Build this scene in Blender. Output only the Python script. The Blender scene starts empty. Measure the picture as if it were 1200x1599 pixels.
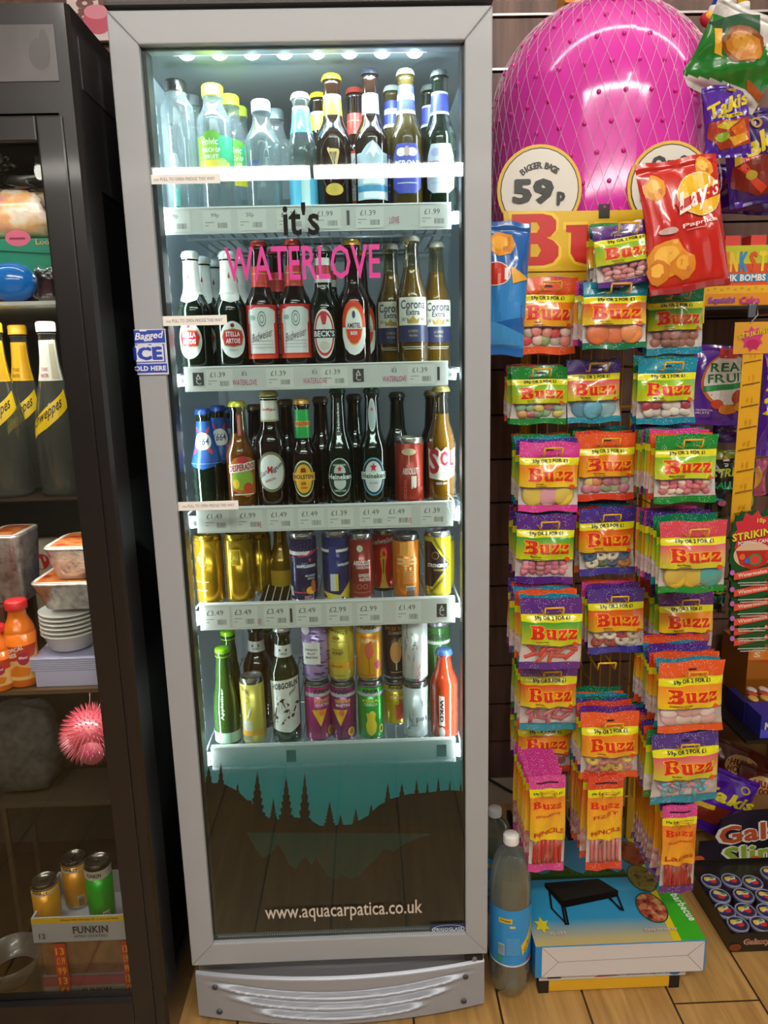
import bpy, bmesh, math, random
from mathutils import Vector, Matrix, Euler
SC = bpy.context.scene
COL = SC.collection
PI = math.pi

# ---------------------------------------------------------------- camera, world, lights, exposure
CAM_ROT = (1.3635, 0.0237, -0.0269)
CAM_LOC = Vector((0.0853, -1.3344, 1.3778))
FPX = 1160.0
cam_data = bpy.data.cameras.new('camera')
cam_data.sensor_fit = 'HORIZONTAL'
cam_data.sensor_width = 36.0
cam_data.lens = 36.0 * FPX / 1200.0
cam_data.clip_start = 0.02
cam = bpy.data.objects.new('camera', cam_data)
COL.objects.link(cam)
cam.location = CAM_LOC
cam.rotation_euler = CAM_ROT
SC.camera = cam
SC.view_settings.view_transform = 'Standard'
SC.view_settings.look = 'None'
SC.view_settings.gamma = 1
SC.view_settings.exposure = 0.24
SC.view_settings.use_curve_mapping = False
W = bpy.data.worlds.new('world')
SC.world = W
W.use_nodes = True
bg = W.node_tree.nodes['Background']
bg.inputs[0].default_value = (1.0, 0.96, 0.90, 1)
bg.inputs[1].default_value = 0.55

def srgb(h):
    h = h.lstrip('#')
    out = []
    for i in (0, 2, 4):
        c = int(h[i:i+2], 16) / 255.0
        out.append(c / 12.92 if c <= 0.04045 else ((c + 0.055) / 1.055) ** 2.4)
    return (out[0], out[1], out[2], 1.0)

def area(name, loc, rot, sx, sy, power, col):
    l = bpy.data.lights.new(name, 'AREA')
    l.shape = 'RECTANGLE'; l.size = sx; l.size_y = sy; l.energy = power; l.color = col
    o = bpy.data.objects.new(name, l); COL.objects.link(o)
    o.location = loc; o.rotation_euler = rot
    return o
area('shop_ceiling_light', (0.5, -2.15, 2.83), (math.radians(32), 0, 0), 3.2, 0.35, 74, (1.0, 0.965, 0.91))
area('cabinet_led_light', (0.0, 0.075, 1.852), (math.radians(38), 0, 0), 0.44, 0.02, 2.1, (0.86, 0.94, 1.0))
for _s in (-1, 1):
    area('door_side_led_light', (_s*0.264, 0.0625, 1.07), (math.radians(90), 0, math.radians(-_s*-38)), 0.008, 1.44, 2.2, (0.95, 0.98, 1.0))

_M = CAM_LOC, Euler(CAM_ROT, 'XYZ').to_matrix()
def ray(px, py):
    return _M[1] @ Vector(((px - 600) / FPX, -(py - 799.5) / FPX, -1))
def at(px, py, Y):
    d = ray(px, py); return CAM_LOC + d * ((Y - CAM_LOC.y) / d.y)
def atz(px, py, Z):
    d = ray(px, py); return CAM_LOC + d * ((Z - CAM_LOC.z) / d.z)
def atx(px, py, X):
    d = ray(px, py); return CAM_LOC + d * ((X - CAM_LOC.x) / d.x)

# ---------------------------------------------------------------- materials
_mats = {}
def mat(hexc, rough=0.5, metal=0.0, coat=0.0, spec=0.5, emit=0.0, key=None):
    k = (hexc, rough, metal, coat, spec, emit)
    if k in _mats: return _mats[k]
    m = bpy.data.materials.new('paint_' + hexc.lstrip('#'))
    m.use_nodes = True
    b = m.node_tree.nodes['Principled BSDF']
    c = srgb(hexc)
    b.inputs['Base Color'].default_value = c
    b.inputs['Roughness'].default_value = rough
    b.inputs['Metallic'].default_value = metal
    b.inputs['Specular IOR Level'].default_value = spec
    b.inputs['Coat Weight'].default_value = coat
    b.inputs['Coat Roughness'].default_value = 0.08
    if emit:
        b.inputs['Emission Color'].default_value = c
        b.inputs['Emission Strength'].default_value = emit
    _mats[k] = m
    return m
def ink(h): return mat(h, 0.35, 0, 0.0, 0.5)

def nodes(m):
    m.use_nodes = True
    nt = m.node_tree
    return nt, nt.nodes, nt.links, nt.nodes['Principled BSDF']

def clear_mat(name, tint='#ffffff', blend=0.25, gloss=0.9, rough=0.02, haze=0.0, hcol='#dfe8ea', ior=1.36):
    """thin clear plastic or glass: transparency mixed with a sharp reflection by facing angle"""
    if name in _mats: return _mats[name]
    m = bpy.data.materials.new(name); m.use_nodes = True
    nt = m.node_tree; nt.nodes.clear()
    out = nt.nodes.new('ShaderNodeOutputMaterial')
    tr = nt.nodes.new('ShaderNodeBsdfTransparent'); tr.inputs[0].default_value = srgb(tint)
    gl = nt.nodes.new('ShaderNodeBsdfGlossy'); gl.inputs['Roughness'].default_value = rough
    gl.inputs[0].default_value = (gloss, gloss, gloss, 1)
    mx = nt.nodes.new('ShaderNodeMixShader')
    if blend is None:
        fr = nt.nodes.new('ShaderNodeFresnel'); fr.inputs[0].default_value = ior
        nt.links.new(fr.outputs[0], mx.inputs[0])
    else:
        lw = nt.nodes.new('ShaderNodeLayerWeight'); lw.inputs[0].default_value = blend
        nt.links.new(lw.outputs['Facing'], mx.inputs[0])
    nt.links.new(tr.outputs[0], mx.inputs[1]); nt.links.new(gl.outputs[0], mx.inputs[2])
    if haze:
        df = nt.nodes.new('ShaderNodeBsdfTranslucent'); df.inputs[0].default_value = srgb(hcol)
        d2 = nt.nodes.new('ShaderNodeBsdfDiffuse'); d2.inputs[0].default_value = srgb(hcol)
        a1 = nt.nodes.new('ShaderNodeMixShader'); a1.inputs[0].default_value = 0.5
        nt.links.new(df.outputs[0], a1.inputs[1]); nt.links.new(d2.outputs[0], a1.inputs[2])
        m2 = nt.nodes.new('ShaderNodeMixShader'); m2.inputs[0].default_value = haze
        nt.links.new(mx.outputs[0], m2.inputs[1]); nt.links.new(a1.outputs[0], m2.inputs[2]); mx = m2
    nt.links.new(mx.outputs[0], out.inputs[0])
    _mats[name] = m
    return m

def speck_mat(base, base2=None, speck='#f4eef8', amount=0.06, scale=420.0, rough=0.25):
    """glittery printed foil: two-tone gradient across the strip with pale speckles"""
    k = ('speck', base, base2, speck, amount)
    if k in _mats: return _mats[k]
    m = bpy.data.materials.new('speckled_print'); nt, N, L, b = nodes(m)
    tc = N.new('ShaderNodeTexCoord')
    vo = N.new('ShaderNodeTexVoronoi'); vo.inputs['Scale'].default_value = scale
    L.new(tc.outputs['Object'], vo.inputs['Vector'])
    lt = N.new('ShaderNodeMath'); lt.operation = 'LESS_THAN'; lt.inputs[1].default_value = 0.20
    L.new(vo.outputs['Distance'], lt.inputs[0])
    no = N.new('ShaderNodeTexNoise'); no.inputs['Scale'].default_value = 45
    L.new(tc.outputs['Object'], no.inputs['Vector'])
    gt = N.new('ShaderNodeMath'); gt.operation = 'GREATER_THAN'; gt.inputs[1].default_value = 0.53 - amount
    L.new(no.outputs['Fac'], gt.inputs[0])
    mu = N.new('ShaderNodeMath'); mu.operation = 'MULTIPLY'
    L.new(lt.outputs[0], mu.inputs[0]); L.new(gt.outputs[0], mu.inputs[1])
    g1 = N.new('ShaderNodeMix'); g1.data_type = 'RGBA'
    g1.inputs[6].default_value = srgb(base); g1.inputs[7].default_value = srgb(base2 or base)
    n2 = N.new('ShaderNodeTexNoise'); n2.inputs['Scale'].default_value = 12
    L.new(tc.outputs['Object'], n2.inputs['Vector'])
    L.new(n2.outputs['Fac'], g1.inputs[0])
    g2 = N.new('ShaderNodeMix'); g2.data_type = 'RGBA'
    L.new(mu.outputs[0], g2.inputs[0]); L.new(g1.outputs[2], g2.inputs[6]); g2.inputs[7].default_value = srgb(speck)
    L.new(g2.outputs[2], b.inputs['Base Color'])
    b.inputs['Roughness'].default_value = rough
    b.inputs['Coat Weight'].default_value = 1.0; b.inputs['Coat Roughness'].default_value = 0.1
    _mats[k] = m
    return m

def ramp_mat(c0, c1, lo, hi, axis=2, rough=0.25, coat=0.6):
    """printed two-colour blend along an axis of the object"""
    k = ('ramp', c0, c1, lo, hi, axis, rough)
    if k in _mats: return _mats[k]
    m = bpy.data.materials.new('blended_print'); nt, N, L, b = nodes(m)
    tc = N.new('ShaderNodeTexCoord'); sp = N.new('ShaderNodeSeparateXYZ')
    L.new(tc.outputs['Object'], sp.inputs[0])
    mr = N.new('ShaderNodeMapRange'); mr.inputs[1].default_value = lo; mr.inputs[2].default_value = hi
    L.new(sp.outputs[axis], mr.inputs[0])
    g = N.new('ShaderNodeMix'); g.data_type = 'RGBA'
    g.inputs[6].default_value = srgb(c0); g.inputs[7].default_value = srgb(c1)
    L.new(mr.outputs[0], g.inputs[0]); L.new(g.outputs[2], b.inputs['Base Color'])
    b.inputs['Roughness'].default_value = rough; b.inputs['Coat Weight'].default_value = 1.0; b.inputs['Coat Roughness'].default_value = 0.1
    _mats[k] = m
    return m

def mottle_mat(name, cols, scale=30.0, rough=0.5, coat=0.0, bump=0.0, detail=3.0, wave=False):
    if name in _mats: return _mats[name]
    m = bpy.data.materials.new(name); nt, N, L, b = nodes(m)
    tc = N.new('ShaderNodeTexCoord')
    no = N.new('ShaderNodeTexNoise'); no.inputs['Scale'].default_value = scale; no.inputs['Detail'].default_value = detail
    L.new(tc.outputs['Object'], no.inputs['Vector'])
    cr = N.new('ShaderNodeValToRGB')
    el = cr.color_ramp.elements
    n = len(cols)
    el[0].position = 0.3; el[0].color = srgb(cols[0]); el[1].position = 0.7; el[1].color = srgb(cols[-1])
    for i in range(1, n - 1):
        e = el.new(0.3 + 0.4 * i / (n - 1)); e.color = srgb(cols[i])
    L.new(no.outputs['Fac'], cr.inputs[0]); L.new(cr.outputs[0], b.inputs['Base Color'])
    b.inputs['Roughness'].default_value = rough; b.inputs['Coat Weight'].default_value = coat
    if bump:
        bp = N.new('ShaderNodeBump'); bp.inputs['Strength'].default_value = bump; bp.inputs['Distance'].default_value = 0.004
        L.new(no.outputs['Fac'], bp.inputs['Height']); L.new(bp.outputs[0], b.inputs['Normal'])
    _mats[name] = m
    return m

# ---------------------------------------------------------------- tagging
def tag(o, label, cat, group=None, kind=None):
    o['label'] = label; o['category'] = cat
    if group: o['group'] = group
    if kind: o['kind'] = kind
    return o
def empty(name, loc=(0, 0, 0), rz=0.0):
    o = bpy.data.objects.new(name, None); COL.objects.link(o)
    o.location = loc; o.rotation_euler = (0, 0, rz); o.empty_display_size = 0.02
    return o
def structure(o): o['kind'] = 'structure'; return o
def dup(root, loc=None, rot=None, scale=None, keep=True):
    c = root.copy(); COL.objects.link(c)
    if loc is not None: c.location = loc
    if rot is not None: c.rotation_euler = rot
    if scale is not None: c.scale = scale
    if keep:
        for ch in list(root.children):
            d = ch.copy(); COL.objects.link(d); d.parent = c
            for g in list(ch.children):
                e = g.copy(); COL.objects.link(e); e.parent = d
    return c

# ---------------------------------------------------------------- mesh builder
class G:
    def __init__(s): s.v = []; s.f = []; s.m = []; s.mats = []; s.flat = []
    def mi(s, m):
        if m not in s.mats: s.mats.append(m)
        return s.mats.index(m)
    def add(s, vs, fs, m, T=None, flat=False):
        o = len(s.v); i = s.mi(m)
        for p in vs:
            p = Vector(p)
            s.v.append(tuple(T @ p) if T is not None else tuple(p))
        for f in fs:
            s.f.append([o + k for k in f]); s.m.append(i); s.flat.append(flat)
        return s
    def box(s, a, b, m, T=None, bev=0.0):
        x0, y0, z0 = a; x1, y1, z1 = b
        if x0 > x1: x0, x1 = x1, x0
        if y0 > y1: y0, y1 = y1, y0
        if z0 > z1: z0, z1 = z1, z0
        if bev <= 0:
            vs = [(x0,y0,z0),(x1,y0,z0),(x1,y1,z0),(x0,y1,z0),(x0,y0,z1),(x1,y0,z1),(x1,y1,z1),(x0,y1,z1)]
            fs = [(3,2,1,0),(4,5,6,7),(0,1,5,4),(1,2,6,5),(2,3,7,6),(3,0,4,7)]
            return s.add(vs, fs, m, T, True)
        bm = bmesh.new()
        bmesh.ops.create_cube(bm, size=1)
        for v in bm.verts:
            v.co = Vector(((x0+x1)/2 + v.co.x*(x1-x0), (y0+y1)/2 + v.co.y*(y1-y0), (z0+z1)/2 + v.co.z*(z1-z0)))
        bmesh.ops.bevel(bm, geom=bm.edges[:], offset=bev, segments=2, affect='EDGES', profile=0.7)
        bm.verts.index_update()
        s.add([v.co.copy() for v in bm.verts], [[v.index for v in f.verts] for f in bm.faces], m, T, True)
        bm.free(); return s
    def lathe(s, prof, m, seg=28, T=None, caps=True):
        """prof: list of (r, z); m one material or a list per band"""
        vs = []; fs = {}
        for r, z in prof:
            for k in range(seg):
                a = 2 * PI * k / seg
                vs.append((r * math.sin(a), -r * math.cos(a), z))
        o = len(s.v)
        for p in vs: s.v.append(tuple(T @ Vector(p)) if T is not None else p)
        for i in range(len(prof) - 1):
            mm = m[i] if isinstance(m, list) else m
            ix = s.mi(mm)
            for k in range(seg):
                k2 = (k + 1) % seg
                s.f.append([o+i*seg+k, o+i*seg+k2, o+(i+1)*seg+k2, o+(i+1)*seg+k]); s.m.append(ix); s.flat.append(False)
        if caps:
            m0 = m[0] if isinstance(m, list) else m; m1 = m[-1] if isinstance(m, list) else m
            if prof[0][0] > 1e-5: s.f.append([o + k for k in range(seg)][::-1]); s.m.append(s.mi(m0)); s.flat.append(True)
            if prof[-1][0] > 1e-5: s.f.append([o + (len(prof)-1)*seg + k for k in range(seg)]); s.m.append(s.mi(m1)); s.flat.append(True)
        return s
    def tube(s, pts, r, m, seg=6, closed=False, T=None):
        pts = [Vector(p) for p in pts]; n = len(pts); vs = []
        up = Vector((0, 0, 1))
        for i, p in enumerate(pts):
            a = pts[(i - 1) % n] if (i > 0 or closed) else p
            b = pts[(i + 1) % n] if (i < n - 1 or closed) else p
            d = (b - a).normalized() if (b - a).length > 1e-9 else Vector((0, 1, 0))
            q = up.cross(d)
            if q.length < 1e-3: q = Vector((1, 0, 0)).cross(d)
            q.normalize(); w = d.cross(q).normalized()
            for k in range(seg):
                t = 2 * PI * k / seg
                vs.append(p + (q * math.cos(t) + w * math.sin(t)) * r)
        fs = []
        for i in range(n if closed else n - 1):
            j = (i + 1) % n
            for k in range(seg):
                k2 = (k + 1) % seg
                fs.append((i*seg+k, i*seg+k2, j*seg+k2, j*seg+k))
        if not closed: fs += [tuple(range(seg))[::-1], tuple((n-1)*seg + k for k in range(seg))]
        return s.add(vs, fs, m, T)
    def ball(s, c, r, m, T=None, nu=14, nv=9, fn=None):
        """ellipsoid, r may be a 3-tuple"""
        if not isinstance(r, (tuple, list)): r = (r, r, r)
        vs = []; fs = []
        for j in range(nv + 1):
            th = PI * j / nv
            for i in range(nu):
                ph = 2 * PI * i / nu
                d = Vector((math.sin(th)*math.cos(ph), math.sin(th)*math.sin(ph), math.cos(th)))
                k = fn(d) if fn else 1.0
                vs.append((c[0]+r[0]*d.x*k, c[1]+r[1]*d.y*k, c[2]+r[2]*d.z*k))
        for j in range(nv):
            for i in range(nu):
                i2 = (i + 1) % nu
                fs.append((j*nu+i, (j+1)*nu+i, (j+1)*nu+i2, j*nu+i2))
        return s.add(vs, fs, m, T)
    def grid(s, fn, us, vs_, m, flat=False):
        """fn(u,v)->point; m material or function(u,v)->material"""
        nu = len(us); pts = [fn(u, v) for v in vs_ for u in us]
        o = len(s.v); s.v += [tuple(p) for p in pts]
        for j in range(len(vs_) - 1):
            for i in range(nu - 1):
                mm = m((us[i]+us[i+1])/2, (vs_[j]+vs_[j+1])/2) if callable(m) else m
                s.f.append([o+j*nu+i, o+j*nu+i+1, o+(j+1)*nu+i+1, o+(j+1)*nu+i]); s.m.append(s.mi(mm)); s.flat.append(flat)
        return s
    def prism(s, pts, y0, y1, m, T=None):
        """polygon in XZ extruded along Y (y0 is the front)"""
        n = len(pts)
        vs = [(x, y0, z) for x, z in pts] + [(x, y1, z) for x, z in pts]
        fs = [tuple(range(n)), tuple(range(2*n-1, n-1, -1))]
        for i in range(n):
            j = (i + 1) % n; fs.append((j, i, n+i, n+j))
        return s.add(vs, fs, m, T, True)
    def build(s, name, parent=None, loc=None, rot=None, recalc=False):
        me = bpy.data.meshes.new(name)
        me.from_pydata(s.v, [], s.f); 
        for m in s.mats: me.materials.append(m)
        me.polygons.foreach_set('material_index', s.m)
        me.polygons.foreach_set('use_smooth', [not x for x in s.flat])
        me.update()
        if recalc:
            bm = bmesh.new(); bm.from_mesh(me); bmesh.ops.recalc_face_normals(bm, faces=bm.faces); bm.to_mesh(me); bm.free()
        o = bpy.data.objects.new(name, me); COL.objects.link(o)
        if parent is not None: o.parent = parent
        if loc is not None: o.location = loc
        if rot is not None: o.rotation_euler = rot
        return o

# ---------------------------------------------------------------- flat artwork (text, shapes) laid on surfaces
_fill = {}
def _to_tris(cu, key):
    ob = bpy.data.objects.new('tmp', cu); COL.objects.link(ob)
    dg = bpy.context.evaluated_depsgraph_get(); dg.update()
    me = ob.evaluated_get(dg).to_mesh()
    me.calc_loop_triangles()
    vs = [(v.co.x, v.co.y) for v in me.vertices]
    tr = [tuple(t.vertices) for t in me.loop_triangles]
    ob.evaluated_get(dg).to_mesh_clear()
    bpy.data.objects.remove(ob); bpy.data.curves.remove(cu)
    out = []
    for t in tr:
        a, b, c = (vs[i] for i in t)
        ar = (b[0]-a[0])*(c[1]-a[1]) - (b[1]-a[1])*(c[0]-a[0])
        if abs(ar) < 1e-9: continue
        out.append([a, b, c] if ar > 0 else [a, c, b])
    xs = [p[0] for t in out for p in t] or [0, 1]; ys = [p[1] for t in out for p in t] or [0, 1]
    _fill[key] = (out, min(xs), min(ys), max(xs), max(ys))
    return _fill[key]
def text_tris(s, bold=0.0, shear=0.0, res=2):
    key = ('t', s, bold, shear)
    if key in _fill: return _fill[key]
    cu = bpy.data.curves.new('tmp', 'FONT'); cu.body = s; cu.size = 1; cu.resolution_u = res; cu.offset = bold; cu.shear = shear
    if bold > 0.02: cu.space_character = 1.08
    return _to_tris(cu, key)
def outline_tris(loops, key, off=0.0):
    k = ('o', key, off)
    if k in _fill: return _fill[k]
    cu = bpy.data.curves.new('tmp', 'CURVE'); cu.dimensions = '2D'; cu.fill_mode = 'BOTH'; cu.offset = off
    for lp in loops:
        sp = cu.splines.new('POLY'); sp.points.add(len(lp) - 1)
        for i, p in enumerate(lp): sp.points[i].co = (p[0], p[1], 0, 1)
        sp.use_cyclic_u = True
    return _to_tris(cu, k)
_Z = [(0,0),(0,.15),(.28,.56),(.14,.56),(.12,.45),(0,.45),(.02,.72),(.5,.72),(.5,.58),(.22,.16),(.38,.16),(.4,.28),(.52,.28),(.5,0)]
BUZZ = [[(0,0),(0,.12),(.08,.14),(.08,.86),(0,.88),(0,1),(.5,1),(.66,.96),(.74,.86),(.74,.68),(.66,.57),(.58,.54),(.7,.48),(.79,.36),(.79,.18),(.7,.05),(.55,0)],
        [(.32,.64),(.32,.84),(.42,.84),(.47,.74),(.42,.64)], [(.32,.17),(.32,.42),(.44,.42),(.5,.3),(.44,.17)],
        [(.86,.72),(.86,.6),(.92,.58),(.92,.2),(.98,.05),(1.1,0),(1.22,.03),(1.28,.08),(1.28,0),(1.5,0),(1.5,.12),(1.44,.14),(1.44,.72),(1.19,.72),(1.19,.6),(1.25,.58),(1.25,.22),(1.19,.16),(1.12,.22),(1.12,.72)],
        [(x+1.56,y) for x, y in _Z], [(x+2.14,y) for x, y in _Z]]
def clip(poly, ax, lo, hi):
    for sgn, lim in ((1, lo), (-1, hi)):
        out = []
        n = len(poly)
        for i in range(n):
            a, b = poly[i], poly[(i+1) % n]
            da, db = sgn*(a[ax]-lim), sgn*(b[ax]-lim)
            if da >= 0: out.append(a)
            if (da > 0 and db < 0) or (da < 0 and db > 0):
                t = da/(da-db); out.append((a[0]+(b[0]-a[0])*t, a[1]+(b[1]-a[1])*t))
        poly = out
        if len(poly) < 3: return []
    return poly
def layer_tris(L):
    k = L[0]
    if k == 'r':                                   # rectangle x0 y0 x1 y1 colour
        _, a, b, c, d, col = L; return [[(a,b),(c,b),(c,d),(a,d)]], col
    if k == 'e':                                   # ellipse cx cy rx ry colour
        _, cx, cy, rx, ry, col = L[:6]; n = 28
        return [[(cx+rx*math.cos(2*PI*i/n), cy+ry*math.sin(2*PI*i/n)) for i in range(n)]], col
    if k == 'ring':                                # cx cy rx ry thickness(fraction) colour
        _, cx, cy, rx, ry, th, col = L; n = 30; out = []
        for i in range(n):
            a, b = 2*PI*i/n, 2*PI*(i+1)/n; q = 1-th
            out.append([(cx+rx*q*math.cos(a), cy+ry*q*math.sin(a)), (cx+rx*math.cos(a), cy+ry*math.sin(a)), (cx+rx*math.cos(b), cy+ry*math.sin(b)), (cx+rx*q*math.cos(b), cy+ry*q*math.sin(b))])
        return out, col
    if k == 'p':                                   # polygon, any outline
        _, pts, col = L
        return outline_tris([pts], tuple(pts))[0], col
    if k == 't':                                   # text string cx cy height width colour [bold] [rotation] [arc]
        s, cx, cy, h, w, col = L[1:7]
        bold = L[7] if len(L) > 7 else 0.0
        rot = L[8] if len(L) > 8 else 0.0
        tr, x0, y0, x1, y1 = text_tris(s, min(bold, 0.025), L[9] if len(L) > 9 else 0.0)
        if bold > 0.03:
            e = (bold-0.025)*0.75
            x0 -= e; x1 += e; y0 -= e*0.6; y1 += e*0.6
            if len(L) > 10: tr = [[(x+L[10]*e, y+L[11]*e*0.6) for x, y in t] for t in tr]
    elif k == 'b':                                 # the slab lettering
        cx, cy, h, w, col = L[1:6]; off = L[6] if len(L) > 6 else 0.0; rot = 0.0
        tr, x0, y0, x1, y1 = outline_tris(BUZZ, 'buzz', off)
    elif k == 'o':                                 # outline loops in a unit box: loops key cx cy h w colour
        lp, key, cx, cy, h, w, col = L[1:8]; rot = L[8] if len(L) > 8 else 0.0
        tr, x0, y0, x1, y1 = outline_tris(lp, key)
    sy = h/(y1-y0 or 1); sx = (w/(x1-x0 or 1)) if w else sy
    mx, my = (x0+x1)/2, (y0+y1)/2; ca, sa = math.cos(rot), math.sin(rot)
    out = []
    for t in tr:
        q = []
        for x, y in t:
            x, y = (x-mx)*sx, (y-my)*sy
            q.append((cx+x*ca-y*sa, cy+x*sa+y*ca))
        out.append(q)
    return out, col
def art(layers, mp, gu=None, gv=None, step=0.00025, base=0.0003, g=None, matf=None, lim=None):
    """lays 2-D artwork onto a surface: mp(u, v, offset) gives the point"""
    g = g or G()
    ex = []
    for n, L in enumerate(layers):
        if L[0] == 't' and len(L) > 7 and L[7] > 0.03:
            L = tuple(L) + (0.0,)*(10-len(L))
            ex += [(n+0.14*j, L + d) for j, d in enumerate(((-1, 0), (1, 0), (0, 1), (0, -1)))]
        else: ex.append((n, L))
    for n, L in ex:
        polys, col = layer_tris(L)
        m = col if not isinstance(col, str) else (matf(col) if matf else ink(col))
        off = base + step*n
        if lim:
            q = []
            for p in polys:
                p = clip(p, 0, lim[0], lim[2])
                if p: p = clip(p, 1, lim[1], lim[3])
                if p: q.append(p)
            polys = q
        for ax, st in ((0, gu), (1, gv)):
            if not st: continue
            out = []
            for p in polys:
                lo, hi = min(a[ax] for a in p), max(a[ax] for a in p)
                k0, k1 = math.floor(lo/st+1e-6), math.floor(hi/st-1e-6)
                if k1 <= k0: out.append(p); continue
                for k in range(k0, k1+1):
                    q = clip(p, ax, k*st, (k+1)*st)
                    if q: out.append(q)
            polys = out
        for p in polys:
            g.add([mp(u, v, off) for u, v in p], [list(range(len(p)))], m)
    return g
def plane_map(x0, y, z0, sx=1.0, sz=1.0):
    return lambda u, v, o: (x0+u*sx, y-o, z0+v*sz)

# ================================================================ THE ROOM
def wood_floor_mat():
    m = bpy.data.materials.new('wood_laminate'); nt, N, L, b = nodes(m)
    tc = N.new('ShaderNodeTexCoord'); sp = N.new('ShaderNodeSeparateXYZ'); L.new(tc.outputs['Object'], sp.inputs[0])
    def math_(op, a, bb=None):
        n = N.new('ShaderNodeMath'); n.operation = op
        for i, q in enumerate((a, bb)):
            if q is None: continue
            if isinstance(q, (int, float)): n.inputs[i].default_value = q
            else: L.new(q, n.inputs[i])
        return n.outputs[0]
    xs = math_('DIVIDE', math_('ADD', sp.outputs[0], 0.036), 0.187)
    fx = math_('FRACT', xs); ix = math_('FLOOR', xs)
    seam = math_('LESS_THAN', math_('ABSOLUTE', math_('SUBTRACT', fx, 0.5)), 0.487)   # 1 inside the plank
    wn = N.new('ShaderNodeTexWhiteNoise'); wn.noise_dimensions = '1D'; L.new(ix, wn.inputs['W'])
    ys = math_('ADD', math_('DIVIDE', sp.outputs[1], 1.25), wn.outputs['Value'])
    fy = math_('FRACT', ys)
    seam2 = math_('LESS_THAN', math_('ABSOLUTE', math_('SUBTRACT', fy, 0.5)), 0.4985)
    mp = N.new('ShaderNodeMapping'); mp.inputs['Scale'].default_value = (26, 2.2, 1); L.new(tc.outputs['Object'], mp.inputs[0])
    cb = N.new('ShaderNodeCombineXYZ'); L.new(math_('MULTIPLY', wn.outputs['Value'], 30.0), cb.inputs[1]); 
    ad = N.new('ShaderNodeVectorMath'); L.new(mp.outputs[0], ad.inputs[0]); L.new(cb.outputs[0], ad.inputs[1])
    no = N.new('ShaderNodeTexNoise'); no.inputs['Scale'].default_value = 1.6; no.inputs['Detail'].default_value = 6; no.inputs['Distortion'].default_value = 0.8
    L.new(ad.outputs[0], no.inputs['Vector'])
    cr = N.new('ShaderNodeValToRGB'); e = cr.color_ramp.elements
    e[0].position = 0.28; e[0].color = srgb('#98703c'); e[1].position = 0.72; e[1].color = srgb('#c49a5e')
    k = e.new(0.5); k.color = srgb('#ae864c')
    L.new(no.outputs['Fac'], cr.inputs[0])
    mx = N.new('ShaderNodeMix'); mx.data_type = 'RGBA'; mx.inputs[6].default_value = srgb('#3a2414')
    L.new(math_('MULTIPLY', seam, seam2), mx.inputs[0]); L.new(cr.outputs[0], mx.inputs[7])
    L.new(mx.outputs[2], b.inputs['Base Color'])
    b.inputs['Roughness'].default_value = 0.34
    bp = N.new('ShaderNodeBump'); bp.inputs['Strength'].default_value = 0.15; bp.inputs['Distance'].default_value = 0.002
    L.new(no.outputs['Fac'], bp.inputs['Height']); L.new(bp.outputs[0], b.inputs['Normal'])
    return m
def slat_mat():
    m = bpy.data.materials.new('dark_wood_slat'); nt, N, L, b = nodes(m)
    tc = N.new('ShaderNodeTexCoord'); mp = N.new('ShaderNodeMapping'); mp.inputs['Scale'].default_value = (14, 1, 1.2)
    L.new(tc.outputs['Object'], mp.inputs[0])
    no = N.new('ShaderNodeTexNoise'); no.inputs['Scale'].default_value = 2.5; no.inputs['Detail'].default_value = 7
    L.new(mp.outputs[0], no.inputs['Vector'])
    cr = N.new('ShaderNodeValToRGB'); e = cr.color_ramp.elements
    e[0].position = 0.3; e[0].color = srgb('#4a332b'); e[1].position = 0.7; e[1].color = srgb('#75574b')
    L.new(no.outputs['Fac'], cr.inputs[0]); L.new(cr.outputs[0], b.inputs['Base Color'])
    b.inputs['Roughness'].default_value = 0.45
    return m
WALL_Y = 0.75
g = G(); g.box((-8, -6.5, -0.05), (8, WALL_Y + 0.1, 0), wood_floor_mat()); structure(g.build('floor'))
g = G(); g.box((-8, -6.5, 2.85), (8, WALL_Y + 0.1, 2.9), mat('#e2dfd8', 0.9)); structure(g.build('ceiling'))
g = G(); g.box((-8, -6.6, 0), (8, -6.5, 2.85), mat('#8d8378', 0.8)); structure(g.build('wall_front'))
slat = slat_mat(); groove = mat('#0e0b0a', 0.8); alu = mat('#c9c7c4', 0.3, 0.9)
g = G(); g.box((-2.2, WALL_Y + 0.012, 0.0), (2.6, WALL_Y + 0.08, 2.85), groove)
z = 0.085
while z < 2.8:
    g.box((-2.2, WALL_Y, z), (2.6, WALL_Y + 0.012, min(z + 0.119, 2.84)), slat, bev=0)
    if z > 2.0: g.box((-2.2, WALL_Y - 0.001, z + 0.001), (2.6, WALL_Y + 0.004, z + 0.006), alu)
    z += 0.125
structure(g.build('wall_back'))
g = G(); g.box((-2.2, WALL_Y - 0.012, 0.0), (2.6, WALL_Y + 0.012, 0.082), mat('#b9ab98', 0.5)); structure(g.build('baseboard_back'))

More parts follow.
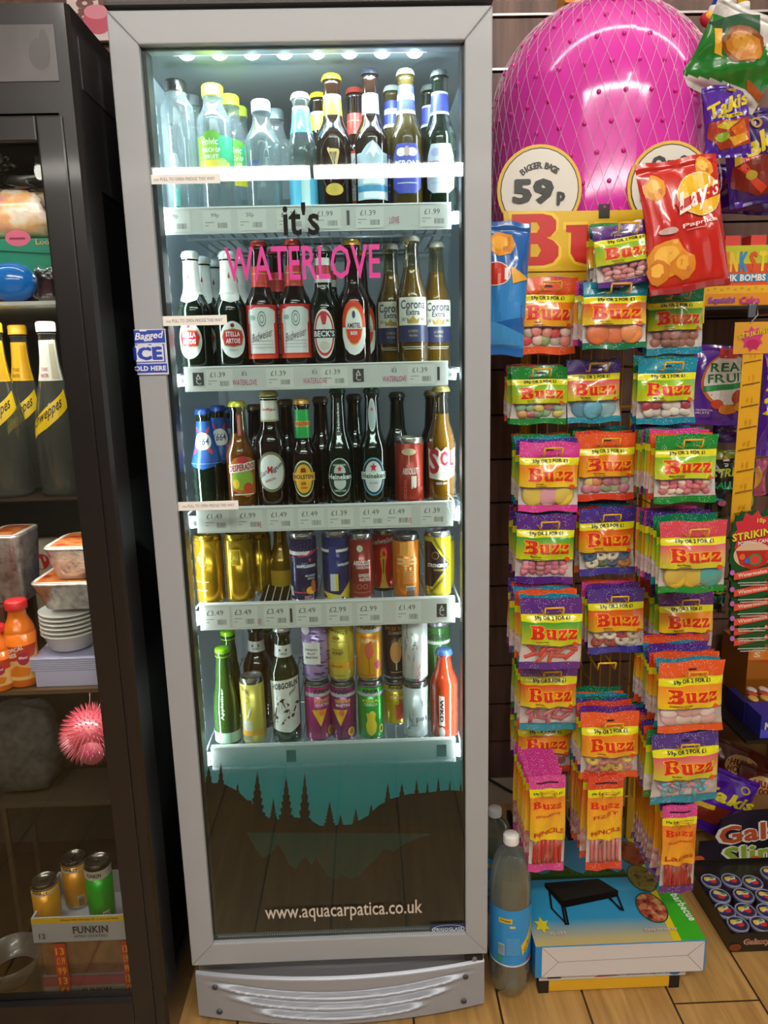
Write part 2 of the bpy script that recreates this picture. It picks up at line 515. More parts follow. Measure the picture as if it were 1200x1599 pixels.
# ceiling tube lights behind the shopper (their reflection is the white bar across the fridge door)
TUBE = mat('#fffaf0', 0.5, emit=24.0)
TUBE2 = mat('#fffaf1', 0.5, emit=13.0)
def tube_light(x0, x1, y0, y1, z, r, label, tm=None):
    t = empty('tube_light', ((x0+x1)/2, (y0+y1)/2, z))
    a = Vector((x0-(x0+x1)/2, y0-(y0+y1)/2, 0)); b_ = -a
    g = G(); g.tube([a, b_], r, tm or TUBE, 10); g.build('glowing_tube', t)
    g = G(); d = (b_-a).normalized(); n = Vector((-d.y, d.x, 0)) * r*0.45
    vs = [a-n, b_-n, b_+n, a+n]; up = Vector((0, 0, r*1.1)); u2 = Vector((0, 0, r*1.1+0.05))
    g.add([v+up for v in vs] + [v+u2 for v in vs], [(0,1,2,3),(7,6,5,4),(0,4,5,1),(1,5,6,2),(2,6,7,3),(3,7,4,0)], mat('#e4e2de', 0.5), flat=True)
    g.tube([(a.x, a.y, r*1.1+0.05), (a.x, a.y, 2.85 - z)], 0.008, alu); g.tube([(b_.x, b_.y, r*1.1+0.05), (b_.x, b_.y, 2.85 - z)], 0.008, alu)
    g.build('batten', t)
    tag(t, label, 'ceiling light', 'tube lights over the aisle')
    return t
YT = -3.5
pl, pm, pn, pr = at(70, 279, -YT), at(484, 268.5, -YT), at(490, 268, -YT), at(930, 258, -YT)
tube_light(pl.x, pm.x, YT, YT, pm.z, 0.038, 'white tube light reflected in the left of the fridge glass')
tube_light(pn.x, pr.x, YT, YT, pn.z, 0.038, 'white tube light reflected in the right of the fridge glass')
tube_light(0.88, 0.88, -2.5, -1.1, 2.68, 0.022, 'white tube light running away from the wall above the aisle')
tube_light(-0.4, 1.9, 0.12, 0.12, 2.72, 0.022, 'white tube light overhead above the sweet rack and ball', TUBE2)

# ================================================================ THE TALL DRINKS FRIDGE
FR = mat('#a0a4a8', 0.42, 0, 0.06, 0.4)
FRD = mat('#4c4a49', 0.45)
GASK = mat('#101112', 0.5)
fridge = empty('drinks_fridge', (0, 0, 0))
tag(fridge, 'tall silver-grey upright drinks fridge with glass door lit inside, full of bottles and cans', 'fridge')
LIN = mat('#c3d2da', 0.45)
g = G()
W2 = 0.31
g.box((-W2, 0.062, 0.14), (-0.292, 0.62, 1.93), FR, bev=0.004)
g.box((0.292, 0.062, 0.14), (W2, 0.62, 1.93), FR, bev=0.004)
g.box((-0.292, 0.595, 0.14), (0.292, 0.62, 1.93), FR)
g.box((-0.292, 0.062, 1.895), (0.292, 0.595, 1.93), FR)
g.box((-0.292, 0.062, 0.14), (0.292, 0.595, 0.18), FR)
g.box((-W2, 0.05, 0.02), (W2, 0.62, 0.14), mat('#8f9196', 0.45))
for x in (-0.27, 0.27): 
    for y in (0.08, 0.58): g.lathe([(0.016, 0.0), (0.018, 0.006), (0.012, 0.022)], mat('#d8d8d8', 0.5), 12, Matrix.Translation((x, y, 0)))
g.build('cabinet', fridge)
g = G()
g.box((-0.292, 0.064, 0.18), (-0.286, 0.59, 1.895), LIN); g.box((0.286, 0.064, 0.18), (0.292, 0.59, 1.895), LIN)
g.box((-0.286, 0.585, 0.18), (0.286, 0.594, 1.895), mat('#8e9698', 0.5)); g.box((-0.286, 0.064, 1.888), (0.286, 0.585, 1.894), mat('#7d8688', 0.5))
g.box((-0.286, 0.064, 0.181), (0.286, 0.585, 0.187), LIN)
for k in range(5): g.box((-0.2, 0.575, 1.62 + k*0.03), (0.2, 0.585, 1.632 + k*0.03), mat('#3d4446', 0.6))
g.build('liner', fridge)
for s in (-1, 1):
    g = G(); g.box((s*0.2855, 0.052, 0.22), (s*0.268, 0.060, 1.85), mat('#9fbcd8', 0.4, emit=0.55), bev=0.001); g.build('side_light_strip', fridge)
# header canopy above the door
g = G(); g.box((-W2-0.004, 0.0, 1.934), (W2+0.002, 0.45, 2.06), FRD, bev=0.006); g.build('header', fridge)
# lower grille: bowed panel with three sagging louvres
def grille(u, v):
    x = -0.303 + 0.606*u; z = 0.016 + 0.112*v
    y = -0.004 - 0.03*(1-(2*u-1)**2)
    q = (2*u-1)
    for zi, wd, sag in ((0.78, 0.93, 0.17), (0.55, 0.80, 0.15), (0.30, 0.62, 0.11)):
        if abs(q) < wd:
            zc = zi - sag*(1-(q/wd)**2); d = (v-zc)/0.05
            env = min(1, (1-abs(q)/wd)*4)
            y -= 0.007*env*math.exp(-d*d)*(1 if d < 0 else 0.3) 
            y += 0.009*env*math.exp(-((v-zc-0.06)/0.035)**2)
    edge = min(v, 1-v)
    if edge < 0.04: y += 0.006*(1-edge/0.04)
    return (x, y, z - 0.006*(1-q*q)*(1-v))
g = G(); us = [i/96 for i in range(97)]; vs = [i/64 for i in range(65)]
g.grid(grille, us, vs, mat('#9fa4ae', 0.38, 0.25, 0.1))
gr = g.build('lower_grille', fridge)
for x, z in ((-0.262, 0.098), (-0.257, 0.038), (0.262, 0.098), (0.258, 0.038)):
    yy = -0.005 - 0.03*(1-(x/0.303)**2)
    g = G(); g.lathe([(0.0065, 0), (0.0065, 0.002), (0.005, 0.003)], mat('#6d7076', 0.3, 0.8), 14, Matrix.Translation((x, yy, z)) @ Matrix.Rotation(PI/2, 4, 'X'))
    g.box((x-0.004, yy-0.0036, z-0.0007), (x+0.004, yy-0.003, z+0.0007), GASK)
    g.build('screw', gr)
# door
DX, DZ0, DZ1 = 0.31, 0.14, 1.927
GX0, GX1, GZ0, GZ1 = -0.2625, 0.2645, 0.1915, 1.877
g = G()
for pts in (((-DX,DZ0),(GX0,GZ0),(GX0,GZ1),(-DX,DZ1)), ((DX,DZ1),(GX1,GZ1),(GX1,GZ0),(DX,DZ0)),
            ((-DX,DZ1),(GX0,GZ1),(GX1,GZ1),(DX,DZ1)), ((DX,DZ0),(GX1,GZ0),(GX0,GZ0),(-DX,DZ0))):
    n = len(pts)
    vs = [(x, 0.0, z) for x, z in pts] + [(x, 0.05, z) for x, z in pts]
    g.add(vs, [(0,1,2,3)[::-1], (4,5,6,7)] + [(i, (i+1) % 4, 4+(i+1) % 4, 4+i) for i in range(4)], FR, flat=True)
door = g.build('door', fridge, recalc=True)
md = door.modifiers.new('bevel', 'BEVEL'); md.width = 0.0022; md.segments = 2; md.limit_method = 'ANGLE'
GLASS = clear_mat('door_glass_clear', '#eef6f5', None, 1.0, 0.0)
g = G(); g.box((GX0, 0.010, GZ0), (GX1, 0.014, GZ1), GLASS); g.build('glass_pane', door)
g = G(); bw = 0.007
g.box((GX0, 0.0145, GZ0), (GX0+bw, 0.05, GZ1), GASK); g.box((GX1-0.004, 0.0145, GZ0), (GX1, 0.05, GZ1), GASK)
g.box((GX0, 0.0145, GZ1-0.004), (GX1, 0.019, GZ1), mat('#5a5b59', 0.5)); g.box((GX0, 0.0145, GZ0), (GX1, 0.03, GZ0+0.010), mat('#77787a', 0.5))
g.build('glass_gasket', door)
# bead of tiny perforations along the bottom of the glass
g = G()
for i in range(100): g.box((GX0+0.008+i*0.0049, 0.0135, GZ0+0.003), (GX0+0.0105+i*0.0049, 0.0145, GZ0+0.006), mat('#c9cac8', 0.5))
g.build('spacer_bead', door)
# hinge
g = G(); g.box((0.262, -0.004, 0.1285), (0.300, 0.03, 0.1395), mat('#121213', 0.4), bev=0.002); g.lathe([(0.005,0),(0.005,0.003)], mat('#9a9a9a', 0.3, 0.8), 10, Matrix.Translation((0.282,-0.0042,0.134)) @ Matrix.Rotation(PI/2, 4, 'X')); g.build('hinge', fridge)

def on_glass(px, py, Y=0.0095): return at(px, py, Y)
def span(x0, y0, x1, y1, Y):                       # box of artwork between two picture points on a plane
    a, b_ = at(x0, y0, Y), at(x1, y1, Y); return a.x, a.z, b_.x, b_.z
mpg = lambda u, v, o: (u, 0.0098-o, v)
def glass_text(s, x0, y0, x1, y1, col, bold=0.0, name='lettering', rot=0.0):
    a = at((x0+x1)/2, y0, 0.0098); b_ = at((x0+x1)/2, y1, 0.0098)
    l = at(x0, (y0+y1)/2, 0.0098); r_ = at(x1, (y0+y1)/2, 0.0098)
    g = art([('t', s, (l.x+r_.x)/2, (a.z+b_.z)/2, a.z-b_.z, r_.x-l.x, col, bold, rot)], mpg)
    return g.build(name, door)
glass_text("it's", 442, 316, 499, 368, mat('#0c0a09', 0.6, spec=0.2), 0.02)
glass_text('WATERLOVE', 352, 383, 594, 437, mat('#cf2390', 0.45), 0.01)
glass_text('www.aquacarpatica.co.uk', 414, 1409, 660, 1437, mat('#c9bfb4', 0.5, emit=0.0), 0.008)
def pull_sticker(x0, y0, x1, y1):
    a = at(x0, y0, 0.0098); b_ = at(x1, y1, 0.0098); w = b_.x-a.x; h = a.z-b_.z
    x, z = a.x, b_.z
    g = art([('r', x, z, x+w, z+h, mat('#f0eee9', 0.5)), ('t', '»»» PULL TO OPEN FRIDGE THIS WAY', x+w*0.5, z+h*0.5, h*0.34, w*0.86, '#5c5955', 0.0)], mpg)
    g.build('instruction_sticker', door)
pull_sticker(232, 273, 344, 286); pull_sticker(252, 494, 355, 507); pull_sticker(278, 784, 373, 795)
# maker's badge
x0, z0, x1, z1 = span(673, 1460, 728, 1441, 0.0098); w = x1-x0; h = z1-z0; cx, cz = (x0+x1)/2, (z0+z1)/2
g = art([('r', x0, z0, x1, z1, mat('#17365f', 0.3)), ('ring', cx, cz, w*0.47, h*0.40, 0.07, '#c9d2dc'), ('t', 'FRIGOGLASS', cx, cz, h*0.30, w*0.80, '#d5dce4', 0.03)], mpg)
g.build('badge', door)
# printed landscape film behind the lower glass
def film_mat(col, lo, hi, alo=0.0, ahi=1.0):
    m = bpy.data.materials.new('printed_film'); nt, N, L, b = nodes(m)
    tc = N.new('ShaderNodeTexCoord'); sp = N.new('ShaderNodeSeparateXYZ'); L.new(tc.outputs['Object'], sp.inputs[0])
    mr = N.new('ShaderNodeMapRange'); mr.inputs[1].default_value = hi; mr.inputs[2].default_value = lo
    mr.inputs[3].default_value = alo; mr.inputs[4].default_value = ahi; mr.interpolation_type = 'SMOOTHSTEP'
    L.new(sp.outputs[2], mr.inputs[0]); L.new(mr.outputs[0], b.inputs['Alpha'])
    b.inputs['Base Color'].default_value = srgb(col); b.inputs['Roughness'].default_value = 0.5; b.inputs['Specular IOR Level'].default_value = 0.1
    return m
YF = 0.0152
mpf = lambda u, v, o: (u, YF-0.001+o*0.9, v)       # artwork stacks towards the inside of the door
def zf(py): return at(520, py, YF).z
def xf(px, py): return at(px, py, YF).x
ZT = zf(1110)
rnd = random.Random(5)
def film_poly(pts, m, off):
    q = [(at(x, y, YF).x, at(x, y, YF).z) for x, y in pts]
    tr = outline_tris([q], ('film', off, tuple(q)))[0]
    g.add([], [], m)
    for t in tr: g.add([(a, YF+0.0002*off, b_) for a, b_ in t], [(0, 1, 2)], m)
g = G()
x0 = GX0+0.004; x1 = GX1-0.004
g.add([(x0, YF+0.0012, GZ0+0.01), (x1, YF+0.0012, GZ0+0.01), (x1, YF+0.0012, ZT), (x0, YF+0.0012, ZT)], [(0,1,2,3)], film_mat('#089aa2', zf(1245), zf(1120), 0.0, 0.985))
def firs(xs):                                        # ragged line of fir tops through the given picture points
    out = []
    for x, y, hgt, w in xs:
        n = 6
        for k in range(n):
            f = k/n
            out.append((x-w*(1-f)*0.95, y+hgt*(1-f))); out.append((x-w*(1-f)*0.55, y+hgt*(1-f)-hgt*0.04))
        out.append((x, y))
        for k in range(n-1, -1, -1):
            f = k/n
            out.append((x+w*(1-f)*0.55, y+hgt*(1-f)-hgt*0.04)); out.append((x+w*(1-f)*0.95, y+hgt*(1-f)))
    return out
LF = 322
left = [(326, 1196, 55, 14), (345, 1190, 60, 10), (371, 1222, 40, 9), (402, 1204, 66, 13), (427, 1246, 30, 6), (447, 1212, 62, 12), (476, 1206, 74, 11), (515, 1252, 34, 9), (532, 1272, 16, 5), (556, 1262, 24, 6), (580, 1256, 28, 8), (606, 1222, 52, 10), (628, 1222, 50, 12), (651, 1216, 58, 10), (668, 1220, 52, 8), (685, 1213, 60, 9), (703, 1217, 56, 8), (720, 1220, 54, 8)]
TREE = mat('#051214', 0.6, spec=0.1)
film_poly([(LF, 1225), (345, 1222), (372, 1236), (392, 1256), (425, 1282), (450, 1276), (480, 1278), (500, 1290), (550, 1288), (575, 1274), (592, 1258), (610, 1248), (640, 1240), (668, 1238), (700, 1234), (729, 1236), (729, 1302), (400, 1302), (LF, 1302)], TREE, 5)
for _i, (fx_, fy_, fh_, fw_) in enumerate(left):
    film_poly([(fx_-fw_*0.5, 1300)] + firs([(fx_, fy_, fh_, fw_*1.05)]) + [(fx_+fw_*0.5, 1300)], TREE, 5.2)
film_poly([(LF, 1251), (392, 1250), (398, 1264), (420, 1284), (520, 1292), (640, 1290), (729, 1298), (730, 1464), (334, 1470)], mat('#1f170d', 0.55, spec=0.1), 4)
mist = [(385, 1300)] + [(400,1328),(412,1340),(424,1332),(434,1318),(442,1330),(452,1350),(462,1358),(470,1344),(478,1338),(486,1352),(494,1340),(500,1350),(512,1368),(522,1374),(534,1366),(548,1372),(562,1368),(575,1352),(588,1342),(600,1326),(615,1330),(632,1318),(650,1310),(680,1302)]
film_poly(mist, mat('#0f4438', 0.6, spec=0.1), 3)
g.build('printed_landscape_film', door)

# LED bar under the ceiling of the cabinet
p = at(268, 80, 0.06); q = at(668, 76, 0.06)
g = G(); g.box((p.x, 0.052, p.z-0.004), (q.x, 0.07, p.z+0.010), mat('#dfe6ea', 0.4, emit=2.2)); led = g.build('light_bar', fridge)
for i in range(8):
    c = at(292 + i*50.8, 83-i*0.5, 0.06)
    g = G(); g.ball((c.x, 0.060, c.z-0.001), (0.014, 0.009, 0.010), mat('#d8f2ff', 0.5, emit=70.0), nu=12, nv=8); g.build('led', led)

# shelf supports
for sx in (-1, 1):
    g = G(); g.box((sx*0.285, 0.09, 0.3), (sx*0.280, 0.105, 1.86), mat('#c6cdd0', 0.4))
    z = 0.62
    while z < 1.84:
        g.box((sx*0.280, 0.088, z), (sx*0.268, 0.108, z+0.016), mat('#d4dadb', 0.4), bev=0.001); z += 0.032
    g.build('support_rail', fridge)

# shelves with their price strips
STRIPS = [(252, 705, 320, 362), (288, 700, 568, 607), (307, 708, 788, 827), (312, 711, 938, 978), (330, 712, 1160, 1196)]
YS = 0.066
SH = []
def barcode(x, z, w, h, sd):
    r = random.Random(sd); out = []; p = 0.0
    while p < w:
        q = r.choice((0.0005, 0.0008, 0.0012)); out.append(('r', x+p, z, min(x+p+q, x+w), z+h, '#7c7874')); p += q + r.choice((0.0006, 0.0009))
    return out
TICKETS = [[(272,'79p'),(336,'99p'),(391,'50p'),(452,'£1.39'),(508,'£1.99'),(575,'£1.39'),(675,'£1.99')],
           [(340,'£1.39'),(435,'£1.39'),(520,'£1.39'),(656,'£1.39')],
           [(335,'£1.49'),(387,'£1.99'),(436,'£1.49'),(484,'£1.49'),(530,'£1.39'),(580,'£1.49'),(620,'£1.49'),(675,'£1.39')],
           [(336,'£3.49'),(380,'£3.49'),(430,'£3.49'),(480,'£3.49'),(528,'£2.99'),(576,'£2.99'),(636,'£1.49')],
           []]
LOGOS = [[(544, 'bar'), (616, 'love')], [(310,'ac'),(382,'its'),(492,'its'),(560,'ac'),(616,'its'),(685,'bar')], [(405,'e'),(640,'e')], [(405,'e'),(455,'bar'),(690,'ac')], [(455,'sq'),(690,'sq')]]
for s, (xa, xb, yt, yb) in enumerate(STRIPS):
    ym = (yt+yb)/2; xm = (xa+xb)/2
    x0 = at(xa, ym, YS).x; x1 = at(xb, ym, YS).x; zt = at(xm, yt, YS).z; zb = at(xm, yb, YS).z
    top = zt-0.012; SH.append(top)
    g = G(); wire = mat('#c3c8ca', 0.35, 0.5)
    for x_ in [i*0.022-0.264 for i in range(25)]:
        g.tube([(x_, 0.078, top-0.003), (x_, 0.56, top-0.003)], 0.0022, wire, 5)
    for y_ in (0.078, 0.3, 0.56): g.tube([(-0.275, y_, top-0.008), (0.275, y_, top-0.008)], 0.003, wire, 6)
    sh = g.build('shelf', fridge)
    g = G(); W_ = mat('#d3d2cd', 0.35, 0, 0.3)
    g.box((x0, YS, zb), (x1, YS+0.004, zt), W_, bev=0.001); g.box((x0, YS-0.002, zt-0.003), (x1, YS+0.010, zt), mat('#e6e6e3', 0.3), bev=0.001)
    g.box((x0, YS-0.0015, zb), (x1, YS, zb+0.003), W_)
    for e in (x0, x1):
        d = -1 if e < 0 else 1
        g.lathe([(0.008, -0.01), (0.009, 0), (0.008, 0.01)], mat('#cfd6d9', 0.3), 12, Matrix.Translation((e+d*0.008, YS+0.008, zb+0.02)))
    ps = g.build('price_strip', sh)
    lay = []
    hh = zt-zb
    for i, (px, pr_) in enumerate(TICKETS[s]):
        cx = at(px, ym, YS).x
        lay.append(('r', cx-0.022, zb+0.004, cx+0.028, zt-0.006, '#dedcd6'))
        lay.append(('t', pr_, cx, zb+hh*0.66, hh*0.20, None, '#55524f'))
        lay += barcode(cx+0.004, zb+hh*0.20, 0.017, hh*0.20, s*10+i)
        lay.append(('r', cx-0.018, zb+hh*0.40, cx-0.002, zb+hh*0.425, '#8b8884')); lay.append(('r', cx-0.018, zb+hh*0.28, cx-0.012, zb+hh*0.31, '#9b9894'))
    for px, k in LOGOS[s]:
        cx = at(px, ym, YS).x; cz = (zb+zt)/2
        if k == 'ac' or k == 'sq':
            lay.append(('r', cx-0.010, cz-hh*0.26, cx+0.010, cz+hh*0.26, '#4a4644'))
            if k == 'ac':
                lay.append(('p', [(cx-0.005,cz),(cx,cz+hh*0.22),(cx+0.005,cz),(cx+0.003,cz),(cx,cz+hh*0.14),(cx-0.003,cz)], '#d8d5d0'))
                lay.append(('t', 'C', cx, cz-hh*0.09, hh*0.24, 0.009, '#d8d5d0'))
        elif k == 'its':
            lay.append(('t', "it's", cx, cz+hh*0.20, hh*0.22, 0.009, '#55504d')); lay.append(('t', 'WATERLOVE', cx, cz-hh*0.17, hh*0.22, 0.045, '#c8507e'))
        elif k == 'love': lay.append(('t', 'LOVE', cx, cz-hh*0.12, hh*0.24, 0.018, '#c8507e'))
        elif k == 'e': lay.append(('t', 'VE', cx, cz-hh*0.22, hh*0.22, 0.008, '#c8507e'))
        else: lay.append(('r', cx-0.0025, cz-hh*0.28, cx+0.0025, cz+hh*0.26, '#4c4846'))
    if lay:
        art(lay, lambda u, v, o: (u, YS-o, v), base=0.0004, step=0.00002).build('price_tickets', sh)

# ================================================================ DRINKS
def lerp_prof(prof, z):
    for (r0, z0), (r1, z1) in zip(prof, prof[1:]):
        if z0 <= z <= z1: return r0 + (r1-r0)*((z-z0)/(z1-z0) if z1 > z0 else 0)
    return prof[-1][0] if z > prof[-1][1] else prof[0][0]
def smooth(a, b, t): t = max(0, min(1, t)); t = t*t*(3-2*t); return a+(b-a)*t
def bottle_profile(r, h, neck, s0, s1, lip=None, foot=0.006):
    """s0, s1: heights (fractions) where the shoulder starts and ends"""
    p = [(r*0.82, 0), (r*0.96, 0.0025), (r, foot+0.002)]
    n = 12
    p.append((r, h*s0*0.5))
    for i in range(n+1):
        t = i/n; p.append((smooth(r, neck*1.18, t), h*(s0+(s1-s0)*t)))
    p.append((neck, h*0.93)); 
    l = lip or neck*1.12
    p += [(l, h*0.94), (l, h*0.965), (neck*0.98, h*0.97), (neck*0.98, h)]
    return p
AMBER = mat('#1a0d07', 0.06, coat=0.6)
GREEN = mat('#06150a', 0.06, coat=0.6)
DGREEN = mat('#10240e', 0.07, coat=0.6)
CLEAR = clear_mat('clear_plastic', '#f2f8f9', 0.20, 0.9, 0.05, 0.13)
CGLASS = clear_mat('clear_glass', '#eef2ec', 0.22, 0.9, 0.02, 0.10)
def liquid(hexc, op=0.75):
    k = ('liq', hexc, op)
    if k in _mats: return _mats[k]
    m = bpy.data.materials.new('liquid_' + hexc[1:]); m.use_nodes = True
    nt = m.node_tree; b = nt.nodes['Principled BSDF']; out = nt.nodes['Material Output']
    b.inputs['Base Color'].default_value = srgb(hexc); b.inputs['Roughness'].default_value = 0.15
    tr = nt.nodes.new('ShaderNodeBsdfTransparent'); tr.inputs[0].default_value = srgb(hexc)
    mx = nt.nodes.new('ShaderNodeMixShader'); mx.inputs[0].default_value = op
    nt.links.new(tr.outputs[0], mx.inputs[1]); nt.links.new(b.outputs[0], mx.inputs[2]); nt.links.new(mx.outputs[0], out.inputs[0])
    _mats[k] = m; return m
TIN = mat('#c9cacc', 0.25, 0.9)
def cylmap(prof, ang0=0.0, h=1.0, thick=0.0):
    def f(u, v, o):
        z = v*h; r = lerp_prof(prof, z)+o+thick; a = u+ang0
        return (r*math.sin(a), -r*math.cos(a), z)
    return f
def wrap(layers, prof, h, ang, name, parent, gu=0.12, gv=0.04):
    return art(layers, cylmap(prof, ang, h), gu, gv, step=0.00012, base=0.0003).build(name, parent)
CAPN = 21
def crown_cap(parent, r, h, m, H=0.012):
    g = G(); vs = []; seg = 42
    rows = [(r*1.22, -H*0.55, 1), (r*1.16, -H*0.1, 0.6), (r*1.02, H*0.25, 0), (r*0.8, H*0.36, 0), (0.0001, H*0.38, 0)]
    for rr, z, fl in rows:
        for k in range(seg):
            a = 2*PI*k/seg; q = rr*(1+0.07*fl*(1 if k % 2 else -0.6)); vs.append((q*math.sin(a), -q*math.cos(a), h+z))
    fs = [(i*seg+k, i*seg+(k+1) % seg, (i+1)*seg+(k+1) % seg, (i+1)*seg+k) for i in range(4) for k in range(seg)]
    g.add(vs, fs, m); return g.build('crown_cap', parent)
def screw_cap(parent, r, h, hc, m):
    g = G(); seg = 36; vs = []
    rows = [(r, -hc, 1), (r, -hc*0.15, 1), (r*0.9, 0, 0), (0.0001, 0, 0)]
    for rr, z, fl in rows:
        for k in range(seg):
            a = 2*PI*k/seg; q = rr*(1+0.03*fl*(1 if k % 2 else -1)); vs.append((q*math.sin(a), -q*math.cos(a), h+z))
    fs = [(i*seg+k, i*seg+(k+1) % seg, (i+1)*seg+(k+1) % seg, (i+1)*seg+k) for i in range(3) for k in range(seg)]
    g.add(vs, fs, m); return g.build('screw_cap', parent)

def place(px, py, Y, z0, ytop):
    """centre x from the picture point at that depth, height from the picture row of its top"""
    p = at(px, py, Y); q = at(px, ytop, Y)
    return p.x, q.z - z0
class Drink:
    def __init__(s, name, prof, m, seg=32, height=None): 
        s.prof = prof; s.h = height or prof[-1][1]
        g = G(); g.lathe(prof, m, seg, caps=True); s.root = g.build(name)
    def lab(s, layers, ang=0.0, name='label', **k): wrap(layers, s.prof, s.h, ang, name, s.root, **k); return s
    def at(s, x, y, z, rz=0.0): s.root.location = (x, y, z); s.root.rotation_euler = (0, 0, rz); return s
    def tag(s, label, cat, group=None): tag(s.root, label, cat, group); return s

# ---- label artwork in (angle, height fraction)
def L_stella(): return [('e',0,.275,.80,.155,'#e6e6e2'), ('p',[(-.70,.30),(-.55,.355),(0,.37),(.55,.355),(.70,.30),(.55,.225),(0,.21),(-.55,.225)],'#b38a4a'), ('p',[(-.64,.30),(-.50,.345),(0,.36),(.50,.345),(.64,.30),(.50,.235),(0,.22),(-.50,.235)],'#c8202c'),
    ('t','STELLA',0,.322,.042,.85,'#f2f0ee',.03), ('t','ARTOIS',0,.264,.042,.85,'#f2f0ee',.03), ('t','Belgium',0,.185,.022,.42,'#6b6a68'), ('e',0,.395,.12,.018,'#7b2b2b')]
def N_stella(): return [('r',-PI,.66,PI,1.0,'#e8e7e2'), ('p',[(-1.1,.665),(-.7,.61),(0,.585),(.7,.61),(1.1,.665)],'#e8e7e2'), ('p',[(-.14,.80),(0,.845),(.14,.80),(0,.785)],'#b32430'), ('t','STELLA',0,.665,.013,.9,'#8a8884')]
def L_bud(): return [('r',-1.25,.10,1.25,.52,'#d8302a'), ('r',-.85,.14,.85,.485,'#e4e1dd'), ('p',[(-.9,.46),(-.4,.50),(.5,.50),(1.0,.47),(.95,.38),(.5,.36),(0,.33),(-.6,.35),(-.95,.38)],'#d9dad6'), ('ring',.05,.41,.26,.06,.16,'#5f7f74'), ('ring',.05,.41,.14,.035,.3,'#7d8f88'), ('e',-.55,.42,.2,.02,'#8fae9b'),
    ('t','Budweiser',.02,.285,.066,1.35,'#4a4648',0,.04,.25), ('r',-.7,.235,.7,.24,'#b0adaa'), ('r',-.7,.21,.7,.214,'#b0adaa'), ('r',-.7,.185,.7,.189,'#b0adaa'), ('r',-1.0,.10,1.0,.125,'#e5502c')]
def L_becks(): return [('e',0,.30,.72,.205,'#ddd9cf'), ('ring',0,.30,.66,.185,.13,'#c22a33'), ('r',-.86,.265,.86,.335,'#26262a'), ('t',"BECK'S",0,.30,.05,1.4,'#e6e4e0',.04), ('p',[(-.16,.48),(.16,.48),(.2,.43),(.1,.375),(-.1,.375),(-.2,.43)],'#c22a33'), ('e',0,.20,.34,.04,'#c9c5ba')]
def L_amstel(): return [('p',[(-.78,.36)]+[(.78*math.cos(a),.36+.185*math.sin(a)) for a in [PI*(1-i/14) for i in range(1,15)]]+[(.78,.30),(-.78,.30)],'#e0432a'), ('p',[(-.78,.33),(.78,.33),(.78,.26),(.6,.17),(.3,.125),(0,.11),(-.3,.125),(-.6,.17),(-.78,.26)],'#e8e6e2'),
    ('e',0,.34,.56,.15,'#e6b13c'), ('e',0,.34,.51,.138,'#e9e7e2'), ('p',[(-.5,.318),(.5,.318),(.4,.25),(.2,.21),(0,.2),(-.2,.21),(-.4,.25)],'#e0432a'), ('t','AMSTEL',0,.345,.04,.86,'#2c2a30',.02), ('t','BIER',0,.285,.028,.42,'#f0ece6',.03), ('e',0,.43,.1,.03,'#3a4a68')]
def L_corona(): return [('r',-.98,.33,.98,.545,'#cfccbb'), ('t','Corona',0,.49,.07,1.6,'#343c56',.02), ('t','Extra',0,.43,.045,.85,'#343c56',.02), ('p',[(-.35,.345),(.35,.345),(.42,.39),(.2,.37),(0,.405),(-.2,.37),(-.42,.39)],'#a98a45'), ('t','W',-.62,.375,.03,.3,'#3c3a38'), ('t','W',.62,.375,.03,.3,'#3c3a38'), ('r',-.98,.20,.98,.33,'#2b2f52'), ('t','LA CERVEZA',0,.285,.02,.6,'#b6a06a'), ('t','MAS FINA',0,.25,.018,.5,'#b6a06a'), ('r',-.7,.16,.7,.165,'#c8c3b0'), ('r',-.6,.145,.6,.15,'#c8c3b0')]
def L_1664(): return [('r',-PI,.50,PI,.90,'#1f4f9a'), ('p',[(-1.2,.50),(1.2,.50),(.9,.46),(0,.43),(-.9,.46)],'#1f4f9a'), ('p',[(-.95,.83),(-.75,.85),(.95,.60),(.75,.57)],'#c8404c'), ('p',[(.95,.83),(.75,.85),(-.95,.60),(-.75,.57)],'#c8404c'), ('e',0,.705,.95,.085,'#e4e2dc'), ('t','1664',0,.705,.075,1.35,'#273a5e',.01,0,.2), ('r',-PI,.485,PI,.49,'#8aa6cf')]
def L_desp(): return [('p',[(-.85,.44),(-.5,.50),(0,.52),(.6,.50),(1.0,.46),(.9,.16),(.2,.13),(-.7,.20)],'#b56a24'), ('e',0,.30,.75,.10,'#8fae3c'), ('e',.3,.22,.3,.05,'#d44a2c'), ('p',[(-.9,.36),(.95,.39),(.95,.47),(-.9,.44)],'#e6e2d4'), ('t','DESPERADOS',.03,.415,.062,1.75,'#b02a3c',.05,.015), ('e',.05,.485,.36,.035,'#c63a44'), ('e',-.45,.26,.22,.045,'#e6c23c'), ('r',-.6,.155,.7,.165,'#e0dccc')]
def L_sanmig(): return [('e',0,.335,.98,.175,'#7c7150'), ('e',0,.335,.84,.15,'#dcdbd6'), ('t','San',-.50,.325,.05,.45,'#6b6f76',.02,.1), ('t','M',-.08,.355,.062,.32,'#b8303c',.05), ('t','iguel',.42,.375,.062,.62,'#3f464c',.02,.1), ('t','ESPECIAL',-.05,.27,.022,.7,'#b8303c',.02,.05)]
def L_holsten(): return [('e',0,.29,.80,.17,'#cfc79a'), ('e',0,.29,.74,.155,'#2f5a34'), ('e',0,.29,.62,.135,'#e9a52c'), ('r',-.88,.27,.88,.345,'#efb43a'), ('t','HOLSTEN',0,.308,.042,1.45,'#2a2622',.04), ('t','pils',0,.245,.035,.32,'#2a2622',.03), ('p',[(-.15,.39),(.15,.39),(.2,.35),(-.2,.35)],'#8c3a26'), ('r',-.25,.20,.25,.21,'#b5482c')]
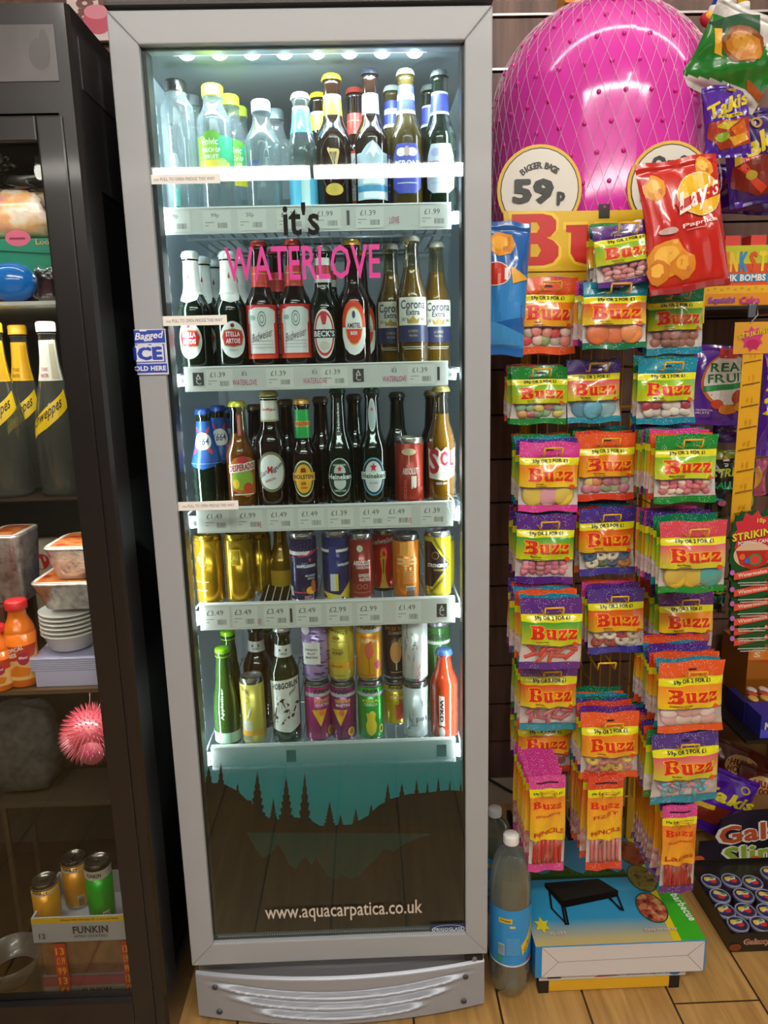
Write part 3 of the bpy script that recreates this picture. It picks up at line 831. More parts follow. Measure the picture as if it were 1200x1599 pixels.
STAR = [(0.5+0.5*math.sin(2*PI*i/10)*(1 if i % 2 == 0 else .42), 0.5+0.5*math.cos(2*PI*i/10)*(1 if i % 2 == 0 else .42)) for i in range(10)]
def L_heine(): return [('e',0,.27,.86,.165,'#b9bdb4'), ('e',0,.27,.80,.155,'#123a26'), ('t','HEINEKEN ORIGINAL',0,.375,.016,.9,'#cfd4cb',.02), ('e',0,.315,.40,.065,'#c4c8c0'), ('e',0,.225,.42,.06,'#c4c8c0'), ('r',-.94,.245,.94,.305,'#1c2a22'), ('t','Heineken',0,.275,.046,1.65,'#e4e6e0',.04), ('o',[STAR],'star',0,.345,.055,.36,'#d3283c'), ('t','PURE MALT LAGER',0,.155,.016,.8,'#cfd4cb',.02)]
def L_silver(): return [('e',0,.27,.84,.165,'#5f9ab0'), ('e',0,.27,.77,.152,'#27343c'), ('e',0,.27,.62,.135,'#c9ced0'), ('r',-.94,.245,.94,.31,'#d9ded9'), ('t','Heineken',0,.277,.046,1.65,'#2f6a42',.04), ('o',[STAR],'star',0,.355,.08,.50,'#d3283c'), ('t','SILVER',0,.215,.018,.6,'#7c8488',.02)]
def L_sol(): return [('p',[(-1.0,.50),(-.6,.47),(-.3,.51),(0,.47),(.3,.51),(.6,.47),(1.0,.50),(.95,.26),(.2,.22),(-.9,.24)],'#cfc8b8'), ('t','S',-.5,.385,.22,.75,'#a8283a',.05), ('t','OL',.42,.41,.13,.95,'#a8283a',.06), ('e',.4,.285,.4,.035,'#b9b2a4'), ('t','DESDE 1899',0,.195,.02,.7,'#d8d2c4')]
def L_guin(): return [('ring',0,.36,.82,.20,.02,'#7a6338'), ('p',[(-.36,.46),(-.30,.475),(-.2,.465),(.3,.46),(.34,.44),(.28,.40),(.10,.30),(.02,.30),(-.04,.345),(-.22,.42)],'#d9b36a'), ('p',[(-.22,.44),(.18,.44),(.05,.33)],'#2a1c10'), ('r',-.04,.33,.0,.45,'#e6c680'), ('r',-.12,.38,-.09,.45,'#e6c680'), ('r',.06,.36,.09,.45,'#e6c680'), ('e',0,.17,.5,.045,'#c9a83c')]
def L_coors(): return [('r',-1.1,.09,1.1,.42,'#b9d3dc'), ('p',[(-1.1,.30),(-1.1,.40),(-.7,.42),(-.35,.47),(0,.50),(.25,.48),(.6,.43),(1.1,.39),(1.1,.28)],'#a9bcc6'), ('p',[(-.45,.40),(-.1,.46),(0,.50),(.2,.47),(.45,.40),(.2,.42),(.05,.38),(-.15,.42)],'#eef2f4'), ('t','Coors',0,.265,.06,1.2,'#c8485c',.03,0,.2), ('r',-1.1,.15,1.1,.19,'#3f8fb8'), ('r',-.6,.10,.8,.145,'#e8eef0'), ('r',-.6,.20,.8,.235,'#e8eef0')]
def L_peroni(c='#3f49a8', t='#e8e6ea', e2='#4a55b0'): return [('p',[(-.95,.26),(-.85,.40),(-.6,.48),(.6,.48),(.85,.40),(.95,.26),(.9,.17),(.5,.13),(-.5,.13),(-.9,.17)],c), ('e',-.32,.42,.3,.03,t), ('e',.32,.42,.3,.03,t), ('e',0,.425,.16,.035,'#c9a9a4'), ('t','PERONI',0,.335,.055,1.45,t if t != '#8b90b8' else '#8a6a78',.02), ('t','NASTRO AZZURRO',0,.25,.022,1.2,t,.02), ('r',-.6,.20,.6,.205,t)]
def NK(c0, c1, z0=.70, z1=.86, band=None, word=None, wc='#e8e8e4'):
    a = [('r',-PI,z0,PI,z1,c0)]
    if band: a += [('r',-PI,b_[0],PI,b_[1],c1) for b_ in band]
    if word: a.append(('t',word,0,(z0+z1)/2,.03,1.7,wc,.03))
    return a

BEER = {}
def beer(kind, x, y, z, h, r=0.0305, ang=0.0, label=None, group=None, labels=True):
    K = dict(
        stella=(GREEN, .52, .72, .0135, '#e8e7e2', L_stella, N_stella()),
        bud=(AMBER, .52, .70, .0135, '#b23a30', L_bud, NK('#c8342c', '#d8b060', .66, .82, [(.70,.705),(.76,.765)])),
        becks=(GREEN, .50, .70, .0135, '#6b6b66', L_becks, NK('#dcdad4', '#b62a34', .72, .92, [(.78,.86)]) + [('t',"BECK'S",0,.69,.02,1.3,'#d8d4cc',.03)]),
        amstel=(AMBER, .52, .70, .0135, '#c89a3c', L_amstel, None),
        corona=(None, .50, .80, .0130, '#b8b4a4', L_corona, None),
        k1664=(GREEN, .42, .80, .0135, '#2a4a92', L_1664, None),
        desp=(None, .50, .72, .0140, '#c7c043', L_desp, [('r',-.25,.70,.25,.90,'#b0404a'), ('t','DESPERADOS',0,.80,.22,.17,'#e0b8a0',.03,PI/2)]),
        sanmig=(AMBER, .58, .74, .0150, '#b9ae62', L_sanmig, NK('#d6d2c4', '#a89868', .76, .96, [(.76,.775)], 'SanMiguel', '#b8303c')),
        holsten=(AMBER, .50, .66, .0135, '#c9964a', L_holsten, NK('#26a34c', '#e09a3c', .66, .92, [(.765,.815)]) + [('t','HOLSTEN',0,.79,.032,1.9,'#8c2a1c',.05)]),
        heine=(GREEN, .48, .70, .0130, '#2b4a36', L_heine, [('r',-.3,.62,.3,.96,'#1c2a22'), ('t','Heineken',0,.77,.30,.24,'#dfe2dc',.05,PI/2)]),
        silver=(GREEN, .48, .70, .0130, '#2b4a36', L_silver, [('e',0,.79,.5,.14,'#cfd6d6'), ('e',0,.79,.42,.125,'#a8b4b4'), ('o',[STAR],'star',0,.84,.04,.5,'#c8283c')]),
        sol=(None, .50, .78, .0140, '#a89858', L_sol, None),
        guin=(AMBER, .54, .72, .0145, '#e2c42c', L_guin, NK('#e8c22a', '#f0eee4', .72, .845, [(.845,.865)])),
        coors=(AMBER, .52, .70, .0130, '#3c3e48', L_coors, NK('#b9c3cc', '#8ea6c8', .70, .84, [(.70,.715)], 'Coors', '#c86a80')),
        peroni=(liquid('#3f3414', .88), .52, .74, .0135, '#d8d8cc', L_peroni, NK('#3a46a8', '#e6e6e4', .70, .90, [(.70,.725),(.80,.84)], None)),
        peroni0=(GREEN, .52, .74, .0135, '#8e9290', lambda: L_peroni('#aeb6c4', '#8b90b8'), NK('#3a46a8', '#c8ccd2', .70, .86, [(.70,.72),(.845,.86)])),
        dark=(GREEN, .50, .70, .0135, '#3a3d3a', None, None),
        brown=(AMBER, .50, .70, .0135, '#6b5a3a', None, None),
    )
    m, s0, s1, nk, capc, lf, nl = K[kind]
    prof = bottle_profile(r, h, nk, s0, s1)
    if kind in ('corona', 'sol', 'desp'):
        d = Drink('beer_bottle', prof, clear_mat('beer_flint_glass', '#d9d2b4', 0.3, 0.9, 0.03))
        ip = [(max(q[0]-0.002, 0.001), q[1]+0.001) for q in prof if q[1] < h*0.80]
        g = G(); g.lathe(ip, liquid({'corona': '#94762c', 'sol': '#a67c22', 'desp': '#b4702a'}[kind], 0.72), 24); g.build('beer', d.root)
    else: d = Drink('beer_bottle', prof, m)
    crown_cap(d.root, nk*0.98, h, mat(capc, 0.3, 0.5))
    if lf and labels: d.lab(lf(), ang, 'front_label')
    if nl: d.lab(nl, ang, 'neck_label')
    d.at(x, y, z)
    if label: d.tag(label, 'bottle', group)
    return d

def can_profile(r, h):
    return [(r*0.78, 0), (r*0.86, 0.002), (r, 0.010), (r, h-0.011), (r*0.88, h-0.002), (r*0.90, h), (r*0.84, h), (r*0.82, h-0.004), (r*0.8, h-0.0045)]
def can(x, y, z, h, r, body, layers, ang=0.0, label=None, group=None, lid='#c4c5c8', metal=0.35, name='drink_can'):
    prof = can_profile(r, h); bm_ = body if not isinstance(body, str) else mat(body, 0.28, metal, 0.3)
    d = Drink(name, prof[:4], [TIN, TIN, bm_], 32, height=h); d.prof = prof
    g = G(); g.lathe([(r, h-0.011), (r*0.90, h-0.0025), (r*0.91, h-0.0005), (r*0.86, h), (r*0.83, h-0.004), (0.0001, h-0.0042)], mat(lid, 0.25, 0.9), 32); ld = g.build('lid', d.root)
    g = G(); g.tube([(0.0055*math.cos(a)*1.0, -0.006+0.008*math.sin(a), h-0.0022) for a in [2*PI*i/12 for i in range(12)]], 0.0009, mat(lid, 0.25, 0.9), 5, True); g.build('pull_tab', ld)
    if layers: d.lab(layers, ang, 'printed_label', gv=None)
    d.at(x, y, z)
    if label: d.tag(label, 'can', group)
    return d

def pos(px, py, row, s, ytop, r):
    """row 0 stands right behind the price strip, row 1 behind that"""
    Y = YS + 0.014 + r + row*(2*r+0.006); p = at(px, py, Y); q = at(px, ytop, Y)
    return max(-.264+r, min(.264-r, p.x)), Y, SH[s]+0.0005, q.z-SH[s]-0.0005

# ---- top shelf
def water(name, px, py, ytop, row, r, capc, capr, m, label, group=None, s0=.72, s1=.86, liq=None, hc=0.022):
    x, Y, z, h = pos(px, py, row, 0, ytop, r)
    prof = [(r*0.8, 0), (r*0.97, 0.004), (r, 0.012), (r*0.985, h*0.2), (r, h*0.24), (r*0.985, h*0.28), (r, h*0.34)]
    for i in range(9): prof.append((smooth(r, capr*0.95, i/8), h*(s0+(s1-s0)*i/8)))
    prof += [(capr*0.92, h-hc), (capr*1.05, h-hc+0.001), (capr*0.85, h-hc+0.002)]
    d = Drink('water_bottle', prof, m); d.h = h
    screw_cap(d.root, capr, h, hc-0.003, capc if not isinstance(capc, str) else mat(capc, 0.4))
    if liq:
        g = G(); g.lathe([(q[0]-0.0015, q[1]+0.001) for q in prof if q[1] < h*0.74], liq, 24); g.build('water', d.root)
    d.at(x, Y, z).tag(label, 'bottle', group)
    return d
WAT = clear_mat('still_water', '#eaf2f3', 0.12, 0.55, 0.10, 0.10)
d = water('w', 280, 220, 127, 0, 0.029, clear_mat('smoky_cap', '#5b6466', 0.5, 0.5, 0.2), 0.019, CLEAR, 'tall clear plastic water bottle with dark cap and upright AQUA lettering, leftmost on top shelf', s0=.80, s1=.90, liq=WAT)
ly = [('t', c, -.18, .66-i*.055, .034, .16, '#454d52', .02) for i, c in enumerate('AQUA')] + [('ring', -.18, .40, .26, .055, .04, '#dfe5e6'), ('r', -.42, .345, .06, .45, '#6d7a80'), ('t', 'A', -.18, .42, .035, .16, '#e6ecec', .01), ('t', 'C', -.18, .375, .035, .16, '#e6ecec', .01), ('r', -.40, .07, .05, .20, '#2f6a60')]
d.lab(ly, 0.0)
for px, py, yt, row, lb in ((302, 222, 150, 1, 'clear plastic water bottle behind the tall AQUA bottle on the top shelf'),):
    water('w', px, py, yt, row, 0.029, mat('#3a4244', 0.4), 0.016, CLEAR, lb)
VOL = [('r',-1.3,.30,1.3,.60,'#8fc43a'), ('p',[(.1,.60),(1.3,.60),(1.3,.30),(.6,.30),(.3,.42)],'#37a878'), ('e',-.1,.60,.5,.035,'#5d9f30'), ('t','Volvic',-.25,.555,.05,1.0,'#e6f0dc',.01), ('t','TOUCH OF',-.2,.49,.032,1.1,'#f0f5e6',.03), ('t','FRUIT',-.15,.44,.032,.75,'#f0f5e6',.03), ('p',[(-.9,.415),(.2,.42),(.9,.40),(.8,.28),(-.9,.28)],'#e6d23a'), ('e',.45,.39,.28,.04,'#b8d868')]
d = water('w', 337, 225, 134, 0, 0.031, '#d3ea1e', 0.0185, CLEAR, 'water bottle with lime green cap and green lemon label, front row of top shelf', liq=WAT); d.lab(VOL, 0.05)
d = water('w', 362, 230, 150, 1, 0.031, '#c6de2e', 0.0185, CLEAR, 'lime-capped bottle half hidden behind the green-labelled water bottle', s0=.66, s1=.84); d.lab(VOL, 0.5)
water('w', 374, 230, 168, 2, 0.031, '#b6cc38', 0.0185, CLEAR, 'furthest back of the three lime-capped water bottles on top shelf', s0=.66, s1=.84)
d = water('w', 411, 235, 158, 0, 0.032, '#b9d2e2', 0.0165, CLEAR, 'clear water bottle with pale blue cap and dark blue sideways lettering', s0=.62, s1=.84, liq=WAT); d.lab([('t','ACK',-.50,.43,.075,.75,'#28489c',.05), ('t','BURN',.28,.43,.20,.11,'#8f9ca0',.04,PI/2), ('ring',.28,.43,.16,.13,.05,'#b8c4c8')])
water('w', 432, 235, 172, 1, 0.032, '#3c4648', 0.0165, CLEAR, 'clear bottle with dark cap behind the pale blue capped water bottle', s0=.62, s1=.84)
# blue and white neck alcopop
x, Y, z, h = pos(472, 225, 0, 0, 150, 0.0255)
d = Drink('drink_bottle', bottle_profile(0.0255, h, 0.0135, .50, .84), CGLASS); crown_cap(d.root, 0.0135, h, mat('#e8e9ea', 0.3, 0.3))
d.lab([('r',-PI,.68,PI,.88,'#4aa6cc'), ('r',-PI,.88,PI,.90,'#e6eef2'), ('p',[(-.3,.72),(0,.82),(.3,.72),(.1,.75),(-.1,.7)],'#e6eef2')], 0, 'neck_label'); d.lab([('r',-1.4,.05,1.4,.30,'#5cb6d6'), ('r',-.1,.05,.5,.30,'#bfe0e0')], 0)
g = G(); g.lathe([(q[0]-0.0015, q[1]+0.001) for q in d.prof if q[1] < h*0.72], clear_mat('pale_spirit', '#c6dee0', 0.2, 0.5, 0.1), 24); g.build('drink', d.root)
d.at(x, Y, z).tag('small clear bottle with sky blue neck band between water and yellow-capped stout', 'bottle')

ROWS = [
 # kind, px, py, shelf, ytop, row, r, ang, label
 ('guin', 521, 220, 0, 121, 0, .0315, .0, 'dark stout bottle with yellow cap, yellow neck band and gold harp'),
 ('coors', 580, 220, 0, 112, 0, .0300, .05, 'lager bottle with silver neck band and snowy mountain label'),
 ('peroni', 635, 220, 0, 113, 0, .0305, -.05, 'golden lager bottle with deep blue label and white cap'),
 ('peroni0', 693, 220, 0, 115, 0, .0300, -.05, 'lager bottle with pale grey oval label, rightmost on the top shelf'),
 ('guin', 500, 225, 0, 150, 1, .0315, .1, 'yellow-necked stout bottle in the second row behind the harp bottle'),
 ('bud', 556, 225, 0, 142, 1, .0300, .0, 'red-necked bottle in the second row behind the mountain-label lager'),
 ('peroni', 614, 225, 0, 139, 1, .0305, .0, 'blue-necked lager bottle in the row behind the golden blue-label bottle'),
 ('peroni0', 672, 225, 0, 138, 1, .0300, .0, 'blue-necked lager bottle in the row behind the pale grey label bottle'),
 ('stella', 304, 500, 1, 396, 0, .0305, -.22, 'green lager bottle with white foil neck, leftmost on the second shelf'),
 ('stella', 361, 500, 1, 396, 0, .0305, .22, 'green lager bottle with white foil neck beside the red-label beers'),
 ('stella', 322, 500, 1, 404, 1, .0305, .0, 'white-foil lager bottle in the row behind the leftmost one'),
 ('stella', 340, 500, 1, 409, 2, .0305, .0, 'white-foil lager bottle furthest back between the two front ones'),
 ('stella', 376, 500, 1, 405, 1, .0305, .0, 'white-foil lager bottle in the row behind the right-hand one'),
 ('bud', 410, 500, 1, 380, 0, .0295, .04, 'left one of two beer bottles with big red and white labels'),
 ('bud', 462, 500, 1, 378, 0, .0295, .04, 'right one of two beer bottles with big red and white labels'),
 ('bud', 436, 500, 1, 392, 1, .0295, .0, 'red-necked beer bottle in the row behind the two red-label ones'),
 ('becks', 507, 500, 1, 388, 0, .0285, .0, 'green bottle with oval red-ringed white label and black band'),
 ('amstel', 553, 500, 1, 378, 0, .0300, .0, 'brown bottle with red and white oval label and gold ring'),
 ('amstel', 564, 500, 1, 395, 1, .0300, .35, 'brown bottle peeking out behind the red and white oval label'),
 ('becks', 516, 500, 1, 398, 1, .0285, .0, 'green bottle in the row behind the black-banded one'),
 ('corona', 644, 500, 1, 372, 0, .0300, .0, 'middle of three clear golden lager bottles with cream labels'),
 ('corona', 612, 500, 1, 385, 1, .0300, -.1, 'left of three clear golden lager bottles with cream labels'),
 ('corona', 682, 500, 1, 382, 1, .0300, .05, 'right of three clear golden lager bottles with cream labels'),
 ('k1664', 323, 720, 2, 641, 0, .0290, -.1, 'short green bottle with blue 1664 neck sleeve, leftmost of third shelf'),
 ('k1664', 346, 720, 2, 636, 1, .0290, .2, 'second bottle with blue 1664 sleeve, behind the leftmost'),
 ('k1664', 362, 720, 2, 638, 2, .0290, .0, 'third blue-sleeved bottle, furthest back behind the leftmost'),
 ('desp', 376, 720, 2, 629, 0, .0300, .25, 'amber bottle with sunburst label and yellow cap on third shelf'),
 ('sanmig', 425, 720, 2, 613, 0, .0300, .05, 'brown bottle with white round label ringed in olive gold'),
 ('holsten', 475, 720, 2, 625, 0, .0265, .0, 'brown bottle with green neck foil and orange oval label'),
 ('heine', 531, 720, 2, 608, 0, .0280, .0, 'green bottle with dark green racetrack label and small red star'),
 ('silver', 583, 720, 2, 608, 0, .0280, .0, 'green bottle with silver oval label and large red star'),
 ('dark', 622, 720, 2, 615, 1, .0290, .0, 'plain dark green bottle behind the red cocktail can'),
 ('sol', 690, 720, 2, 606, 0, .0300, -.12, 'clear amber lager bottle with red swash lettering at right end of third shelf'),
 ('brown', 676, 720, 2, 612, 1, .0290, .0, 'dark brown bottle in the back row between the red can and clear bottle'),
 ('brown', 450, 720, 2, 626, 1, .0290, .0, 'brown bottle in the back row between white and orange label bottles'),
 ('brown', 504, 720, 2, 622, 1, .0290, .0, 'brown bottle in the back row left of the racetrack label bottle'),
 ('dark', 556, 720, 2, 618, 1, .0290, .0, 'green bottle in the back row between the two red star bottles'),
 ('brown', 402, 720, 2, 634, 2, .0290, .0, 'brown bottle in the back row between sunburst and white labels'),
]
GRP = {0: 'bottles on the top shelf', 1: 'beer bottles on the second shelf', 2: 'beer bottles on the third shelf'}
for kind, px, py, s, yt, row, r, ang, lb in ROWS:
    x, Y, z, h = pos(px, py, row, s, yt, r)
    beer(kind, x, Y, z, max(0.16, min(h, 0.262)), r, ang, lb, GRP[s])

def cpos(px, py, row, s, ytop, r, z0=None):
    Y = YS + 0.014 + r + row*(2*r+0.006); p = at(px, py, Y); zz = SH[s]+0.0005 if z0 is None else z0
    q = at(px, ytop+2, Y-r); return max(-.264+r, min(.264-r, p.x)), Y, zz, q.z-zz
# red cocktail can on the third shelf
x, Y, z, h = cpos(640, 735, 0, 2, 682, .0285)
can(x, Y, z, h, .0285, mat('#9a3020', 0.3, 0.3), [('t','ABSOLUT',0.0,.52,.10,1.1,'#d8cfc6',.04), ('e',-.1,.80,.5,.05,'#c9b28a'), ('r',-.12,.60,-.06,.78,'#c9b28a'), ('r',.05,.05,.42,.45,'#d3cbb8'), ('r',.5,.02,1.0,.28,'#b04a3a'), ('t','COCKTAIL',-.35,.24,.22,.34,'#c0605a',.02,PI/2)], 0, 'reddish brown cocktail can standing between silver-label and clear amber bottles', lid='#d6d2ca')
# crumpled clear film at the right end of the third shelf
g = G(); rr = random.Random(3); c = at(712, 790, 0.085)
cr = clear_mat('crinkled_film', '#e6e9ea', 0.6, 0.9, 0.08)
def crin(u, v): return (c.x-0.022+0.045*u+0.006*math.sin(9*v+3*u), 0.075+0.02*math.sin(7*u+5*v)+rr.uniform(-.003,.003), c.z-0.03+0.055*v+0.004*math.sin(11*u))
g.grid(crin, [i/12 for i in range(13)], [i/12 for i in range(13)], cr)
tag(g.build('plastic_film'), 'crumpled clear plastic film at the right end of the third price strip', 'packaging')

# ---- fourth shelf cans
GOLD = mat('#b98f1c', 0.22, 0.75, 0.2)
C4 = [
 (327, 890, 0, 836, .0285, GOLD, [('r',-1.2,.04,-.55,.95,'#c9a028'), ('ring',-.25,.68,.30,.11,.06,'#8c9a86'), ('t','AU',-.5,.68,.08,.4,'#7d9a90'), ('r',-.9,.36,.1,.37,'#9aa07c'), ('r',-.8,.24,.0,.25,'#9aa07c')], .0, 'plain gold can, leftmost on the fourth shelf'),
 (375, 890, 0, 834, .0285, GOLD, [('p',[(-.35,.58),(.25,.58),(.25,.80),(-.35,.80)],'#d9bb3c'), ('p',[(-.32,.59),(.22,.59),(.22,.79),(-.32,.79)],'#a8871a'), ('t','AU',-.1,.69,.07,.35,'#e6cc58'), ('r',-.7,.10,-.55,.92,'#d6b436')], .0, 'gold can with square outlined emblem, second on the fourth shelf'),
 (475, 888, 0, 832, .0270, '#1d2450', [('r',-1.5,.02,1.5,.18,'#c83a66'), ('r',-1.5,.70,1.5,.97,'#d8d0d0'), ('p',[(-1.5,.70),(-1.2,.655),(-.9,.69),(-.6,.665),(-.2,.71),(.2,.70),(.6,.76),(1.0,.75),(1.5,.79),(1.5,.72),(1.0,.70),(.4,.66),(-.2,.62),(-1.5,.63)],'#c02c5c'), ('p',[(-1.5,.66),(.2,.68),(1.5,.76),(1.5,.60),(-1.5,.60)],'#1d2450'), ('t','SANPELLEGRINO',.20,.545,.042,1.5,'#dfe0e6',.05), ('o',[STAR],'star',.45,.635,.07,.28,'#d8483a'), ('t','MELOGRANO',.45,.41,.03,.8,'#c9cad6',.03), ('t','ARANCIA',.5,.37,.03,.6,'#c9cad6',.03), ('e',.45,.20,.35,.055,'#e6a52c'), ('e',.65,.26,.2,.09,'#b8602c'), ('t','SPRITZ',.2,.10,.05,.5,'#e0a0b4',.02), ('r',-1.5,.03,-.95,.25,'#cfcfd0')] + [('e',-1.3+.23*(i % 12),.76+.055*(i//12)+.02*(i % 3),.04,.008,'#5a3a4a') for i in range(44)], .1, 'dark blue can with white speckled top and red wave, fourth shelf'),
 (525, 888, 0, 829, .0270, '#1d2a66', [('r',-1.5,.72,1.5,.97,'#d6d3c4'), ('p',[(-1.5,.66),(-.4,.68),(.4,.64),(1.5,.78),(1.5,.60),(-1.5,.60)],'#1d2a66'), ('p',[(-1.5,.18),(.2,.12),(.7,.22),(1.5,.34),(1.5,.02),(-1.5,.02)],'#d8bc34'), ('r',-.55,.42,-.02,.80,'#24377a'), ('r',-.50,.18,-.1,.42,'#c0c6c2'), ('r',-.1,.18,.08,.42,'#e0c43c'), ('t','SANPELLEGRINO',.62,.545,.036,1.1,'#dfe0e6',.05), ('r',-.45,.05,.3,.10,'#c9d2b8')], .1, 'blue and lemon yellow can turned to show its side, fourth shelf'),
 (565, 888, 0, 833, .0240, '#8c2a26', [('t','ABSOLUT',.15,.585,.07,1.5,'#e0d6d0',.05), ('t','COCKTAIL',.2,.52,.04,1.1,'#d8ccc6',.03), ('t','ESPRESSO',.3,.405,.05,.9,'#dcc8c0',.04), ('t','MARTINI',.3,.345,.05,.8,'#dcc8c0',.04), ('e',.0,.80,.25,.05,'#b8c0a8'), ('ring',-.1,.24,.2,.035,.2,'#c08078'), ('ring',.4,.24,.2,.035,.2,'#c08078'), ('r',-.6,.15,.8,.16,'#b06058'), ('r',-.6,.07,.8,.09,'#c08a80')], -.1, 'dark red slim cocktail can left of the tall bright red one'),
 (600, 885, 1, 826, .0290, '#c01420', [('t','Budweiser',-.05,.83,.09,1.9,'#e4d8d4',.02,0.04,.25), ('e',-.02,.62,.20,.075,'#b8842c'), ('e',.05,.63,.12,.045,'#c01420'), ('p',[(-.25,.56),(.20,.56),(.10,.36),(.18,.18),(.35,.07),(-.35,.07),(-.18,.18),(-.10,.36)],'#c8963c'), ('p',[(-.06,.54),(.06,.54),(.02,.30),(-.05,.30)],'#8c2a1c'), ('r',-1.2,.01,1.2,.06,'#2a1416')], -.05, 'bright red beer can with gold trophy, behind the orange can'),
 (635, 885, 0, 835, .0270, '#d8761c', [('r',-.55,.70,-.05,.90,'#e09a48'), ('r',.0,.68,.5,.92,'#e8a050'), ('r',-.8,.62,.7,.66,'#e6ae6c'), ('r',-.8,.56,.7,.60,'#e6ae6c'), ('e',-.15,.50,.1,.03,'#ecc08a'), ('e',.2,.50,.1,.03,'#ecc08a')] + [('r',-.35+.02*(i % 2),.45-i*.028,.45,.462-i*.028,'#e6ae6c') for i in range(7)] + [('r',-.15,.0,.55,.24,'#d0ccc0')] + [('r',-.10,.03+i*.022,.50,.042+i*.022,'#4f565a') for i in range(9)], .05, 'orange can turned to show its barcode panel, fourth shelf', '#8a8c8e'),
 (684, 883, 0, 829, .0270, mat('#c2b02c', 0.25, 0.5), [('p',[(-1.6,.86),(-.9,.86),(-.2,.66),(.55,.52),(-.2,.38),(-.9,.20),(-1.6,.20)],'#241a22'), ('ring',-.62,.66,.26,.055,.14,'#b89a34'), ('t','STRONGBOW',-.45,.515,.055,1.6,'#dcd8d4',.03), ('t','ORIGINAL',-.35,.45,.03,.8,'#b89a34',.03), ('p',[(-1.0,.14),(-.2,.30),(.55,.45),(.55,.43),(-.2,.27),(-1.0,.11)],'#5c5018'), ('p',[(-.7,.92),(.0,.70),(.58,.56),(.58,.54),(.0,.67),(-.75,.90)],'#5c5018')], .35, 'lime and black cider can near the right end of the fourth shelf'),
 (713, 883, 1, 836, .0270, mat('#c2b02c', 0.25, 0.5), [('p',[(-1.6,.98),(.6,.98),(.6,.52),(0,.24),(-1.6,.16)],'#201820'), ('t','ST',-.05,.53,.06,.3,'#cac6c2',.03)], -.4, 'dark cider can tucked behind at the far right of the fourth shelf'),
]
for t in C4:
    px, py, row, yt, r, body, lay, ang, lb = t[:9]
    x, Y, z, h = cpos(px, py, row, 3, yt, r)
    can(x, Y, z, h, r, body, lay, ang, lb, 'cans on the fourth shelf', lid=t[9] if len(t) > 9 else ('#b9952a' if body is GOLD else '#c4c5c8'))
for px, yt, row, lb in ((404, 832, 1, 'gold can in the row behind, right of the square-emblem gold can'),):
    x, Y, z, h = cpos(px, 880, row, 3, yt, .0285); can(x, Y, z, h, .0285, GOLD, [('r',.2,.1,.3,.9,'#d6b436')], 0, lb, 'cans on the fourth shelf', lid='#b9952a')
# gold wine-style bottle
x, Y, z, h = pos(440, 880, 1, 3, 815, .028)
GB = mat('#8a6a1c', 0.15, 0.6, 0.4)
d = Drink('sparkling_bottle', bottle_profile(.028, 0.178, .012, .34, .62), GB); d.lab([('r',-.35,.62,.25,.93,'#b3902c'), ('t','IL CORTE',-.05,.78,.26,.24,'#6a5518',.04,PI/2), ('r',-.8,.06,.8,.30,'#a8841e')], 0)
d.at(x, Y, z).tag('gold foil sparkling bottle standing behind the black striped pusher', 'bottle')
# black shelf pusher with white stripes
p0 = at(404, 946, 0.085); p1 = at(453, 946, 0.085)
g = G(); a0 = at(412, 918, 0.135)
zt_ = SH[3]
vs = [(p0.x, .083, zt_), (p1.x, .083, zt_), (p1.x, .15, zt_+0.018), (p0.x+0.006, .15, zt_+0.018)]
g.add(vs+[(x_, y_, z_+0.004) for x_, y_, z_ in vs], [(3,2,1,0),(4,5,6,7),(0,1,5,4),(1,2,6,5),(2,3,7,6),(3,0,4,7)], mat('#16120f', 0.4), flat=True)
for k in range(4):
    f = 0.16+k*0.24; xa = p0.x+(p1.x-p0.x)*f
    g.add([(xa,.083,zt_+.0046),(xa+.0022,.083,zt_+.0046),(xa+.0052,.15,zt_+.0226),(xa+.003,.15,zt_+.0226)], [(0,1,2,3)], mat('#c8c4bc', 0.4), flat=True)
tag(g.build('shelf_pusher'), 'small black ramp with white stripes lying on the fourth shelf', 'shelf fitting')

# ---- fifth shelf
def b5(px, py, row, yt, r): return pos(px, py, row, 4, yt, r)
APG = liquid('#35561a', 0.9)
for px, yt, row, ang, lb in ((352, 1012, 0, -.1, 'green glass apple drink bottle with lime cap, front left of lowest shelf'), (362, 985, 1, .1, 'second green apple drink bottle behind the front left one')):
    x, Y, z, h = b5(px, 1080, row, yt, .0270)
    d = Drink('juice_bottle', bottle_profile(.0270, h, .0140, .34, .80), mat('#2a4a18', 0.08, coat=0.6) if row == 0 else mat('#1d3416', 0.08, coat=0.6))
    screw_cap(d.root, .0150, h+0.002, .018, mat('#7ec41e', 0.3, 0.4))
    d.lab([('t','Appletiser',0,.46,.30,.32,'#cfdcc8',.02,PI/2)], ang); d.lab([('r',-PI,.05,PI,.16,'#a9cdb0')], 0, 'base_band')
    d.at(x, Y, z).tag(lb, 'bottle', 'green apple drink bottles')
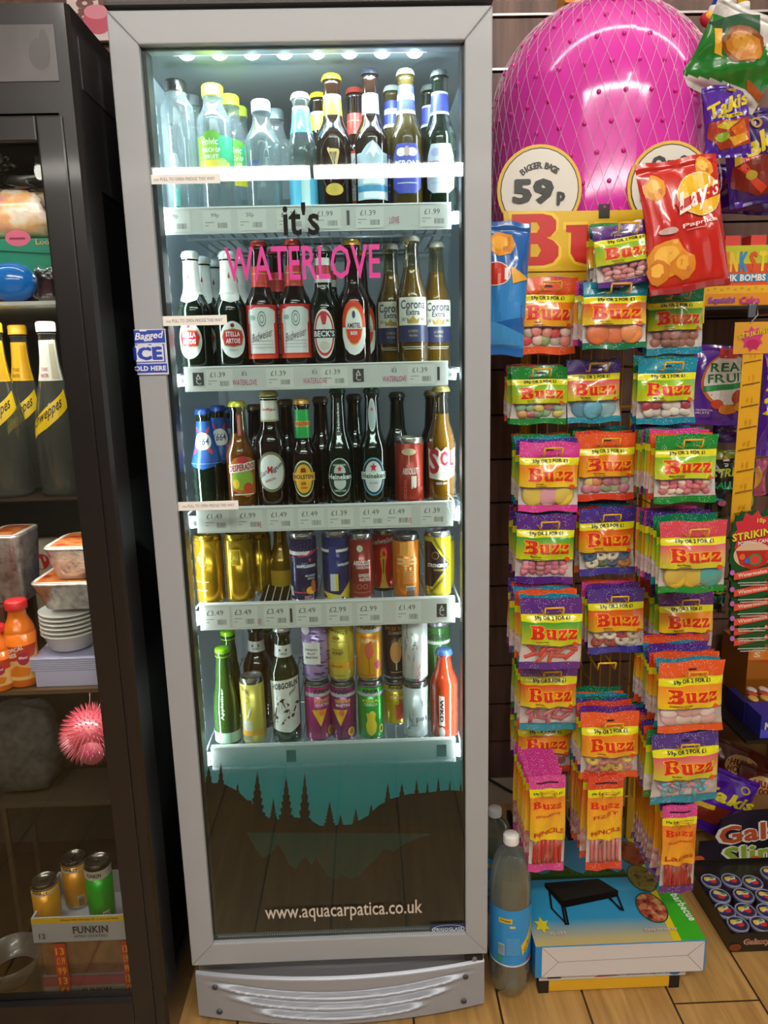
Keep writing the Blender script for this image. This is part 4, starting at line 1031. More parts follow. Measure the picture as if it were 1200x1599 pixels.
def hob(px, yt, row, word, ang, lb, lab=True, r=.031):
    x, Y, z, h = b5(px, 1080, row, yt, r)
    d = Drink('ale_bottle', bottle_profile(r, h, .0150, .60, .78), DGREEN if lab else AMBER)
    crown_cap(d.root, .0150, h, mat('#d8d8d4', 0.3, 0.5) if lab else mat('#2a2422', 0.3, 0.5))
    d.lab([('p',[(-1.5,.76),(1.5,.76),(1.5,.86),(-1.5,.86)],'#dcdad4'), ('e',-.35,.82,.12,.012,'#4a4846'), ('e',.4,.82,.12,.012,'#4a4846'), ('t',word,.1,.79,.018,.8,'#3c3a3a',.03)], ang, 'neck_label')
    if lab:
        bl = [('p',[(-1.15,.56),(0,.585),(1.15,.60),(1.15,.17),(.3,.12),(-1.0,.14)],'#dedcd4'), ('t','HOBGOBLIN',.05,.535,.055,1.85,'#22201f',.05,.02), ('t','STOUT',.55,.48,.03,.5,'#22201f',.06,.1)]
        q = random.Random(8)
        for i in range(34):
            cx, cy = q.uniform(-.75,.85), q.uniform(.19,.44); a = q.uniform(0, PI); l = q.uniform(.08,.26)
            bl.append(('p',[(cx-l*math.cos(a),cy-l*.16*math.sin(a)),(cx,cy+.014),(cx+l*math.cos(a),cy+l*.16*math.sin(a)),(cx+.03,cy-.016)], '#2a2827' if i % 3 else '#f0eee8'))
        d.lab(bl, ang)
    d.at(x, Y, z).tag(lb, 'bottle')
hob(446, 978, 0, 'HOBGOBLIN', .05, 'green ale bottle with white label in black woodcut print, lowest shelf')
hob(405, 975, 1, 'RUBY', 0.0, 'dark ale bottle with white collar behind the small yellow can', False)
x, Y, z, h = b5(424, 1080, 2, 975, .029); d = Drink('drink_bottle', bottle_profile(.029, h, .015, .5, .8), mat('#1a2438', 0.08, coat=0.6)); screw_cap(d.root, .0155, h, .018, mat('#5f8a2a', 0.3, 0.3)); d.at(x, Y, z).tag('dark blue bottle with green cap between the two ale bottles', 'bottle')
x, Y, z, h = cpos(396, 1110, 0, 4, 1060, .0250)
can(x, Y, z, h, .0250, '#d8c858', [('t','COCKTAIL',-.55,.84,.06,.7,'#5a4814',.02,-.1), ('ring',-.5,.70,.3,.04,.1,'#7a6420'), ('r',-.95,.22,-.1,.40,'#b8b4a0'), ('p',[(-.5,.45),(-.2,.60),(-.1,.58),(-.35,.44)],'#ece6d8'), ('r',-1.4,.17,1.4,.24,'#dc9c28'), ('r',-.9,.04,-.15,.16,'#8a8e90')], .1, 'small pale yellow can standing in front on the lowest shelf', 'cans on the lowest shelf', lid='#b4aca4')
def stack(px, yt, ym, row, r, up, lo, z5=4, fix=None):
    """two cans standing on each other; rows give the top of the upper can and the joint between them"""
    Y = YS+0.014+r+row*(2*r+.006); z0 = SH[z5]+.0005
    zm = at(px, ym, Y-r).z; zt2 = at(px, yt, Y-r).z
    x = at(px, (yt+1160)/2, Y).x
    if lo: can(x, Y, z0, zm-z0, r, *lo[:1], lo[1], lo[2], lo[3], 'cans on the lowest shelf', lid=lo[4] if len(lo) > 4 else '#8c9094')
    if up: can(x, Y, zm+.0003, min(zt2-zm, .165), r, *up[:1], up[1], up[2], up[3], 'cans on the lowest shelf', lid=up[4] if len(up) > 4 else '#c4c5c8')
def L_fk(word1, word2, fruit='#e8b42c', shape=0):
    a = [('r',-1.5,.78,1.5,.94,'#b4b6ba'), ('t','FUNKIN',0,.86,.07,1.2,'#24262c',.05), ('t',word1,0,.71,.055,1.25,fruit,.05), ('t',word2,0,.645,.05,1.1,'#d8c8c8',.02)]
    if shape == 0: a += [('p',[(-.85,.57),(.35,.57),(-.2,.30)],fruit), ('e',-.1,.52,.22,.05,'#e0703c'), ('r',-.24,.08,-.20,.31,'#3a1830'), ('r',-.5,.07,.05,.085,'#3a1830'), ('e',.62,.20,.28,.075,fruit), ('e',.62,.20,.18,.045,'#c8701c')]
    elif shape == 1: a += [('p',[(-.35,.50),(-.25,.40),(-.4,.30),(-.3,.18),(.0,.12),(.35,.18),(.45,.30),(.3,.40),(.4,.50)],fruit), ('r',-.02,.06,.04,.13,'#1c3a1c'), ('e',.1,.50,.2,.04,'#e6d45a'), ('ring',.85,.22,.2,.07,.35,'#e6d45a')]
    elif shape == 2: a += [('p',[(-.3,.60),(.2,.66),(.35,.50),(.25,.40),(-.15,.38),(-.35,.48)],'#d8604c'), ('r',-.03,.14,.01,.40,'#5a2a1c'), ('e',.62,.28,.28,.075,'#c23a3c'), ('ring',.62,.28,.28,.075,.2,'#e07a70'), ('r',-.8,.12,.6,.127,'#7a3a1c'), ('r',-.6,.07,.6,.077,'#7a3a1c')]
    else: a += [('p',[(-.1,.50),(.75,.52),(.65,.20),(.0,.18)],'#dd5240'), ('r',.25,.50,.3,.62,'#5a2a1c'), ('e',.45,.55,.2,.04,'#e0703c')]
    return a
zeb = [('r',-1.5,.03,1.5,.95,'#b79ad0')]
q = random.Random(11)
for i in range(60):
    cx, cy = q.uniform(-1.2,1.3), q.uniform(.05,.93); l = q.uniform(.15,.38)
    zeb.append(('p',[(cx-l,cy+.008),(cx-.05,cy+.022),(cx+l,cy-.006),(cx+.02,cy-.004)],'#4a2a6c'))
zeb += [('p',[(-.55,.32),(.5,.32),(.5,.66),(-.55,.66)],'#e0dad4'), ('t','PASSION',-.02,.55,.035,.7,'#6a5a6a',.02), ('t','FRUIT',-.02,.49,.035,.5,'#6a5a6a',.02), ('t','MARTINI',-.02,.43,.035,.7,'#6a5a6a',.02), ('e',-.35,.86,.28,.075,'#d8c8dc')]
stack(495, 968, 1067, 0, .0270, ('#b79ad0', zeb, -.15, 'lilac zebra-striped can with cream label, on top of the leftmost pink can'), ('#a8246e', L_fk('PASSION FRUIT','MARTINI'), .45, 'pink can with silver band turned right, under the zebra-striped can'))
stack(535, 966, 1068, 0, .0265, ('#d8c24a', [('t',"J.DANIEL'S",-.3,.80,.07,1.6,'#4a3a14',.03,-.04), ('r',-.9,.64,.4,.645,'#7a6420'), ('e',-.4,.70,.3,.03,'#a08a30'), ('t','TENNESSEE',-.35,.52,.03,.9,'#6a5418'), ('t','HONEY',-.3,.47,.05,.9,'#4a3a14',.02), ('r',-1.4,.24,1.4,.32,'#dc9c28'), ('t','LEMONADE',-.4,.27,.03,.9,'#6a5418',.02), ('r',-.7,.12,.2,.13,'#8a7430')], .05, 'pale yellow honey lemonade can standing on the middle pink can'), ('#8a1f66', L_fk('PASSION FRUIT','MARTINI'), .0, 'purple pink can with orange cocktail glass, under the pale yellow can'))
stack(578, 966, 1067, 0, .0270, ('#dd9c26', L_fk('STRAWBERRY','DAIQUIRI', '#d8603c', 2), .0, 'orange yellow can with pink drink picture, standing on the green can'), ('#169a2c', L_fk('PIÑA','COLADA', '#e6c82c', 1), .0, 'bright green can with yellow cocktail glass on the lowest shelf'))
stack(618, 966, 1064, 1, .0270, ('#3a2c38', [('r',-1.5,.90,1.5,.97,'#c46a5a'), ('t','SPICED RUM',-.1,.84,.06,1.7,'#e08a34',.05), ('t','ZOMBIE',-.1,.77,.05,1.1,'#c9b8b0',.04), ('e',-.05,.46,.46,.17,'#e6a468'), ('e',.35,.62,.25,.08,'#c9b06a'), ('r',-.08,.18,.02,.32,'#d8d0c0'), ('r',-.5,.14,.6,.15,'#c9b8b0')], .1, 'dark brown rum cocktail can behind, between orange and white cans'), ('#d8b620', L_fk('TEQUILA','SUNRISE','#e08a2c',3), .0, 'yellow can with red drink picture under the dark rum can'))
wh = []
q = random.Random(4)
def scribble(n, c, x0, x1, y0, y1):
    return [('t', q.choice(['&', 'S', '%', 'z', 'pure', 'w', 'e', '§']), q.uniform(x0,x1), q.uniform(y0,y1), q.uniform(.04,.09), q.uniform(.15,.4), c, .0, q.uniform(-1,1.6)) for _ in range(n)]
stack(649, 966, 1068, 0, .0265, ('#d6d4d2', scribble(10,'#8a8688',-.9,.0,.2,.9)+scribble(7,'#c8606c',.0,.8,.05,.6), .0, 'white can covered in grey and red doodles, upper one of the pair'), ('#c6cecf', scribble(5,'#4a7a86',-.9,-.3,.1,.7)+scribble(3,'#8a9296',.3,.8,.6,.85)+[('t','pus',.45,.37,.10,.95,'#3a4a50',.0), ('r',-.4,.28,.1,.29,'#3a4a50')], .0, 'white can with pale blue doodles, lower one of the pair'))
x, Y, z, h = cpos(684, 1060, 1, 4, 972, .027); can(x, Y, z, h, .027, '#3f7a3a', [('r',-1.5,.80,1.5,.98,'#d8d6d0'), ('t',"Gordon's",.0,.885,.08,1.6,'#3a3c3a',.02,0,.2), ('r',-1.5,.0,1.5,.45,'#5a8a4a')], -.1, 'green and white gin can standing behind the orange-red bottle')
x, Y, z, h = b5(694, 1085, 0, 1015, .0290)
d = Drink('drink_bottle', bottle_profile(.0290, h, .0140, .62, .84), mat('#a8341a', 0.08, coat=0.7)); crown_cap(d.root, .0145, h, mat('#4a6ea8', 0.3, 0.3))
d.lab([('p',[(-.42,.18),(-.02,.17),(-.04,.52),(-.44,.53)],'#dcd4ce'), ('t','WKD',-.23,.35,.26,.27,'#3a2a2c',.06,-PI/2), ('e',-.22,.095,.22,.065,'#cfc9c4')], -.05)
d.at(x, Y, z).tag('orange-red bottle with blue cap at the right end of the lowest shelf', 'bottle')

# ================================================================ THE BLACK CABINET ON THE LEFT
YC, XC = -0.065, -0.347
BLK = mat('#1d1a1b', 0.30, 0.0, 0.25, 0.4); BLK2 = mat('#1a1819', 0.30, 0, 0.4)
cab = empty('display_cabinet', (0, 0, 0))
tag(cab, 'black glass-fronted display cabinet left of the tall silver fridge', 'cabinet')
ztop = at(108, 4, YC).z
zh = at(100, 176, YC).z                              # door top
g = G()
xd = at(98, 178, YC).x                               # door's right edge
g.box((-1.05, YC, zh), (XC-0.006, 0.55, ztop), BLK)
g.box((XC-0.03, YC, 0.0), (XC-0.006, -0.035, zh), BLK)
g.add([(XC-.006,YC,0),(XC,YC+.006,0),(XC,YC+.006,ztop),(XC-.006,YC,ztop)], [(0,1,2,3)], mat('#0d0c0d', 0.25, 0, 0.5), flat=True)
g.box((XC-0.014, YC+0.006, 0.0), (XC, 0.012, ztop), BLK2)
g.box((XC-0.014, 0.012, 1.66), (XC, 0.55, ztop), BLK2); g.box((XC-0.014, 0.012, 0.0), (XC, 0.55, 0.12), BLK2); g.box((XC-0.014, 0.5, 0.12), (XC, 0.55, 1.66), BLK2)
g.box((-1.05, 0.53, 0.0), (XC-0.006, 0.55, zh), mat('#33302b', 0.6)); g.box((-1.05, YC, 0.0), (-1.03, 0.53, zh), BLK2)
g.box((-1.03, YC+0.03, 0.0), (XC-0.014, 0.53, 0.075), mat('#17130f', 0.5))
g.build('cabinet_body', cab)
g = G(); a, b_ = at(-60, 40, YC), at(93, 127, YC)
g.box((a.x, YC-0.0015, b_.z), (b_.x, YC, a.z), mottle_mat('grey_sign_panel', ['#4c484a', '#5c585b', '#625e60'], 9, 0.35, 0.2), bev=0.0006); 
sg = g.build('sign_panel', cab)
art([('e',(at(62,85,YC).x),(at(62,85,YC).z),.016,.022,'#4d494a'), ('e',(at(70,75,YC).x),(at(70,75,YC).z),.008,.026,'#4d494a')], lambda u, v, o: (u, YC-0.0015-o, v)).build('smudge', sg)
g = G(); g.box((XC-0.0005, YC+0.03, ztop-0.11), (XC+0.0012, 0.3, ztop-0.035), mat('#2e2a2b', 0.35)); g.build('side_panel', cab)
# side window
SG = clear_mat('cabinet_side_glass', '#e2ece8', None, 1.0, 0.0)
g = G(); g.box((XC-0.010, 0.012, 0.12), (XC-0.006, 0.5, 1.66), SG); g.build('side_glass', cab)
# door frame with glass
zg1 = at(60, 222, YC).z; zg0 = at(205, 1562, YC).z; xg = at(135, 900, YC).x; zd0 = at(225, 1600, YC).z - 0.01
g = G()
g.box((xg, YC-0.004, zd0), (xd, YC+0.03, zh-0.004), BLK, bev=0.003)
g.box((-1.02, YC-0.004, zg1), (xg, YC+0.03, zh-0.004), BLK, bev=0.003)
g.box((-1.02, YC-0.004, zd0), (xg, YC+0.03, zg0), BLK, bev=0.003)
g.box((-1.02, YC-0.004, zg0), (-1.0, YC+0.03, zg1), BLK)
dr = g.build('cabinet_door', cab)
g = G(); g.box((-1.0, YC+0.010, zg0), (xg, YC+0.014, zg1), clear_mat('cabinet_door_glass', '#f6f8f6', None, 1.0, 0.0, ior=1.27)); g.build('door_glass', dr)
g = G(); g.box((-1.03, YC-0.002, 0.0), (XC-0.006, YC+0.03, zd0-0.004), BLK); g.build('kick_board', cab)
for py, c, t in ((470, '#c9cbc8', .006), (777, '#3a2c24', .006), (1078, '#57422c', .008)):
    zz = at(60, py, YC+0.04).z
    g = G(); g.box((-1.02, YC+0.04, zz-t), (XC-0.02, 0.46, zz), mat(c, 0.4)); g.build('cabinet_shelf', cab)
zS1 = at(60, 470, YC+0.04).z; zS2 = at(60, 777, YC+0.04).z; zS3 = at(60, 1078, YC+0.04).z
for _z, _p in ((zS1-.012, 0.8), (zS2-.012, 1.0), (zS3-.014, 0.8)):
    area('cabinet_shelf_fill', (-0.58, -0.018, _z), (math.radians(10), 0, 0), 0.40, 0.010, _p, (1.0, 0.95, 0.88))  # invented fill lights under the shelves, added to brighten the cabinet goods
area('cabinet_fill', (-0.60, -0.034, 1.66), (math.radians(14), 0, 0), 0.4, 0.012, 0.15, (1.0, 0.95, 0.86))  # weak fill added at the top front to light the goods' faces
# --- things in the cabinet
def film_wrap(name, x0, x1, y0, y1, z0, z1, m, seed, label, cat, amp=.006, kidfn=None):
    q = random.Random(seed); g = G()
    ph = [q.uniform(0, 6) for _ in range(6)]
    cx, cy, cz = (x0+x1)/2, (y0+y1)/2, (z0+z1)/2; rx, ry, rz = (x1-x0)/2, (y1-y0)/2, (z1-z0)/2
    def se(c, e): return math.copysign(abs(c)**e, c)
    nu, nv = 34, 22; vs = []; fs = []
    for j in range(nv+1):
        th = PI*j/nv-PI/2
        for i in range(nu):
            p_ = 2*PI*i/nu
            k = 1+amp/min(rx, rz)*(math.sin(5*p_+ph[0]+3*th)+.7*math.sin(9*th+ph[1]+4*p_)+.5*abs(math.sin(7*p_+ph[2]-6*th)))
            vs.append((cx+rx*k*se(math.cos(th), .5)*se(math.cos(p_), .6), cy+ry*se(math.cos(th), .5)*se(math.sin(p_), .6), cz+min(rz*k, rz*1.2)*se(math.sin(th), .6) if math.sin(th) > 0 else cz+rz*se(math.sin(th), .6)))
    for j in range(nv):
        for i in range(nu): fs.append((j*nu+i, j*nu+(i+1) % nu, (j+1)*nu+(i+1) % nu, (j+1)*nu+i))
    g.add(vs, fs, m); o = g.build(name); tag(o, label, cat); return o
CR = clear_mat('shrink_wrap', '#e9ebea', 0.45, 0.95, 0.10)
def cx_(px, py, Y): return at(px, py, Y).x
yq = 0.0
a, b_ = at(-30, 425, yq), at(83, 372, yq)
# teal box
g = G(); t0 = at(-40, 385, yq); g.box((t0.x, yq, at(60, 424, yq).z), (at(84, 410, yq).x, yq+.10, at(60, 372, yq).z), mat('#1f8f74', 0.4, 0, .4), bev=.002)
bx = g.build('teal_box'); tag(bx, 'teal green carton with a pink oval badge and orange lettering on the cabinet top shelf', 'box')
m0 = at(28, 372, yq); lp = at(70, 379, yq)
art([('e',m0.x,m0.z+.0,.021,.013,'#d8688a'), ('r',m0.x-.014,m0.z-.002,m0.x+.012,m0.z+.001,'#8c2c44'), ('t','Loop',lp.x,lp.z,.011,.030,'#d8a86a',.02), ('p',[(t0.x,at(0,388,yq).z),(at(84,400,yq).x,at(80,396,yq).z),(at(84,400,yq).x,at(80,398,yq).z),(t0.x,at(0,390,yq).z)],'#0c4a3c')], lambda u, v, o: (u, yq-o, v)).build('box_print', bx)
zt1 = at(60, 424, yq).z
g = G(); g.box((at(-30,440,.03).x, .02, zS1+.0005), (at(84,440,.03).x, .14, zt1-.0005), mat('#7a3a52', .5)); o = g.build('carton'); tag(o, 'dull purple carton lying under the teal box behind the blue ball', 'box')
ztb = at(60, 372, yq).z
film_wrap('wrapped_pack', at(-30,330,.02).x, at(78,330,.02).x, .0, .09, ztb+.0005, at(60,300,.02).z, mottle_mat('pastel_pack', ['#cfa9a4', '#e6d5c4', '#e0a86c', '#d98aa4'], 26, .3, .6), 2, 'cream and pink plastic-wrapped pack lying on the teal box', 'packaging')
zp = at(60, 300, .02).z
film_wrap('black_bundle', at(14,290,.03).x, at(76,290,.03).x, .0, .08, zp+.001, at(60,270,.03).z, mat('#1c1c1e', .35, 0, .7), 6, 'black shiny wrapped bundle on top of the cream and pink pack', 'packaging')
film_wrap('clear_wrap', at(-40,290,.03).x, at(13,290,.03).x, .0, .06, zp+.001, at(10,246,.03).z, CR, 9, 'crumpled clear plastic wrap at the left of the black bundle', 'packaging', .01)
bl = at(18, 446, -.012)
g = G(); rb = bl.z-zS1; rb = .033; g.ball((bl.x-.004, .001, zS1+rb+.0005), (.042, .030, rb), mat('#1f78d8', .12, 0, .8), nu=28, nv=18)
tag(g.build('toy_ball'), 'glossy blue ball on the cabinet top shelf under the teal box', 'ball')
film_wrap('clear_bag', at(54,445,.0).x, at(90,445,.0).x, -.012, .018, zS1+.0005, at(60,420,.0).z, CR, 12, 'clear plastic bag between the blue ball and the cabinet door frame', 'packaging', .004)
# big mixer bottles
SCH = ('#dfe6e2', 0.35)
def mixer(px, yt, Y, capc, neckc, txtc, ang, label, band='Schweppes'):
    x = at(px, 640, Y).x; h = at(px, yt, Y).z-zS2-.0005; r = .0365
    prof = [(r*.8, 0), (r, .006), (r, h*.30)] + [(smooth(r, .0145, i/12), h*(.34+.52*i/12)) for i in range(13)] + [(.0135, h*.93), (.016, h*.935), (.0125, h*.94)]
    d = Drink('mixer_bottle', prof, clear_mat('mixer_plastic', '#eef2ee', .20, .9, .03, .09, '#d8d6d0')); d.h = h
    g = G(); g.lathe([(q[0]-.0015, q[1]+.001) for q in prof if q[1] < h*.80], clear_mat('tonic_water', '#e6eae4', .10, .5, .1, .08, '#cfccc4'), 24); g.build('mixer', d.root)
    screw_cap(d.root, .0158, h+.001, .017, mat(capc, .4))
    d.lab([('r',-1.5,.67,1.5,.90,neckc), ('t','TONIC',-.1,.735,.022,.8,txtc,.02), ('t','WATER',-.1,.70,.022,.8,txtc,.02), ('r',.55,.68,1.2,.88,'#b9b29c' if neckc != '#e8b41e' else '#d89f16')], ang, 'neck_label')
    d.lab([('p',[(-1.25,.40),(.0,.52),(1.25,.62),(1.25,.52),(1.05,.50),(.0,.40),(-.9,.34)],'#e8c01c'), ('t',band,-.05,.475,.085,1.9,'#2a241c',.015,.075,.2)], ang, 'brand_band')
    d.at(x, Y, zS2+.0005).tag(label, 'bottle', 'big mixer bottles in the cabinet')
mixer(86, 503, .010, '#d9dcd6', '#d6d8cf', '#b0484a', -.1, 'large clear bottle with white cap and cream neck label, nearest the cabinet frame')
mixer(42, 508, .085, '#e0ac1e', '#e8b41e', '#8a5a14', -.1, 'large clear bottle with yellow cap just left of the white-capped one')
mixer(4, 504, .010, '#e0ac1e', '#e8b41e', '#8a5a14', .0, 'large clear bottle with yellow neck cut by the left edge of the photo')
# foil trays
FOIL = mottle_mat('crinkled_foil', ['#8f8a84', '#bfb9b1', '#d8d2ca'], 60, .28, .5, .6); FOIL.node_tree.nodes['Principled BSDF'].inputs['Metallic'].default_value = .6
def foil_tray(x0, x1, y0, y1, z0, z1, label, stacked=''):
    g = G(); n = 26; cx, cy = (x0+x1)/2, (y0+y1)/2; vs = []
    rows = [(.74, z0), (.78, z0+.002), (.97, z1-.006), (1.0, z1-.005), (1.0, z1-.001), (.96, z1)]
    def ring(k, z, fl):
        out = []
        for i in range(80):
            a = 2*PI*i/80; c, s_ = math.cos(a), math.sin(a)
            rx = (x1-x0)/2*k*(1+.012*fl*(1 if i % 2 else -1)); ry = (y1-y0)/2*k*(1+.012*fl*(1 if i % 2 else -1))
            out.append((cx+rx*math.copysign(abs(c)**.35, c), cy+ry*math.copysign(abs(s_)**.35, s_), z))
        return out
    for j, (k, z) in enumerate(rows): vs += ring(k, z, 1 if j < 3 else 0)
    fs = [(j*80+i, j*80+(i+1) % 80, (j+1)*80+(i+1) % 80, (j+1)*80+i) for j in range(5) for i in range(80)]
    fs.append(tuple(range(80))[::-1]); g.add(vs, fs, FOIL); o = g.build('foil_tray')
    g = G(); g.add(ring(.955, z1+.0006, 0), [tuple(range(80))], mat('#c9c0b8', .4)); lidr = g.build('card_lid', o)
    g = art([('r',x0+.012,y0+.012,x1-.012,y1-.012, mottle_mat('meal_photo', ['#8c2c1c', '#c05a24', '#d08a4c', '#b0322a'], 34, .35, .5))], lambda u, v, o_: (u, v, z1+.0008+o_)); g.build('lid_picture', o)
    tag(o, label, 'food tray'); return o
zz3 = zS3+.0005
def zrow(py, px=90, Y=-.01): return at(px, py, Y).z
# lilac tray stack
z0 = zz3; z1 = zrow(1024)
xa, xb = at(47, 1050, -.015).x, XC-.018
nst = 7
for i in range(nst):
    g = G(); za = z0 if i == 0 else z0+(z1-z0)*(.52+.48*(i-1)/nst); zb = z0+(z1-z0)*(.52+.48*i/nst) - .0006
    ins = .012 if i == 0 else .0
    g.box((xa+ins*.6, -.012, za), (xb, .13, zb), clear_mat('lilac_plastic', '#c6c4e6', .5, .5, .2) if False else mat('#b4b4d4', .25, 0, .5), bev=.0015)
    o = g.build('plastic_tray'); tag(o, 'clear lilac tray in the stack under the white bowls at the cabinet frame', 'tray', 'stack of lilac trays in the cabinet')
# white bowls
zb0 = z1; nb = 6; zb1 = zrow(957)
xm = at(112, 990, .02).x; rB = .052
for i in range(nb):
    za = zb0+(zb1-zb0)*(0 if i == 0 else .40+.60*(i-1)/nb); zc = zb0+(zb1-zb0)*(.40+.60*i/nb)
    g = G(); g.lathe([(rB*.70, za), (rB*.74, za+.001), (rB*(.97 if i == 0 else 1.0), zc-.004), (rB*1.03, zc-.002), (rB*1.03, zc-.0006), (rB*.98, zc-.0006)], mat('#dcdbd8', .3, 0, .3), 40, Matrix.Translation((xm-.012, .045, 0)), caps=True)
    o = g.build('plastic_bowl'); tag(o, 'white plastic bowl in the stack between foil trays and lilac trays', 'bowl', 'stack of white bowls in the cabinet')
zf0 = zb1+.0005; zf1 = zrow(912); zf2 = zrow(858)
foil_tray(at(38,915,-.015).x, XC-.024, -.012, .13, zf0, zf1, 'lower of two film-wrapped foil trays with red picture lids')
foil_tray(at(56,860,-.015).x, XC-.024, -.005, .13, zf1+.002, zf2, 'upper of two film-wrapped foil trays with red picture lids')
g = G()
# juice bottles
def juice(px, yt, Y, label):
    x = at(px, 1000, Y).x; h = at(px, yt, Y).z-zz3; r = .0285
    prof = [(r*.9, 0), (r, .004), (r, h*.62)] + [(smooth(r, .016, i/10), h*(.62+.24*i/10)) for i in range(11)] + [(.016, h*.90), (.019, h*.905)]
    d = Drink('juice_bottle', prof, mat('#e0701a', .18, 0, .8)); d.h = h; screw_cap(d.root, .0195, h, h*.10, mat('#c8282c', .4))
    d.lab([('r',-1.5,.10,1.5,.50,'#e8b878'), ('p',[(-1.5,.50),(1.5,.50),(1.2,.36),(-1.5,.30)],'#c8402a'), ('t','TROPICAL',-.15,.455,.05,1.4,'#f0e2d4',.05,.05), ('t','VIBES',-.35,.385,.05,.9,'#f0e2d4',.05,.05), ('e',.48,.35,.36,.075,'#b02a4c'), ('t','Maui',.48,.365,.035,.5,'#eed8d4',.03), ('p',[(-.9,.15),(0,.28),(.9,.22),(.7,.14)],'#dd7a1e')], 0, gv=None)
    d.at(x, Y, zz3).tag(label, 'bottle')
juice(32, 936, .012, 'orange juice bottle with red cap left of the white bowls in the cabinet')
juice(-8, 976, -.005, 'orange juice bottle cut off by the left edge of the photo')
g = G(); za = zrow(945, 10); foil = foil_tray(at(-50,900,0).x, at(13,900,0).x, .05, .16, zrow(946, 10, .05), zrow(838, 10, .05), 'deep foil tray behind the juice bottles at the left photo edge')
g = G(); g.box((at(-50,940,.06).x, .045, zz3), (at(10,940,.06).x, .17, zrow(947, 10, .05)), mat('#4a2a20', .5)); tag(g.build('carton'), 'dark brown carton under the deep foil tray at the left', 'box')
# jars at the back
for px, c, lc, lb in ((66, '#b8a890', '#c82a2c', 'small jar with red badge at the back above the foil trays'), (128, '#5c6a8a', '#7c2c2a', 'blue-grey jar at the back beside the jar with red badge')):
    x = at(px, 810, .30).x; zb_ = zz3
    g = G(); g.lathe([(.03, 0), (.032, .005), (.032, .19), (.025, .20), (.026, .215), (.001, .216)], mat(c, .3, 0, .4), 24); o = g.build('jar'); o.location = (x, .30, zz3)
    art([('e',0,.17,.55,.018,lc)], lambda u, v, o_: (.0325*math.sin(u)+0, -(.0325+o_)*math.cos(u), v)).build('jar_badge', o); tag(o, lb, 'jar')
# lower compartment
g = G(); c = at(143, 1143, .035); q = random.Random(2); PK = mat('#a84450', .4, 0, .3)
zfl = .0755; R_ = .046
g.ball((0, 0, 0), R_, PK, nu=24, nv=16)
for i in range(420):
    th = math.acos(1-2*(i+.5)/420); ph = i*2.399963; d = Vector((math.sin(th)*math.cos(ph), math.sin(th)*math.sin(ph), math.cos(th)))
    e = d.cross(Vector((.3, .5, .8))).normalized()*.0016; f = d.cross(e).normalized()*.0016; p0 = d*R_*.98; p1 = d*(R_+.018)+Vector((0, 0, -.004))
    g.add([p0+e, p0+f, p0-e, p0-f, p1], [(0,1,4),(1,2,4),(2,3,4),(3,0,4)], PK, flat=True)
c.x = min(c.x, -.425)
o = g.build('spiky_ball'); o.location = c
g = G(); g.lathe([(.024, 0), (.023, .006), (.001, .007)], mat('#c86072', .4), 24, Matrix.Translation((.012, -R_+.006, -.022)) @ Matrix.Rotation(PI/2, 4, 'X')); sn = g.build('round_snout', o)
g = G(); g.ball((.006, -R_-.003, -.020), (.004, .003, .007), mat('#d84a86', .4)); g.ball((.020, -R_-.003, -.020), (.004, .003, .007), mat('#d84a86', .4)); g.build('nostrils', sn)
g = G(); g.tube([(0,0,R_), (0, .01, R_+.02), (0, .02, zS3-.0085-c.z)], .001, mat('#7a4048', .5)); g.build('hanging_cord', o)
tag(o, 'pink rubber spiky ball with round snout hanging in the lower cabinet', 'toy')
film_wrap('cushion', at(-30,1160,.20).x, at(84,1160,.20).x, .17, .27, at(30,1235,.20).z, at(30,1105,.20).z, mottle_mat('grey_plush', ['#24221f', '#32302c', '#3e3a35'], 60, .95), 4, 'dark grey plush cushion at the back of the lower cabinet', 'cushion', .003)
zc_ = at(30, 1235, .20).z-.002
g = G(); g.box((-.75, .155, zc_-.012), (XC-.03, .29, zc_), mat('#332c22', .5))
for x_ in (-.74, XC-.04): 
    for y_ in (.165, .28): g.box((x_-.005, y_-.005, .0755), (x_+.005, y_+.005, zc_-.012), mat('#332c22', .5))
tag(g.build('riser_stand'), 'low dark riser inside the lower cabinet under the grey cushion', 'stand')
# drinks tray with cans
yt_ = -.018; tz0, tz1 = at(120, 1470, yt_).z, at(120, 1432, yt_).z
pa, pb = at(50, 1450, yt_), at(197, 1450, yt_)
xr = min(pb.x, XC-.02)
sup = at(140, 1556, yt_).z
g = G(); GR = mat('#a9adb4', .5)
g.box((pa.x, yt_, tz0), (xr, yt_+.004, tz1), GR); g.box((pa.x, yt_+.136, tz0), (xr, yt_+.14, tz1), GR); g.box((pa.x, yt_+.004, tz0), (pa.x+.004, yt_+.136, tz1), GR); g.box((xr-.004, yt_+.004, tz0), (xr, yt_+.136, tz1), GR); g.box((pa.x+.004, yt_+.004, tz0), (xr-.004, yt_+.136, tz0+.003), GR)
tr = g.build('drinks_carton'); w = xr-pa.x; h = tz1-tz0
art([('r',pa.x,tz1-h*.22,xr,tz1,'#e0b41c'), ('t','infused with nitrogen for a smooth finish',pa.x+w*.62,tz1-h*.11,h*.11,w*.62,'#5c4a14',.02), ('t','FUNKIN',pa.x+w*.62,tz0+h*.48,h*.30,w*.38,'#3a3d44',.05), ('t','NITRO COCKTAILS',pa.x+w*.62,tz0+h*.22,h*.11,w*.36,'#4a4d54',.02), ('t','12',pa.x+w*.10,tz0+h*.28,h*.22,w*.07,'#3a3d44',.02)], lambda u, v, o: (u, yt_-o, v)).build('carton_print', tr)
tag(tr, 'grey and yellow drinks carton holding cans in the lower cabinet', 'box')
